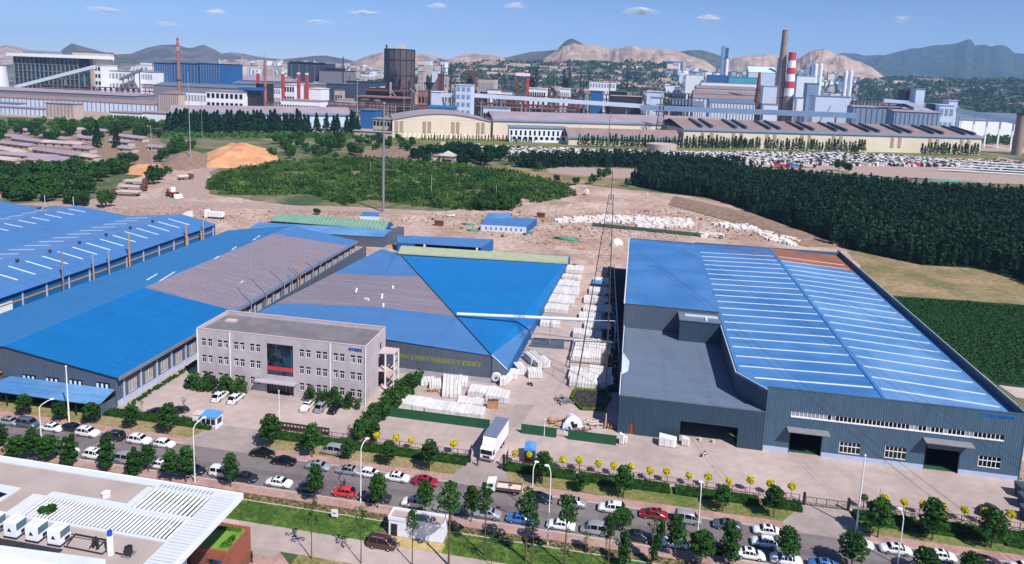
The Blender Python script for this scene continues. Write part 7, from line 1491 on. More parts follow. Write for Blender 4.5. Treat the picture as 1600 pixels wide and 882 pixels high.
# young tree rows before the cream factory
k = 0
for x0_, x1_, y0_, y1_ in ((790, 905, 224, 225), (905, 1190, 231, 235), (1195, 1355, 237, 240), (1440, 1530, 243.5, 245.5), (660, 800, 221, 223)):
 n = int((x1_ - x0_) / 4.6)
 for i in range(n):
  px = x0_ + (x1_ - x0_) * i / n + RND.uniform(-1, 1); b = U(px, y0_ + (y1_ - y0_) * i / n - 1.5); low = x1_ <= 905 and x0_ > 700 or x0_ == 660
  plant('row_sapling', 'sapling', b[0], b[1], RND.uniform(1.3, 1.9) * (.5 if low else 1), 'young pointed tree in the row before the cream factory', 'tree', 'tree row before the cream factory', mat_='leaf_pine' if RND.random() < .6 else None, sx=.9)
mass('embankment_trees', UP((1535, 226), (1700, 232), (1700, 214), (1540, 206)), 10, 18, 2.5, 8, 4, 'leaf_light', 'dense green trees right of the cream factory', 'trees', 62, layers=2)
mass('embankment_trees', UP((1490, 205), (1700, 205), (1700, 186), (1500, 190)), 14, 16, 3, 9, 5, 'leaf_far', 'dark green trees under the conveyor gallery at the right', 'trees', 65, layers=2)
mass('far_wood', UP((640, 150), (1000, 152), (1300, 168), (1300, 158), (1000, 140), (640, 134)), 34, 14, 9, 12, 13, 'leaf_far', 'far tree belts among the steelworks', 'trees', 63, layers=1)
mass('far_wood', [(900, 1900), (3400, 1900), (4400, 3400), (2200, 3400), (1200, 2600)], 62, 12, 17, 20, 26, 'leaf_far', 'far green tree belts on the plain at the right', 'trees', 64, layers=1)
mass('far_wood', [(-400, 2200), (700, 2200), (900, 3000), (-500, 3000)], 55, 10, 15, 14, 22, 'leaf_far', 'far green tree belts below the tan hills', 'trees', 66, layers=1)

# ================================================================== MIDDLE DISTANCE
# white stone blocks laid out in the quarry yard: nobody could count them
def blocks(name, P, n, size, label, mats, seed, z=.1, hh=.8):
 g_ = np.random.default_rng(seed); q = scatter(P, math.sqrt(abs(sum(P[i][0] * P[(i + 1) % len(P)][1] - P[(i + 1) % len(P)][0] * P[i][1] for i in range(len(P)))) / 2 / n), seed)
 m = MB()
 for x, y in q:
  s_ = size * g_.uniform(.5, 1.3); w = s_ * g_.uniform(.6, 1.5); a = g_.uniform(0, 3); h = s_ * hh * g_.uniform(.5, 1.2)
  c, s2 = math.cos(a), math.sin(a); P4 = [(x + u * c - v * s2, y + u * s2 + v * c) for u, v in ((-s_ / 2, -w / 2), (s_ / 2, -w / 2), (s_ / 2, w / 2), (-s_ / 2, w / 2))]
  m.prism(P4, z - .1, [z + h * g_.uniform(.7, 1.2) for _ in range(4)], 1 if g_.random() < .42 and len(mats) > 1 else 0)
 return tag(m.build(name, list(mats)), label, 'stones', kind='stuff')
blocks('stone_blocks', UP((780, 232), (1000, 240), (1180, 241), (1380, 244), (1480, 252), (1500, 262), (1360, 260), (1190, 258), (1000, 250), (850, 247), (780, 240)), 13000, 2.1, 'thousands of white stone blocks laid out in the yard before the cream factory', ('stone_white', 'stone_dark'), 71, hh=1.1)
blocks('stone_blocks', UP((680, 226), (800, 232), (800, 240), (700, 236)), 260, 4, 'scattered pale stone blocks at the left of the stone yard', ('stone_warm', 'stone_dark'), 72, hh=.6)
blocks('stone_blocks', UP((1390, 250), (1560, 250), (1640, 258), (1640, 268), (1480, 264)), 1300, 2.3, 'pale stone rows at the right end of the stone yard', ('stone_warm', 'stone_dark'), 73, hh=.5)
for k in range(5):
 a, b = U(1465, 252 + k * 4), U(1600, 260 + k * 4); o = MB().tube((a[0], a[1], 1.5), (b[0], b[1], 1.5), .6, n=4).build('guard_rail', 'metal_trim'); tag(o, '%s of the pale rails beyond the plantation at the right, counted from the back' % ORD[k], 'rail', 'pale rails at the right')
blocks('white_bags', UP((868, 344), (940, 338), (1080, 344), (1084, 355), (1000, 358), (990, 350), (870, 348)), 520, 1.7, 'long band of white wrapped blocks on the dirt field', ('stone_white', 'stone_warm'), 74, hh=.6)
blocks('white_bags', UP((1108, 351), (1180, 353), (1250, 376), (1240, 385), (1200, 376), (1180, 364)), 300, 1.8, 'second band of white wrapped blocks beside the plantation', ('stone_white', 'stone_warm'), 75, hh=.6)
blocks('white_bags', UP((1090, 366), (1125, 366), (1130, 373), (1095, 371)), 60, 1.7, 'small patch of white wrapped blocks behind the tall block', ('stone_white', 'stone_warm'), 76, hh=.6)
blocks('rubble', UP((0, 340), (330, 330), (560, 330), (700, 336), (860, 336), (980, 330), (1100, 320), (1240, 362), (1300, 386), (1100, 372), (960, 372), (860, 390), (700, 352), (330, 350)), 2600, .65, 'loose brown rubble scattered over the dirt field', ('tan_dirt', 'spoil'), 77, z=.05, hh=.5)
blocks('rubble', UP((130, 325), (330, 322), (340, 348), (120, 340)), 900, .9, 'loose pink rubble behind the pale blue factory', ('tan_dirt', 'gravel_pink'), 78, z=.05, hh=.5)
C = [(*UP((px, py))[0], .5, .9, .7, .5) for px, py in [(RND.uniform(560, 1300), RND.uniform(330, 372)) for _ in range(40)]]
o = bpy.data.objects.new('scattered_weeds', quads_mesh('scattered_weeds', leaves(C, 18, .6, 1, seed=6), 'leaf_bush')); COL.objects.link(o); tag(o, 'scattered green weeds over the dirt field', 'weeds', kind='stuff')
# dark netting strip, green nets, domed tent, excavated shed skeleton
a, b = U(925, 354), U(1130, 374); o = MB().slab([(a[0], a[1], .5), (b[0], b[1], .5), (b[0], b[1] + 3, 1.2), (a[0], a[1] + 3, 1.2)], .1).build('dark_netting', 'net_dark'); tag(o, 'long strip of dark green netting across the dirt field', 'netting')
for px, py, w, d, lb in ((886, 374, 6.5, 3.5, 'bright green net sheet beyond the long blue roof'), (827, 364, 2.2, 2, 'green net patch right of the site huts'), (732, 351, 4, 2, 'green net patch left of the site huts, upper'), (738, 361, 3, 1.6, 'green net patch left of the site huts, lower'), (1354, 278, 24, 6, 'long green net beyond the plantation, left one'), (1470, 282, 30, 6, 'long green net beyond the plantation, right one')):
 p = U(px, py); m = MB(); n = 10; m.add([(0, 0, 1.0)] + [(math.cos(2 * math.pi * k / n) * w * RND.uniform(.8, 1.1), math.sin(2 * math.pi * k / n) * d * RND.uniform(.8, 1.1), .15) for k in range(n)], [(0, 1 + k, 1 + (k + 1) % n) for k in range(n)] + [tuple(range(n, 0, -1))], 0, True)
 o = m.build('green_sheet', 'green_net'); o.location = p; tag(o, lb, 'sheet')
p = U(964, 384); t = thing('dome_tent', 'small white domed shelter beside the mast on the dirt field', 'tent', p); lpart(t, 'dome', MB().ball(0, 0, .6, 2.6, 2.2, 2.6, 12, 8), 'white_paint'); lpart(t, 'base', MB().box(-2.6, -2.1, 0, 2.6, 2.1, .9), 'stone_warm')
for px, py, lb in ((686, 353, 'brown container like shed on the dirt field'), (845, 340, 'dark machine at the back of the site huts')): p = U(px, py); o = MB().box(-2, -1, 0, 2, 1, 2).box(-2.2, -1.2, 2, 2.2, 1.2, 2.3).build('brown_shed', 'rust_steel'); o.location = p; tag(o, lb, 'shed')
p = U(916, 305); t = thing('rock', 'white jagged rock at the left edge of the plantation', 'rock', p); lpart(t, 'stone', MB().ball(0, 0, 1.6, 1.8, 1.4, 2.4, 7, 5, jit=.3), 'stone_white')
p = U(1011, 306); t = thing('rock', 'tiny white rock at the foot of the plantation', 'rock', p); lpart(t, 'stone', MB().ball(0, 0, .6, 1, .8, 1, 6, 4, jit=.3), 'stone_white')
p = U(700, 252); t = thing('pavilion', 'small pink hip roofed pavilion among the bushy trees', 'pavilion', p); t.scale = (1.35,) * 3
for sx_ in (-1, 1):
 for sy_ in (-1, 1): lpart(t, 'pillar', MB().box(sx_ * 3.6 - .3, sy_ * 3.2 - .3, 0, sx_ * 3.6 + .3, sy_ * 3.2 + .3, 3.4), 'stone_warm')
lpart(t, 'roof', MB().add([(-5, -4.4, 3.4), (5, -4.4, 3.4), (5, 4.4, 3.4), (-5, 4.4, 3.4), (0, 0, 6.4)], [(0, 1, 4), (1, 2, 4), (2, 3, 4), (3, 0, 4), (3, 2, 1, 0)]), 'concrete'); lpart(t, 'side_wall', MB().box(-9, -2, 0, -5.2, 3, 3), 'stone_warm'); lpart(t, 'side_roof', MB().prism([(-9.6, -2.6), (-4.8, -2.6), (-4.8, 3.6), (-9.6, 3.6)], 3.0, [3.1, 4.4, 4.4, 3.1]), 'concrete')
p = U(11, 308); t = thing('red_shed', 'small red roofed open shed at the left edge among trees', 'shed', p); lpart(t, 'roof', MB().add([(-6, -4, 3), (6, -4, 3), (6, 4, 3), (-6, 4, 3), (-6, 0, 4.6), (6, 0, 4.6)], [(0, 1, 5, 4), (3, 4, 5, 2), (0, 4, 3), (1, 2, 5), (0, 3, 2, 1)]), 'paint_red_dull'); lpart(t, 'wall', MB().box(-5.5, -1, 0, 5.5, 3.5, 2.9), 'brick_red')
for k in range(3): lpart(t, 'post', MB().box(-5.5 + k * 5.3, -3.6, 0, -5.2 + k * 5.3, -3.3, 2.98), 'stone_warm')
for px, py, w, lb in ((12, 334, 12, 'flat dark roofed store behind the pale blue factory, left one'), (94, 338, 10, 'flat dark roofed store behind the pale blue factory, right one')): p = U(px + 10, py); t = thing('flat_store', lb, 'store', p); lpart(t, 'wall', MB().box(-w, -2, 0, w, 3, 3.4), 'dark_slate_wall'); lpart(t, 'roof', MB().box(-w - .3, -2.3, 3.41, w + .3, 3.3, 3.65), 'roof_slate')
# village houses: long low roofs
VH = [(10, 240, 46, 12), (28, 232, 30, 4), (40, 250, 44, -6), (46, 225, 34, 8), (88, 221, 36, 10), (100, 230, 30, -6), (92, 245, 46, 8), (70, 258, 22, 0), (72, 266, 20, 0), (115, 212, 14, 0), (118, 207, 16, 0), (52, 210, 30, 0), (22, 219, 18, 4), (208, 220, 30, 8), (190, 227, 20, 4), (130, 250, 26, 6), (245, 236, 12, 0), (165, 210, 24, 0), (200, 238, 12, 0), (100, 256, 22, 4), (4, 256, 26, 0), (-30, 235, 34, 4), (132, 238, 16, 2), (140, 222, 18, 2)]
for k, (px, py, w, r_) in enumerate(VH):
 p = U(px, py); t = thing('village_house', 'long low village house with faded pink grey roof, %s' % ('row %s from the left edge' % ORD[k]), 'house', (p[0], p[1], 0), math.radians(-r_ * 1.2 - 8), 'low village houses')
 w *= .62; lpart(t, 'wall', MB().box(-w, -3.2, 0, w, 3.2, 3.4), 'beige_wall'); lpart(t, 'roof', MB().add([(-w - .6, -4, 3.3), (w + .6, -4, 3.3), (w + .6, 4, 3.3), (-w - .6, 4, 3.3), (-w - .6, 0, 5.2), (w + .6, 0, 5.2)], [(0, 1, 5, 4), (3, 4, 5, 2), (0, 4, 3), (1, 2, 5), (0, 3, 2, 1)]), 'roof_violet' if k % 5 else 'concrete')
 wm_ = MB().box(-.9, -3.26, 1, .9, -3.2, 2.4).mesh('window', 'pane_black')
 for j in range(max(1, int(w / 4))):
  o = bpy.data.objects.new('window', wm_); COL.objects.link(o); o.parent = t; o.location = (-w + 4 + j * 8, 0, 0)
for k, (px, py) in enumerate(((272, 212), (10, 215))): p = U(px, py); o = MB().box(-9, -4, 0, 9, 4, 3).box(-9.5, -4.5, 3, 9.5, 4.5, 3.4).build('blue_shed', 'far_blue_wall'); o.location = p; tag(o, ['low blue roofed shed right of the village', 'low blue roofed shed at the left edge of the village'][k], 'shed')

# ---- cream factory: gable hall, low link hall, long hall, each built along the same slanting line
CA = math.atan2(912 - 748, 403 + 161)
def cpt(px, py): return U(px, py)[:2]
def hall_on(name, label, a, b, depth, h, rise, wall_m, roof_m, stripes=(), cat='factory', gable_front=False, group=None, monitors=0, wins_=0):
 """a hall whose front wall runs a->b on the ground"""
 L_ = math.hypot(b[0] - a[0], b[1] - a[1]); an = math.atan2(b[1] - a[1], b[0] - a[0]); t = thing(name, label, cat, (a[0], a[1], 0), an, group)
 if gable_front:
  lpart(t, 'wall', MB().prism([(0, 0), (L_, 0), (L_, depth), (0, depth)], 0, h - .1), wall_m)
  m = MB(); n = 12; cs = [(L_ * k / n, h + rise * math.sin(math.pi * k / n)) for k in range(n + 1)]
  m.add([(x, 0, z - .3) for x, z in cs] + [(0, 0, h - .12), (L_, 0, h - .12)], [tuple(range(n, -1, -1))[:n + 1]]); lpart(t, 'gable', m, wall_m)
  m = MB();
  for (x0, z0), (x1, z1) in zip(cs[:-1], cs[1:]): m.slab([(x0, -1, z0), (x1, -1, z1), (x1, depth, z1), (x0, depth, z0)], 1.0)
  lpart(t, 'roof', m, roof_m)
 else:
  lpart(t, 'wall', MB().prism([(0, 0), (L_, 0), (L_, depth), (0, depth)], 0, h), wall_m)
  lpart(t, 'roof', MB().slab([(-1, -1, h + .6), (L_ + 1, -1, h + .6), (L_ + 1, depth / 2, h + rise), (-1, depth / 2, h + rise)], .8).slab([(-1, depth / 2 + .01, h + rise), (L_ + 1, depth / 2 + .01, h + rise), (L_ + 1, depth + 1, h + .6), (-1, depth + 1, h + .6)], .8), roof_m)
  lpart(t, 'eaves_fascia', MB().box(-1.2, -1.4, h - 1.2, L_ + 1.2, -1.02, h + 1.0), 'blue_grey_wall')
 for s_ in stripes: lpart(t, 'wall_vent', MB().box(s_ * L_ - 1.8, -.5, h * .28, s_ * L_ + 1.8, -.02, h * .9), 'cream_stripe')
 for k in range(monitors):
  x = L_ * (k + .5) / monitors
  for dx in (0, L_ / monitors * .3): lpart(t, 'roof_monitor', MB().slab([(x + dx, 4, h + rise * .2 + 3), (x + dx + 3, 4, h + rise * .2 + 3), (x + dx + 3, depth / 2 - 4, h + rise + 1.2), (x + dx, depth / 2 - 4, h + rise + 1.2)], 2.6), 'dark_slate_wall')
 for k in range(wins_): lpart(t, 'window', MB().box(L_ * (k + .3) / wins_, -.3, h * .45, L_ * (k + .7) / wins_, -.02, h * .75), 'pane_black')
 return t
g1a, g1b = cpt(613, 215), cpt(766, 217.5)
hall_on('cream_hall', 'cream gabled hall with curved grey roof at the left end of the cream factory', g1a, g1b, 80, 20, 7.5, 'cream_wall', 'roof_violet', (.04, .09, .32, .37, .61, .66, .87, .92), gable_front=True)
g2a, g2b = (g1b[0] + 1, g1b[1] + 3), cpt(1066, 223)
hall_on('cream_hall', 'long cream middle hall set back behind the grey roofed annex', (g2a[0], g2a[1] + 6), (g2b[0] + 60, g2b[1] + 26), 70, 21, 8, 'cream_wall', 'roof_violet')
g3a, g3b = cpt(888, 227), cpt(1062, 231)
hall_on('low_hall', 'lower grey brown roofed annex before the cream middle hall', g3a, g3b, 34, 8.5, 9, 'cream_wall', 'roof_brown')
g4a, g4b = cpt(1067, 230.5), cpt(1531, 242)
hall_on('cream_hall', 'very long cream hall with brown roof and pairs of roof monitors', g4a, g4b, 92, 20, 9, 'cream_wall', 'roof_brown', (.06, .09, .16, .185, .27, .295, .385, .41, .49, .515, .69, .715, .82, .845, .93, .955), monitors=9)
g5a, g5b = cpt(795, 222), cpt(882, 224)
t = hall_on('white_annex', 'white office annex with two rows of windows against the cream hall', g5a, g5b, 12, 17, .8, 'white_wall', 'roof_brown', wins_=12)
for k in range(12): lpart(t, 'window', MB().box(4 + k * 6, -.3, 3, 7.4 + k * 6, -.02, 6), 'pane_black')
t = thing('loading_bays', 'low cream loading ramps with slanting piers along the cream gable', 'ramp', (g1a[0], g1a[1] - 6, 0), math.atan2(g1b[1] - g1a[1], g1b[0] - g1a[0]))
for k in range(20): lpart(t, 'pier', MB().add([(8 + k * 5, -4, 0), (9.4 + k * 5, -4, 0), (12.4 + k * 5, 4, 5.4), (11 + k * 5, 4, 5.4), (8 + k * 5, 4, 0), (9.4 + k * 5, 4, 0)], [(0, 1, 2, 3), (0, 3, 4), (1, 5, 2), (4, 3, 2, 5), (0, 4, 5, 1)]), 'cream_wall')

# ---- generic far works: real boxes at real distances
def fbox(name, label, cat, x0, x1, yt, Y, depth, wm, rm='roof_violet', group=None, z0=0, over=1.0, wins_=None, ribs_=0, rise=0, yt2=None):
 a = V(x0, yt, Y); b = V(x1, yt if yt2 is None else yt2, Y); h = a[2]; xa, xb = a[0], b[0]
 t = thing(name, label, cat, ((xa + xb) / 2, Y, 0), 0, group); w = (xb - xa) / 2
 lpart(t, 'wall', MB().box(-w, 0, z0, w, depth, h - .02), wm)
 if rise: lpart(t, 'roof', MB().add([(-w - 1, -1, h), (w + 1, -1, h), (w + 1, depth + 1, h), (-w - 1, depth + 1, h), (-w - 1, depth / 2, h + rise), (w + 1, depth / 2, h + rise)], [(0, 1, 5, 4), (3, 4, 5, 2), (0, 4, 3), (1, 2, 5), (0, 3, 2, 1)]), rm)
 else: lpart(t, 'roof', MB().box(-w - over, -over, h, w + over, depth + over, h + max(.6, over * .7)), rm)
 if wins_:
  nx, nz, mt = wins_; cw = 2 * w / nx; ch = (h - z0) / nz; me = MB().box(-cw * .3, -.4, -ch * .25, cw * .3, -.02, ch * .25).mesh('window', mt)
  for i in range(nx):
   for j in range(nz): o = bpy.data.objects.new('window', me); COL.objects.link(o); o.parent = t; o.location = (-w + cw * (i + .5), 0, z0 + ch * (j + .5))
 if ribs_:
  me = MB().box(-.5, -.6, z0 + 1, .5, -.02, h * .97).mesh('rib', 'steel_grey')
  for i in range(ribs_): o = bpy.data.objects.new('rib', me); COL.objects.link(o); o.parent = t; o.location = (-w + 2 * w * (i + .5) / ribs_, 0, 0)
 return t
# left: pale blue works
fbox('works_hall', 'pale blue works wall with dark ribs at the far left, front row', 'factory', -60, 71, 164, 740, 14, 'pale_blue_wall', 'roof_violet', ribs_=20)
fbox('works_hall', 'beige ribbed panel hall at the end of the pale blue works', 'factory', 71, 115, 161, 738, 14, 'beige_wall', 'roof_violet', ribs_=8)
fbox('works_hall', 'long pale ribbed works hall with a brown roof behind the front row', 'factory', -60, 252, 149, 850, 70, 'pale_blue_wall', 'roof_brown', ribs_=46, rise=3)
fbox('works_hall', 'beige end of the long pale works hall near the striped chimney', 'factory', 246, 279, 146, 846, 74, 'beige_wall', 'roof_brown', ribs_=10, rise=3)
fbox('works_hall', 'low pale roofed works hall at the left edge', 'factory', -60, 30, 158, 790, 10, 'pale_blue_wall', 'roof_slate')
fbox('works_hall', 'long dark roofed hall running behind the pale works', 'factory', -60, 210, 138, 930, 50, 'steel_grey', 'roof_violet', rise=4)
# glass hall
gh = thing('glass_hall', 'big glass walled hall with white flat roof at the far left', 'hall', V(80, 140, 1050)); gh.location.z = 0; ORG[gh.name] = tuple(gh.location)
a, b = V(22, 88, 1050), V(122, 88, 1050); MB().box(a[0], 1050, 0, b[0], 1110, a[2]).build('glass_body', 'glass_teal', gh); MB().box(V(12, 88, 1045)[0], 1042, a[2] + .02, V(129, 88, 1045)[0], 1118, a[2] + 5.5).build('roof', 'white_paint', gh); MB().box(V(36, 80, 1060)[0], 1060, a[2] + 5.6, V(68, 80, 1060)[0], 1100, a[2] + 11).build('roof_plant', 'steel_grey', gh)
for k in range(16): x = a[0] + (b[0] - a[0]) * k / 15; MB().box(x - .5, 1048, 0, x + .5, 1049.9, a[2]).build('column', 'steel_grey', gh)
for k in range(1, 6): z = a[2] * k / 6; MB().box(a[0], 1048.5, z - .4, b[0], 1049.8, z + .4).build('beam', 'steel_grey', gh)
fbox('lift_tower', 'beige concrete tower at the right end of the glass hall', 'tower', 113, 144, 81, 1075, 50, 'beige_wall', 'dark_steel')
fbox('white_works', 'white works building right of the beige tower', 'factory', 147, 157, 102, 1080, 40, 'white_wall', 'white_wall', wins_=(2, 5, 'pane_black'))
fbox('white_works', 'white works building with a window strip and brown roof edge', 'factory', 157, 208, 110, 1100, 50, 'white_wall', 'roof_violet', wins_=(9, 3, 'pane_grey'))
fbox('white_works', 'pale works building left of the blue rolling hall', 'factory', 214, 238, 112, 1120, 40, 'white_wall', 'roof_violet', wins_=(6, 3, 'pane_grey'))
def gallery(label, p, q, w, h, m_='beige_wall', legs=4, name='conveyor_gallery', leg_m='steel_grey'):
 """enclosed conveyor from p to q (3D)"""
 p, q = Vector(p), Vector(q); t = thing(name, label, 'conveyor', (p.x, p.y, 0)); P0 = Vector((p.x, p.y, 0)); d = (q - p); s_ = Vector((-d.y, d.x, 0)).normalized() * (w / 2); u = Vector((0, 0, h))
 a, b = p - P0, q - P0; m = MB(); m.add([tuple(a - s_), tuple(b - s_), tuple(b + s_), tuple(a + s_), tuple(a - s_ + u), tuple(b - s_ + u), tuple(b + s_ + u), tuple(a + s_ + u)], [(0, 3, 2, 1), (4, 5, 6, 7), (0, 1, 5, 4), (1, 2, 6, 5), (2, 3, 7, 6), (3, 0, 4, 7)]); lpart(t, 'casing', m, m_)
 for k in range(legs):
  c = a + (b - a) * ((k + .5) / legs)
  if c.z > 3: lpart(t, 'leg', MB().box(c.x - .8, c.y - .8, 0, c.x + .8, c.y + .8, c.z), leg_m)
 return t
gallery('inclined pale conveyor rising in front of the glass hall to the beige tower', V(26, 139, 1020), V(147, 108, 1020), 8, 5.6, 'metal_trim')
gallery('dark inclined conveyor between the white works and the blue hall', V(188, 126, 1090), V(222, 111, 1090), 6, 4, 'steel_grey')
ct = thing('cooling_tower', 'white tapering tower cut by the left edge', 'tower', V(-8, 150, 1000)); ct.location.z = 0
h_ = V(-6, 34, 1000)[2]; lpart(ct, 'shaft', MB().cyl(0, 0, 0, h_, 16, 5, 20), 'chimney_concrete'); lpart(ct, 'base', MB().cyl(6, -10, 0, V(0, 104, 1000)[2], 26, 22, 20), 'white_wall')
for k, (x0, x1, m_, lb) in enumerate(((240, 270, 'far_blue_wall', 'left blue block of the tall rolling hall'), (270, 311, 'far_blue_wall', 'middle deep blue block of the tall rolling hall'), (311, 345, 'far_blue_wall', 'right paler blue block of the tall rolling hall'))):
 fbox('rolling_hall', lb, 'factory', x0 + .3, x1 - .3, 98.5 + k * .4, 1150 + (k == 1) * 4, 70, m_, 'dark_steel', ribs_=8)
# chimneys
def chimney(label, px, yt, Y, wt, wb, m_, bands=(), cone=1.0, n=20):
 a = V(px, yt, Y); h = a[2]; s_ = Y / CAMF * 1.02; r0, r1 = wb * s_ / 2, wt * s_ / 2; t = thing('chimney', label, 'chimney', (a[0], Y, 0))
 lpart(t, 'shaft', MB().cyl(0, 0, 0, h, r0, r1, n), m_)
 for z0, z1, bm_ in bands: lpart(t, 'band', MB().cyl(0, 0, h * z0, h * z1, r0 + (r1 - r0) * z0 + .12, r0 + (r1 - r0) * z1 + .12, n), bm_)
 lpart(t, 'rim', MB().cyl(0, 0, h, h + s_ * .8, r1 * 1.08, r1 * 1.08, n), m_); lpart(t, 'flue_opening', MB().cyl(0, 0, h + s_ * .8, h + s_ * .82, r1 * .8, r1 * .8, n), 'foam_black')
 return t
chimney('slim red brick chimney with red and white bands at the left', 277.3, 60, 900, 3.6, 7.5, 'chimney_brick', ((.80, 1.0, 'paint_red_dull'), (.935, .965, 'white_paint'), (.83, .885, 'white_paint'), (.43, .45, 'dark_steel')))
chimney('brown chimney with thin lightning rod left of the red stacks', 413.6, 93, 920, 3.6, 6, 'chimney_brick', ((.5, .52, 'rust_steel'),))
o = MB().cyl(0, 0, V(413.6, 93, 920)[2], V(413.6, 82, 920)[2], .35, .15, 6).build('lightning_rod', 'chimney_brick'); o.location = (V(413.6, 93, 920)[0], 920, 0); tag(o, 'thin rod standing on top of the brown chimney', 'rod')
YC = 1250
chimney('tallest tan chimney, plain, left of the red and white one', 1227.5, 48, YC, 8, 15, 'chimney_concrete', ((.30, .307, 'dark_steel'), (.86, .862, 'dark_steel')))
chimney('thick chimney with broad red and white bands beside the tallest one', 1238.5, 83, YC - 10, 10.5, 15, 'chimney_concrete', ((.90, 1.0, 'paint_red'), (.80, .898, 'white_paint'), (.72, .798, 'paint_red'), (.62, .718, 'white_paint'), (.53, .618, 'paint_red'), (.42, .528, 'white_paint')))
chimney('rusty tapered furnace stack left of the tall chimneys', 1187, 114, 1180, 3.4, 14, 'rust_steel', ((.45, .47, 'dark_steel'), (.68, .7, 'dark_steel')))
for k, (px, yt, Y, w) in enumerate(((690, 100, 1250, 1.6), (693.5, 100, 1250, 1.6), (705, 99, 1250, 2), (536, 90, 1300, 2), (786, 172 - 60, 1300, 1), (865.5, 118, 1300, 1.3), (908.5, 116, 1300, 1.8), (912.5, 123, 1300, 1.2), (981.5, 112, 1250, 1.8), (991.5, 120, 1250, 1), (953, 130, 1250, 1.4), (546, 120, 1200, 1.2))):
 chimney('thin dark flue stack over the steelworks, %s from the left' % ORD[k], px, yt, Y, w, w * 1.2, 'dark_steel', n=8)['group'] = 'thin dark flue stacks'
for k, px in enumerate((403, 442, 466.5, 479.5)):
 a = V(px, 115 + .7 * k, 960); t = thing('red_stack', '%s of the four red stacks left of the dark mills, counted from the left' % ORD[k], 'stack', (a[0], 960, 0), 0, 'red stacks'); lpart(t, 'shaft', MB().box(-1.9, -1.9, 0, 1.9, 1.9, a[2]), 'paint_red_dull'); lpart(t, 'cap', MB().box(-1.7, -1.7, a[2] + .01, 1.7, 1.7, a[2] + 2.4), 'white_wall'); lpart(t, 'platform', MB().box(-2.4, -2.4, a[2] * .7, 2.4, 2.4, a[2] * .7 + .7), 'paint_red')
# dark mills and neighbours
fbox('dark_mill', 'dark slate tall mill, the larger of two, left of the gasholder', 'factory', 449, 498, 98.5, 1350, 80, 'dark_slate_wall', 'dark_steel', ribs_=4); fbox('dark_mill', 'raised dark top block on the larger dark mill', 'factory', 452, 489, 96.8, 1356, 60, 'dark_steel', 'dark_steel')
fbox('dark_mill', 'slate grey mill right of the larger dark mill', 'factory', 498.5, 535, 110, 1340, 70, 'steel_grey', 'dark_steel'); fbox('dark_mill', 'small dark roof block on the slate grey mill', 'factory', 508, 527, 106.5, 1350, 40, 'dark_steel', 'dark_steel')
fbox('low_mill', 'low slate shed right of the red stacks', 'factory', 510, 545, 130.5, 1180, 50, 'dark_slate_wall', 'roof_slate'); fbox('low_mill', 'dim grey hall behind the red stacks', 'factory', 446, 512, 130, 1220, 50, 'steel_grey', 'roof_violet')
fbox('low_mill', 'long dark bridge hall reaching to the gasholder', 'factory', 541, 592, 127, 1300, 40, 'dark_slate_wall', 'dark_steel')
fbox('white_works', 'white walled works with grey windows left of the first red stack pair', 'factory', 420, 438, 136, 1000, 30, 'white_wall', 'steel_grey', wins_=(5, 3, 'pane_grey')); fbox('white_works', 'white framed works between the red stacks', 'factory', 444, 460, 132, 1000, 30, 'white_wall', 'white_wall', wins_=(4, 3, 'pane_black')); fbox('white_works', 'small white works right of the red stacks', 'factory', 482, 501, 138.5, 1000, 30, 'white_wall', 'white_wall')
fbox('white_works', 'low white machine house with round openings', 'factory', 439, 500, 156, 880, 24, 'white_wall', 'roof_violet', wins_=(14, 1, 'pane_black')); fbox('dark_shed', 'dark open shed beside the brown chimney', 'factory', 400, 411, 131, 940, 30, 'dark_steel', 'roof_slate')
fbox('white_house', 'white three storey house with square windows left of the blue gantry', 'building', 322, 380, 142, 840, 30, 'white_wall', 'roof_violet', wins_=(8, 3, 'pane_black')); fbox('white_house', 'pale low house beside the striped chimney', 'building', 284, 322, 143, 860, 24, 'white_wall', 'roof_brown', wins_=(8, 2, 'pane_grey'))
fbox('gantry', 'tall dark gantry with bright blue top band', 'gantry', 381, 399, 141, 850, 12, 'dark_steel', 'far_blue_wall', over=5)
for k, (x0, x1, y, Y) in enumerate(((300, 400, 128, 1180), (330, 440, 119, 1280), (240, 400, 133, 1060), (345, 452, 124, 1230))):
 fbox('long_roof', 'long low dark roofed hall behind the white houses, %s of four' % ORD[k], 'factory', x0, x1, y, Y, 50, 'steel_grey', 'roof_violet' if k % 2 else 'roof_slate', rise=5)
# the long white hall with curved end, and the low office
hall_on('white_hall', 'long white hall with grey curved roof behind the conifers', U(268, 206.5)[:2], U(548, 206.5)[:2], 46, 20, 7, 'pale_blue_wall', 'roof_violet'); fbox('blue_end', 'blue end block of the long white hall', 'factory', 563, 586, 172, 800, 24, 'far_blue_wall', 'roof_slate'); fbox('low_office', 'low white office with a row of dark windows behind roadside trees', 'building', 172, 222, 175, 690, 16, 'white_wall', 'roof_violet', wins_=(10, 1, 'pane_black')); fbox('low_office', 'low white wing joining the office to the long white hall', 'building', 223, 268, 176, 692, 16, 'white_wall', 'roof_violet')
fbox('pump_house', 'beige pump house with steps at the left of the cream gable', 'building', 583, 610, 186, 720, 20, 'beige_wall', 'roof_violet', wins_=(5, 2, 'pane_black')); fbox('yard_wall', 'low concrete retaining wall by the cream gable', 'wall', 553, 611, 204.5, 690, 4, 'beige_wall', 'beige_wall')
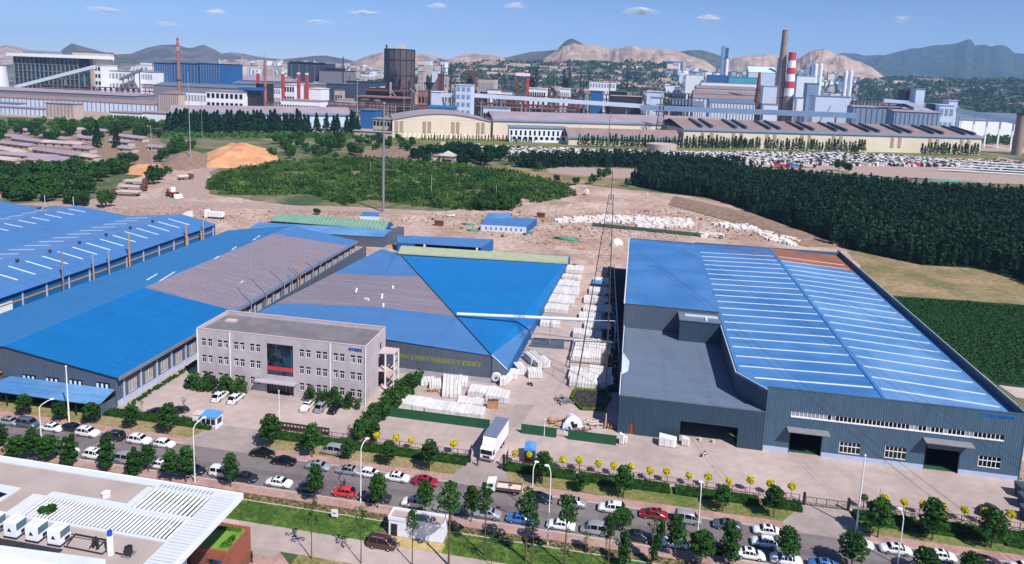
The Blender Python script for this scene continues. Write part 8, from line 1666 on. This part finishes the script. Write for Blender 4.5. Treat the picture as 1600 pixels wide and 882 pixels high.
# gasholder
gx = V(616.5, 90, 1400); s_ = 1400 / CAMF * 1.02; R_ = 24.3 * s_; gh_ = V(616, 76.5, 1400)[2]; t = thing('gasholder', 'huge dark polygonal steel gasholder, the biggest cylinder in the works', 'gasholder', (gx[0], 1400 + R_, 0))
lpart(t, 'shell', MB().cyl(0, 0, 0, gh_, R_, R_, 16, smooth=False), 'holder_steel')
for z in (.12, .3, .52, .80, .99): lpart(t, 'ring', MB().cyl(0, 0, gh_ * z, gh_ * z + 1.6, R_ + .9, R_ + .9, 16, smooth=False), 'dark_steel')
for k in range(16): a = 2 * math.pi * k / 16; lpart(t, 'rib', MB().box(R_ * math.cos(a) - .7, R_ * math.sin(a) - .7, 0, R_ * math.cos(a) + .7, R_ * math.sin(a) + .7, gh_), 'dark_steel')
lpart(t, 'penthouse', MB().box(-6, -8, gh_ + .01, 9, 8, gh_ + 8.5), 'stone_warm'); lpart(t, 'vent_stack', MB().cyl(-R_ + 3, -2, gh_, gh_ + 9, 1.6, 2.2, 8), 'dark_steel')
t2 = thing('service_tower', 'dark open service tower climbing the face of the gasholder', 'tower', (gx[0], 1398, 0))
for x in (-6, 6): lpart(t2, 'column', MB().box(x - 1, -6, 0, x + 1, -4, gh_ * .62), 'dark_steel')
for k in range(7): lpart(t2, 'landing', MB().box(-8, -8, gh_ * .08 * (k + 1), 8, -2, gh_ * .08 * (k + 1) + 2.4 + (k % 2) * 2), 'dark_steel')
lpart(t2, 'duct', MB().tube((14, -6, 0), (20, -4, gh_ * .58), 2.4, n=8), 'rust_steel')
fbox('furnace_house', 'dark furnace house with rusty roof at the foot of the gasholder', 'factory', 572, 628, 142, 1180, 30, 'dark_steel', 'rust_steel', over=4); fbox('furnace_house', 'dark open lower deck of the furnace house', 'factory', 560, 632, 151.5, 1140, 30, 'dark_steel', 'chimney_brick', over=3); fbox('furnace_house', 'brown upper block of the furnace house', 'factory', 577, 612, 138, 1200, 24, 'rust_steel', 'dark_steel')
# funnel tower
a = V(671, 129, 1000); t = thing('funnel_tower', 'black funnel topped tower right of the gasholder', 'tower', (a[0], 1000, 0)); r = 9 * 1000 / CAMF; lpart(t, 'funnel', MB().cyl(0, 0, a[2] - 9.5, a[2], 1.8, r, 18), 'dark_steel'); lpart(t, 'column', MB().cyl(0, 0, 0, a[2] - 9.4, 1.7, 1.7, 10), 'dark_steel'); lpart(t, 'arms', MB().tube((-2, 0, 20), (-r, 0, a[2] - 1), .5, n=4).tube((2, 0, 20), (r, 0, a[2] - 1), .5, n=4), 'steel_grey')
# blast furnaces
def furnace(label, px, yt, Y, w, m_):
 a = V(px, yt, Y); h = a[2]; t = thing('blast_furnace', label, 'furnace', (a[0], Y, 0)); w = w * Y / CAMF
 for sx in (-1, 1):
  for sy in (-1, 1): lpart(t, 'leg', MB().tube((sx * w * .7, sy * w * .7, 0), (sx * w * .45, sy * w * .45, h), 1.1, n=4), m_)
 for k in range(1, 8): z = h * k / 8; q = w * (.7 - .25 * k / 8) + 1; lpart(t, 'deck', MB().box(-q, -q, z, q, q, z + 1.2), m_)
 lpart(t, 'vessel', MB().cyl(0, 0, 0, h * .45, w * .5, w * .42, 12).cyl(0, 0, h * .45, h * .8, w * .42, w * .2, 12), 'dark_steel'); lpart(t, 'uptake', MB().tube((w * .3, 0, h * .7), (w * 1.0, 0, h * .35), 1.6, n=8).tube((-w * .3, 0, h * .75), (-w * .9, 0, h * .3), 1.4, n=8), m_); lpart(t, 'top_frame', MB().box(-w * .4, -1, h, w * .4, 1, h + 1.5), m_)
furnace('rusty blast furnace tower right of the thin black stacks', 736, 105, 1250, 13, 'rust_steel'); furnace('black furnace tower behind the portal frame', 833, 107, 1350, 11, 'dark_steel'); furnace('black furnace tower right of the portal frame', 886, 108, 1350, 10, 'dark_steel')
# portal frame
t = thing('portal_frame', 'rusty red portal frame with white crossbeam among the furnaces', 'frame', V(816, 120, 1150)); t.location.z = 0; ORG[t.name] = tuple(t.location)
a, b = V(809, 119, 1150), V(825, 119, 1150); MB().box(a[0] - 2, 1148, 0, a[0] + 2, 1152, a[2]).build('column', 'rust_steel', t); MB().box(b[0] - 2.4, 1148, 0, b[0] + 2.4, 1152, b[2] - 3).build('column', 'paint_red_dull', t); MB().box(a[0] - 3, 1147, a[2] + .01, b[0] + 3, 1153, a[2] + 5).build('crossbeam', 'white_wall', t)
# white conveyors and towers in the middle
fbox('transfer_tower', 'pale blue transfer tower with dark windows over the cream gable', 'tower', 712.5, 736.5, 133, 960, 20, 'pale_blue_wall', 'white_wall', wins_=(3, 5, 'blue_grey_wall')); fbox('transfer_tower', 'stepped pale blue transfer house left of the tall one', 'tower', 674, 690, 143.5, 980, 20, 'pale_blue_wall', 'white_wall'); fbox('transfer_tower', 'pale grey slab tower behind the funnel', 'tower', 653, 662, 111, 1300, 16, 'beige_wall', 'white_wall', wins_=(2, 8, 'pane_grey')); fbox('transfer_tower', 'pale blue slab tower left of the thin stacks', 'tower', 675, 684, 110, 1320, 16, 'pale_blue_wall', 'white_wall'); fbox('transfer_tower', 'brown slab tower beside the thin stacks', 'tower', 684, 690, 116, 1300, 16, 'rust_steel', 'rust_steel')
gallery('long pale blue conveyor crossing behind the cream hall, left span', V(691, 152, 985), V(713, 153, 985), 7, 6, 'pale_blue_wall', 2); gallery('long pale blue conveyor crossing behind the cream hall, main span', V(737, 152, 985), V(1030, 171, 985), 7, 5.5, 'pale_blue_wall', 9); gallery('long pale blue conveyor crossing behind the cream hall, right span', V(1000, 172, 940), V(1335, 185, 940), 9, 6.5, 'blue_grey_wall', 6)
fbox('blue_roof_house', 'bright blue roof behind the cream gable', 'building', 668, 708, 168, 880, 20, 'steel_grey', 'roof_bright_blue', over=2, rise=3)
fbox('transfer_tower', 'pale blue box tower where the conveyors meet', 'tower', 1017, 1034, 152.5, 960, 22, 'pale_blue_wall', 'blue_grey_wall'); fbox('pale_block', 'wide pale blue block behind the box tower', 'factory', 1011, 1038, 143.5, 1050, 30, 'pale_blue_wall', 'pale_blue_wall')
fbox('blue_container', 'blue clad house between the dark frames', 'building', 923, 942, 142.5, 1100, 20, 'far_blue_wall', 'steel_grey'); fbox('pink_roof_shed', 'long shed with pink roof', 'shed', 955, 1003, 150, 1080, 20, 'dark_steel', 'concrete'); fbox('dark_shed', 'dark shed above the long pink roof', 'shed', 953, 980, 143, 1120, 20, 'dark_steel', 'roof_slate')
fbox('white_block', 'white block with windows behind the dark frames', 'building', 921, 962, 127.5, 1500, 40, 'white_wall', 'concrete', wins_=(9, 4, 'pane_grey')); fbox('white_block', 'white block by the black furnace tower', 'building', 825, 853, 138, 1150, 24, 'white_wall', 'white_wall', wins_=(8, 2, 'pane_black')); fbox('white_block', 'small white block right of the black furnaces', 'building', 875, 890, 138.5, 1150, 20, 'white_wall', 'white_wall', wins_=(5, 2, 'pane_grey')); fbox('white_block', 'low white block behind the conveyor', 'building', 762, 780, 140, 1160, 20, 'white_wall', 'roof_slate'); fbox('white_block', 'low white block left of the portal frame', 'building', 783, 800, 143, 1150, 20, 'white_wall', 'roof_slate'); fbox('dark_shed', 'dark roofed house right of the rusty furnace', 'building', 747, 772, 123, 1350, 40, 'beige_wall', 'dark_steel', wins_=(6, 2, 'pane_grey'))
fbox('glazed_shed', 'low glazed pale blue house above the cream hall', 'building', 755, 795, 168, 900, 14, 'pale_blue_wall', 'steel_grey', wins_=(8, 1, 'glass_teal'))
# pipe racks: steel frames in rows
def rack(label, x0, x1, yt, Y, n, m_='dark_steel', lv=(.35, .62, .85, 1.0), d=10, m2='rust_steel'):
 a, b = V(x0, yt, Y), V(x1, yt, Y); h = a[2]; t = thing('pipe_rack', label, 'pipe rack', (a[0], Y, 0), 0, 'steel pipe racks'); L_ = b[0] - a[0]; pm = MB().box(-.7, -.7, 0, .7, .7, h).box(-.7, d - .7, 0, .7, d + .7, h).mesh('column_pair', m_)
 for k in range(n): o = bpy.data.objects.new('column_pair', pm); COL.objects.link(o); o.parent = t; o.location = (L_ * k / (n - 1), 0, 0)
 for i, f in enumerate(lv): lpart(t, 'pipe_run', MB().box(0, -1, h * f - 1.2, L_, d + 1, h * f), [m_, m2, 'steel_grey', 'roof_violet'][i % 4] if i < 3 else m2)
for q in (('rusty pipe rack in front of the conveyor, below the furnaces', 745, 900, 160, 1000, 24, 'rust_steel'), ('rusty pipe rack behind the conveyor near the furnaces', 740, 905, 146, 1080, 22, 'rust_steel'), ('brown pipe rack left of the gasholder', 400, 565, 152, 1020, 30, 'steel_grey'), ('brown pipe rack at the foot of the red stacks', 415, 600, 160, 900, 34, 'steel_grey'), ('dark pipe rack right of the furnaces', 1040, 1082, 145, 1020, 9, 'dark_steel'), ('dark pipe rack behind the pink roofed shed', 895, 1010, 146, 1150, 14, 'dark_steel'), ('steel frames right of the pale power house', 1335, 1382, 157, 1050, 9, 'steel_grey'), ('steel frames beside the slate tower', 1382, 1415, 164, 1040, 6, 'dark_slate_wall'), ('dark frames under the gasholder', 560, 668, 160, 1050, 20, 'dark_steel'), ('pale frames above the white houses', 214, 300, 131, 1120, 14, 'steel_grey'), ('dark frames under the glass hall conveyor', 60, 210, 132, 1010, 18, 'dark_steel')):
 rack(*q)
# machinery clutter: small real things among the racks
KINDS = [('storage_tank', 'tank'), ('plant_house', 'building'), ('duct_tower', 'tower'), ('works_shed', 'shed')]
for k in range(150):
 px = RND.choice([RND.uniform(330, 660), RND.uniform(650, 1090), RND.uniform(740, 920)]); Y = RND.uniform(1060, 1600); yt = 117 + (px - 800) * .036 + 72 * CAMF / Y * RND.uniform(.35, .93); a = V(px, yt, Y)
 if a[2] < 3: continue
 kd = RND.choice(KINDS); m_ = RND.choice(['steel_grey', 'white_wall', 'rust_steel', 'dark_steel', 'pale_blue_wall', 'beige_wall', 'concrete', 'dark_steel', 'chimney_brick']); w = RND.uniform(3, 15); h = a[2]
 t = thing(kd[0], {'storage_tank': 'round steel tank among the furnaces', 'plant_house': 'small plant house among the furnaces', 'duct_tower': 'narrow duct tower among the furnaces', 'works_shed': 'low works shed among the furnaces'}[kd[0]], kd[1], (a[0], Y, 0), 0, 'small plant among the furnaces: ' + kd[1])
 if kd[0] == 'storage_tank': lpart(t, 'shell', MB().cyl(0, 0, 0, h, w * .6, w * .6, 14), m_); lpart(t, 'roof', MB().cyl(0, 0, h, h + 1.5, w * .6, .5, 14), 'steel_grey')
 elif kd[0] == 'duct_tower': lpart(t, 'shaft', MB().box(-1.4, -1.4, 0, 1.4, 1.4, h + 8), m_); lpart(t, 'duct', MB().tube((0, 0, h * .9), (w * 1.5, 0, h * .5), 1.1, n=6), 'steel_grey'); lpart(t, 'platform', MB().box(-2.4, -2.4, h * .7, 2.4, 2.4, h * .7 + .6), 'dark_steel')
 else:
  lpart(t, 'wall', MB().box(-w, 0, 0, w, w, h), m_); lpart(t, 'roof', MB().box(-w - .6, -.6, h, w + .6, w + .6, h + .9), RND.choice(['roof_violet', 'roof_slate', 'concrete', 'dark_steel']))
  for j in range(3): lpart(t, 'window', MB().box(-w * .8 + j * w * .6, -.2, h * .5, -w * .8 + j * w * .6 + w * .35, -.01, h * .75), 'pane_black')
# big sheds and power house at the right
for k, (x0, x1, y, Y) in enumerate(((1089, 1182, 138, 1400), (1085, 1182, 146, 1300), (1083, 1180, 153, 1200), (1110, 1180, 160, 1100), (1050, 1100, 164, 1040))):
 fbox('long_mill', 'long pale blue mill hall with grey roof, %s from the back in the right group' % ORD[k], 'factory', x0, x1, y, Y, 60, 'pale_blue_wall' if k != 4 else 'white_wall', 'roof_brown' if k < 3 else 'roof_slate', rise=6, ribs_=14)
fbox('white_roof_hall', 'long flat white roofed hall behind the mill halls', 'factory', 1090, 1183, 137, 1500, 40, 'white_wall', 'stone_warm', over=2)
fbox('power_block', 'pale blue power block just left of the tall chimneys', 'factory', 1193, 1215, 134.5, 1230, 40, 'pale_blue_wall', 'pale_blue_wall'); fbox('power_block', 'wide low pale power block behind the tall chimneys', 'factory', 1193, 1216, 163, 1150, 30, 'pale_blue_wall', 'steel_grey')
fbox('power_block', 'tall narrow pale block right of the striped chimney', 'factory', 1262, 1280, 130.5, 1200, 24, 'blue_grey_wall', 'blue_grey_wall'); fbox('power_block', 'large pale blue power house right of the striped chimney', 'factory', 1275, 1329, 150, 1120, 40, 'pale_blue_wall', 'blue_grey_wall'); fbox('power_block', 'lower pale base of the large power house', 'factory', 1270, 1346, 176, 1090, 20, 'pale_blue_wall', 'blue_grey_wall'); fbox('power_block', 'small white block between the chimneys and the power house', 'factory', 1246, 1256, 153, 1180, 20, 'white_wall', 'steel_grey')
gallery('thin dark raking duct on the face of the power house', V(1289, 183, 1085), V(1298, 166, 1085), 2, 1.4, 'dark_steel', 0, 'raking_duct')
fbox('slate_tower', 'slate and pale transfer tower standing over the conveyors at the right', 'tower', 1432, 1446, 139, 1020, 22, 'pale_blue_wall', 'blue_grey_wall'); a = V(1419, 139, 1022); b = V(1432, 139, 1022); o = MB().box(a[0] + 4, 1042.5, 0, b[0], 1070, a[2] - 1).build('tower_rear', 'dark_slate_wall'); tag(o, 'dark slate rear half of the transfer tower at the right', 'tower')
gallery('pale conveyor sloping from the slate tower down to the junction house', V(1415, 163, 1000), V(1462, 181, 990), 7, 5, 'pale_blue_wall', 3); gallery('pale conveyor leaving left from the slate tower', V(1380, 160, 1010), V(1418, 163, 1008), 6, 4.5, 'pale_blue_wall', 2); gallery('long pale conveyor falling from the junction house to the right edge', V(1494, 176, 1000), V(1594, 196, 980), 8, 6, 'blue_grey_wall', 5, leg_m='white_wall')
fbox('junction_house', 'pale blue junction house where two conveyors meet', 'tower', 1469, 1492, 164.5, 985, 24, 'pale_blue_wall', 'pale_blue_wall', wins_=(3, 3, 'blue_grey_wall')); fbox('junction_house', 'slate annex left of the junction house', 'tower', 1458, 1468.7, 163, 1000, 24, 'dark_slate_wall', 'blue_grey_wall'); fbox('junction_house', 'small pale block with red mark behind the junction house', 'tower', 1483, 1497, 157.5, 1040, 20, 'pale_blue_wall', 'pale_blue_wall')
hall_on('white_warehouse', 'huge white warehouse with pale grey roof at the right edge', V(1500, 186, 1130)[:2], (V(1500, 186, 1130)[0] + 420, 1250), 90, 31, 9, 'white_wall', 'roof_slate')
for k, q in enumerate(((1334, 1420, 167, 1010), (1398, 1470, 174, 960), (1340, 1452, 159, 1300), (1440, 1500, 166, 1120))): fbox('grey_shed', 'low grey shed under the conveyors at the right, ' + ('left', 'front', 'rear', 'rightmost')[k] + ' one', 'shed', *q, 30, 'blue_grey_wall', 'roof_violet', rise=2, ribs_=10)
a = V(1597, 180, 900); t = thing('gate_pier', 'round concrete pier at the right edge above the road', 'pier', (a[0], 900, 0)); lpart(t, 'shaft', MB().cyl(0, 0, 0, a[2], 5.5, 5, 12), 'chimney_concrete'); lpart(t, 'cap', MB().cyl(0, 0, a[2] + .01, a[2] + 2, 5.4, 5.4, 12), 'dark_steel')
o = MB().prism([U(1490, 192)[:2], U(1640, 214)[:2], U(1640, 217)[:2], U(1490, 195)[:2]], .15, 1.6).build('embankment_wall', 'plinth'); tag(o, 'pale sloping wall beside the embankment trees at the right', 'wall')
k = 0
for px in (1541, 1554, 1575, 1583, 1592, 1600): p = U(px, 228 + (px - 1541) * .1); car('road_car', 'sedan', ['white', 'white', 'silver', 'blue', 'red', 'white'][k], p[0], p[1], '%s of the tiny cars on the road past the cream factory, from the left' % ORD[k], group='tiny cars on the far road', z=.15, plain=True); k += 1
for k, (px, m_, lb) in enumerate(((1220, 'paint_red', 'red flatbed load beside the stone yard'), (1241, 'paint_blue', 'blue lorry on the road beside the stone yard'), (1262, 'stone_warm', 'pale tanker on the road beside the stone yard'), (1430, 'paint_red', 'long red lorry at the right of the stone yard'))):
 p = U(px, 262.5 + (px > 1400) * -2); t = thing('road_lorry', lb, 'lorry', (p[0], p[1], .1), -.05, 'lorries by the stone yard'); lpart(t, 'body', MB().box(-6, -1.3, 1.2, 4, 1.3, 3.2), m_); lpart(t, 'cab', MB().box(4.2, -1.2, .8, 6.6, 1.2, 3.4), 'dark_steel')
 for x in (-4, -2, 5):
  for s_ in (1, -1): wheel_on(t, x, s_ * 1.1, .55, .3)
# cement works and silos beyond
def silo(label, px, yt, Y, w, m_):
 a = V(px, yt, Y); t = thing('silo', label, 'silo', (a[0], Y, 0)); lpart(t, 'shaft', MB().cyl(0, 0, 0, a[2], w * Y / CAMF / 2, w * Y / CAMF / 2, 12), m_); lpart(t, 'cap', MB().cyl(0, 0, a[2], a[2] + 4, w * Y / CAMF / 2.6, w * Y / CAMF / 3, 12), m_)
YS = 2900
fbox('kiln_tower', 'slim blue kiln tower, the taller of two, left of the far silos', 'tower', 1128.5, 1133, 73, YS, 18, 'blue_grey_wall', 'blue_grey_wall', z0=0); fbox('kiln_tower', 'blue kiln tower with open frame right beside the slim one', 'tower', 1134.5, 1139, 75, YS + 20, 18, 'far_blue_wall', 'steel_grey', wins_=(2, 8, 'dark_slate_wall'))
for px, yt, w, m_, lb in ((1136, 94, 5, 'white_wall', 'white silo at the foot of the kiln towers'), (1269, 103, 5, 'blue_grey_wall', 'blue grey silo, leftmost of the right silos'), (1275, 101.5, 6, 'white_wall', 'white silo, left one of the upper pair'), (1283, 101.5, 6, 'white_wall', 'white silo, right one of the upper pair'), (1322, 112.5, 6, 'white_wall', 'white silo, left one of the lower pair'), (1330, 112.5, 6, 'white_wall', 'white silo, right one of the lower pair'), (1271, 95, 3, 'blue_grey_wall', 'slim blue tower over the silos'), (1218, 92, 5, 'blue_grey_wall', 'blue tower behind the tallest chimney')): silo(lb, px, yt, 2500, w, m_)
fbox('blue_depot', 'low blue clad depot in front of the kiln towers', 'factory', 1106, 1138, 117.5, 2200, 40, 'far_blue_wall', 'roof_slate'); fbox('blue_depot', 'turquoise clad depot right of the blue one', 'factory', 1139, 1184, 120.5, 2150, 40, 'turquoise', 'turquoise')
fbox('white_row', 'long white row of blocks with dark gaps below the turquoise depot', 'building', 1096, 1184, 128.5, 1800, 30, 'white_wall', 'steel_grey', wins_=(22, 1, 'dark_slate_wall')); fbox('white_depot', 'white works with a tall end block left of the blue depots', 'factory', 1072, 1100, 117, 2250, 50, 'white_wall', 'white_wall'); fbox('white_depot', 'pale blue sloping roofed shed behind the tall chimneys', 'factory', 1170, 1212, 113, 2500, 60, 'pale_blue_wall', 'pale_blue_wall', rise=20); fbox('white_depot', 'white low hall right of the striped chimney', 'factory', 1246, 1275, 119, 2200, 40, 'white_wall', 'pale_blue_wall')
pz_ = V(1051, 96.5, 3480); o = MB().prism([(pz_[0] - 52, 3440), (pz_[0] + 46, 3440), (pz_[0] + 52, 3560), (pz_[0] - 30, 3600)], 0, pz_[2], 0).build('blue_reservoir_shed', 'roof_bright_blue'); tag(o, 'bright blue roofed block on the slope below the tan hills', 'building')
# far town blocks
n_t = 0
def town(n, x0, x1, Y0, Y1, h0, h1, label, group, seed, mats_, w=(10, 28)):
 R = random.Random(seed)
 for k in range(n):
  px = R.uniform(x0, x1); Y = R.uniform(Y0, Y1); a = V(px, 110, Y); h = R.uniform(h0, h1); ww = R.uniform(*w)
  gz = 0
  t = thing('town_block', label, 'building', (a[0], Y, 0), R.uniform(-.3, .3), group); m_ = R.choice(mats_)
  lpart(t, 'wall', MB().box(-ww / 2, -7, 0, ww / 2, 7, h), m_); lpart(t, 'roof', MB().box(-ww / 2 - .6, -7.6, h, ww / 2 + .6, 7.6, h + 1.4), R.choice(['concrete', 'paint_red_dull', 'roof_violet', 'steel_grey']))
  if h > 16: lpart(t, 'window_band', MB().box(-ww * .3, -7.4, h * .12, -ww * .08, -7.02, h * .9).box(ww * .08, -7.4, h * .12, ww * .3, -7.02, h * .9), 'pane_grey')
town(52, 345, 450, 2300, 3100, 34, 74, 'pale apartment block in the far town left of the dark mills', 'far town blocks, left', 1, ['white_wall', 'stone_warm', 'concrete', 'white_wall'], (16, 40))
town(22, 540, 700, 2300, 3100, 24, 60, 'pale apartment block in the far town round the gasholder', 'far town blocks, middle', 2, ['white_wall', 'stone_warm', 'concrete', 'beige_wall'], (14, 34))
town(8, 205, 240, 1900, 2500, 40, 70, 'pale apartment block behind the white works', 'far town blocks, behind the white works', 3, ['white_wall', 'stone_warm'], (16, 40))
town(36, 700, 1060, 1900, 3000, 8, 22, 'low pale house in the far green plain below the tan hills', 'far houses below the tan hills', 4, ['white_wall', 'stone_warm', 'concrete'], (20, 60))
town(62, 1080, 1345, 1800, 2900, 10, 34, 'pale plant building in the far cement works', 'far cement works buildings', 5, ['white_wall', 'pale_blue_wall', 'blue_grey_wall', 'stone_warm', 'far_blue_wall'], (12, 46))
town(32, 1340, 1640, 1700, 3300, 7, 14, 'low house with a red or pale roof in the far plain at the right', 'far houses at the right', 6, ['white_wall', 'stone_warm'], (20, 70))
town(20, 1290, 1400, 1350, 1600, 10, 20, 'long low red roofed row house behind the power house', 'red roofed rows behind the power house', 7, ['stone_warm', 'chimney_brick'], (30, 80))
town(18, 60, 350, 1250, 1800, 14, 34, 'pale works house behind the glass hall', 'works houses behind the glass hall', 8, ['white_wall', 'stone_warm', 'steel_grey'], (14, 44))
town(22, 20, 620, 980, 1250, 10, 22, 'low works building among the left works', 'low works buildings, left', 9, ['white_wall', 'steel_grey', 'beige_wall', 'pale_blue_wall'], (16, 50))

# pale settlement and tree clumps over the slopes: reads as one mass
def slope_mass(name, x0, x1, y0, y1, Y0, Y1, n, label, cat, mats_, seed, w=(10, 40), h=(6, 16)):
 R = random.Random(seed); m = MB()
 for k in range(n):
  px = R.uniform(x0, x1); Y = R.uniform(Y0, Y1); x = V(px, 110, Y)[0]; z = hill_z(x, Y); ww = R.uniform(*w); hh = R.uniform(*h); a = R.uniform(-.4, .4); m.obox(x, Y, z - 3, ww, R.uniform(8, 18), hh + 3, a, R.randrange(len(mats_) - 1)); m.obox(x, Y, z + hh + .02, ww + 1, 14, 1.5, a, len(mats_) - 1)
 return tag(m.build(name, mats_), label, cat, kind='stuff')
slope_mass('far_town', 345, 700, 0, 0, 2700, 3900, 420, 'far pale town spread below the grey and tan hills', 'town', ['white_wall', 'stone_warm', 'concrete', 'roof_violet'], 91, (14, 44), (14, 50))
slope_mass('far_village', 690, 1080, 0, 0, 2200, 3500, 200, 'far pink roofed villages on the green slope', 'village', ['concrete', 'stone_warm', 'brick_red'], 92, (20, 110), (5, 12))
slope_mass('far_works', 1040, 1345, 0, 0, 2300, 3800, 420, 'far jumble of pale and blue cement works buildings', 'works', ['white_wall', 'blue_grey_wall', 'stone_warm', 'pale_blue_wall', 'steel_grey'], 93, (8, 34), (8, 34))
slope_mass('far_village', 1330, 1700, 0, 0, 1700, 3900, 130, 'far low villages on the plain at the right', 'village', ['concrete', 'stone_warm', 'brick_red'], 94, (20, 120), (4, 10))
R = random.Random(95); C = []
for k in range(5200):
 px = R.choice([R.uniform(560, 1060), R.uniform(1300, 1700), R.uniform(300, 700)]); Y = R.uniform(1900, 4100); x = V(px, 110, Y)[0]; s_ = R.uniform(8, 26); C.append((x, Y, hill_z(x, Y) + 5, s_ * 1.6, s_, s_ * .45))
o = bpy.data.objects.new('slope_trees', quads_mesh('slope_trees', leaves(C, 9, 13, 1, seed=96), 'leaf_far')); COL.objects.link(o); tag(o, 'far dark green tree belts over the slopes below the hills', 'trees', kind='stuff')
# ---- clouds: small real puffs far off, above the haze
mt = bpy.data.materials.new('cloud_vapour'); mt.use_nodes = True; nt = mt.node_tree; N_ = nt.nodes; df = N_['Principled BSDF']; df.inputs['Base Color'].default_value = (1, 1, 1, 1); df.inputs['Roughness'].default_value = 1; df.inputs['Specular IOR Level'].default_value = 0
nz = N_.new('ShaderNodeTexNoise'); gp = N_.new('ShaderNodeNewGeometry'); nt.links.new(gp.outputs['Position'], nz.inputs['Vector']); nz.inputs['Scale'].default_value = .006; nz.inputs['Detail'].default_value = 6
mr = N_.new('ShaderNodeMapRange'); mr.inputs[1].default_value = .38; mr.inputs[2].default_value = .68; mr.inputs[4].default_value = .2; nt.links.new(nz.outputs[0], mr.inputs[0]); nt.links.new(mr.outputs[0], df.inputs['Alpha'])
def cloud_obj(px, py, w, h, label, seed, dens):
 D = 15500; d = ray(px, py); k = D / math.hypot(d[0], d[1]); p = (d[0] * k, d[1] * k, CAMH + d[2] * k); s_ = D / CAMF; R = random.Random(seed); m = MB(); n = int(14 + dens * 9000)
 for i in range(n):
  u = R.gauss(0, .3) * w * s_ * .5; q = max(.12, 1 - abs(u) / (w * s_ * .55)); r = R.uniform(.1, .26) * w * s_ * .5 * q ** .5
  m.ball(u, R.uniform(-1, 1) * 260, (R.uniform(-.35, .45) * h * s_ * .5) * q, r * 1.5, r, r * .5 * h / w * 3.0, 12, 8)
 o = m.build('cloud', [mt]); o.location = p; o.rotation_euler = (0, 0, -math.atan2(d[0], d[1])); tag(o, label, 'cloud')
CL = [(998, 18, 72, 18, 'brightest cloud, wide, above the tan hills', .004), (1104, 30, 56, 18, 'bright cloud right of the widest one', .0035), (805, 10, 56, 16, 'bright cloud near the top edge in the middle', .003), (684, 10, 44, 14, 'small cloud left of the middle of the sky', .0025), (563, 20, 84, 14, 'wide thin cloud in the left half of the sky', .002), (498, 36, 54, 12, 'thin cloud over the dark mills', .0018), (336, 19, 44, 14, 'faint cloud over the striped chimney', .0018), (165, 16, 64, 14, 'cloud in the upper left of the sky', .003), (262, 38, 50, 12, 'faintest cloud at the left', .0013), (1408, 30, 40, 12, 'faint cloud in the upper right', .0013)]
for k, (px, py, w, h, lb, dn) in enumerate(CL): cloud_obj(px, py, w, h, lb, k, dn)
# ---- haze box
HZ = float(HAZE)
if HZ > 0:
 mt = bpy.data.materials.new('haze'); mt.use_nodes = True; nt = mt.node_tree; nt.nodes.clear(); out = nt.nodes.new('ShaderNodeOutputMaterial'); pv = nt.nodes.new('ShaderNodeVolumePrincipled'); nt.links.new(pv.outputs[0], out.inputs['Volume'])
 pv.inputs['Color'].default_value = (.36, .6, 1.0, 1); pv.inputs['Density'].default_value = HZ; pv.inputs['Anisotropy'].default_value = 0.0
 o = MB().box(-15000, -500, -4, 15000, 14500, 790).build('haze', [mt]); tag(o, kind='stuff')
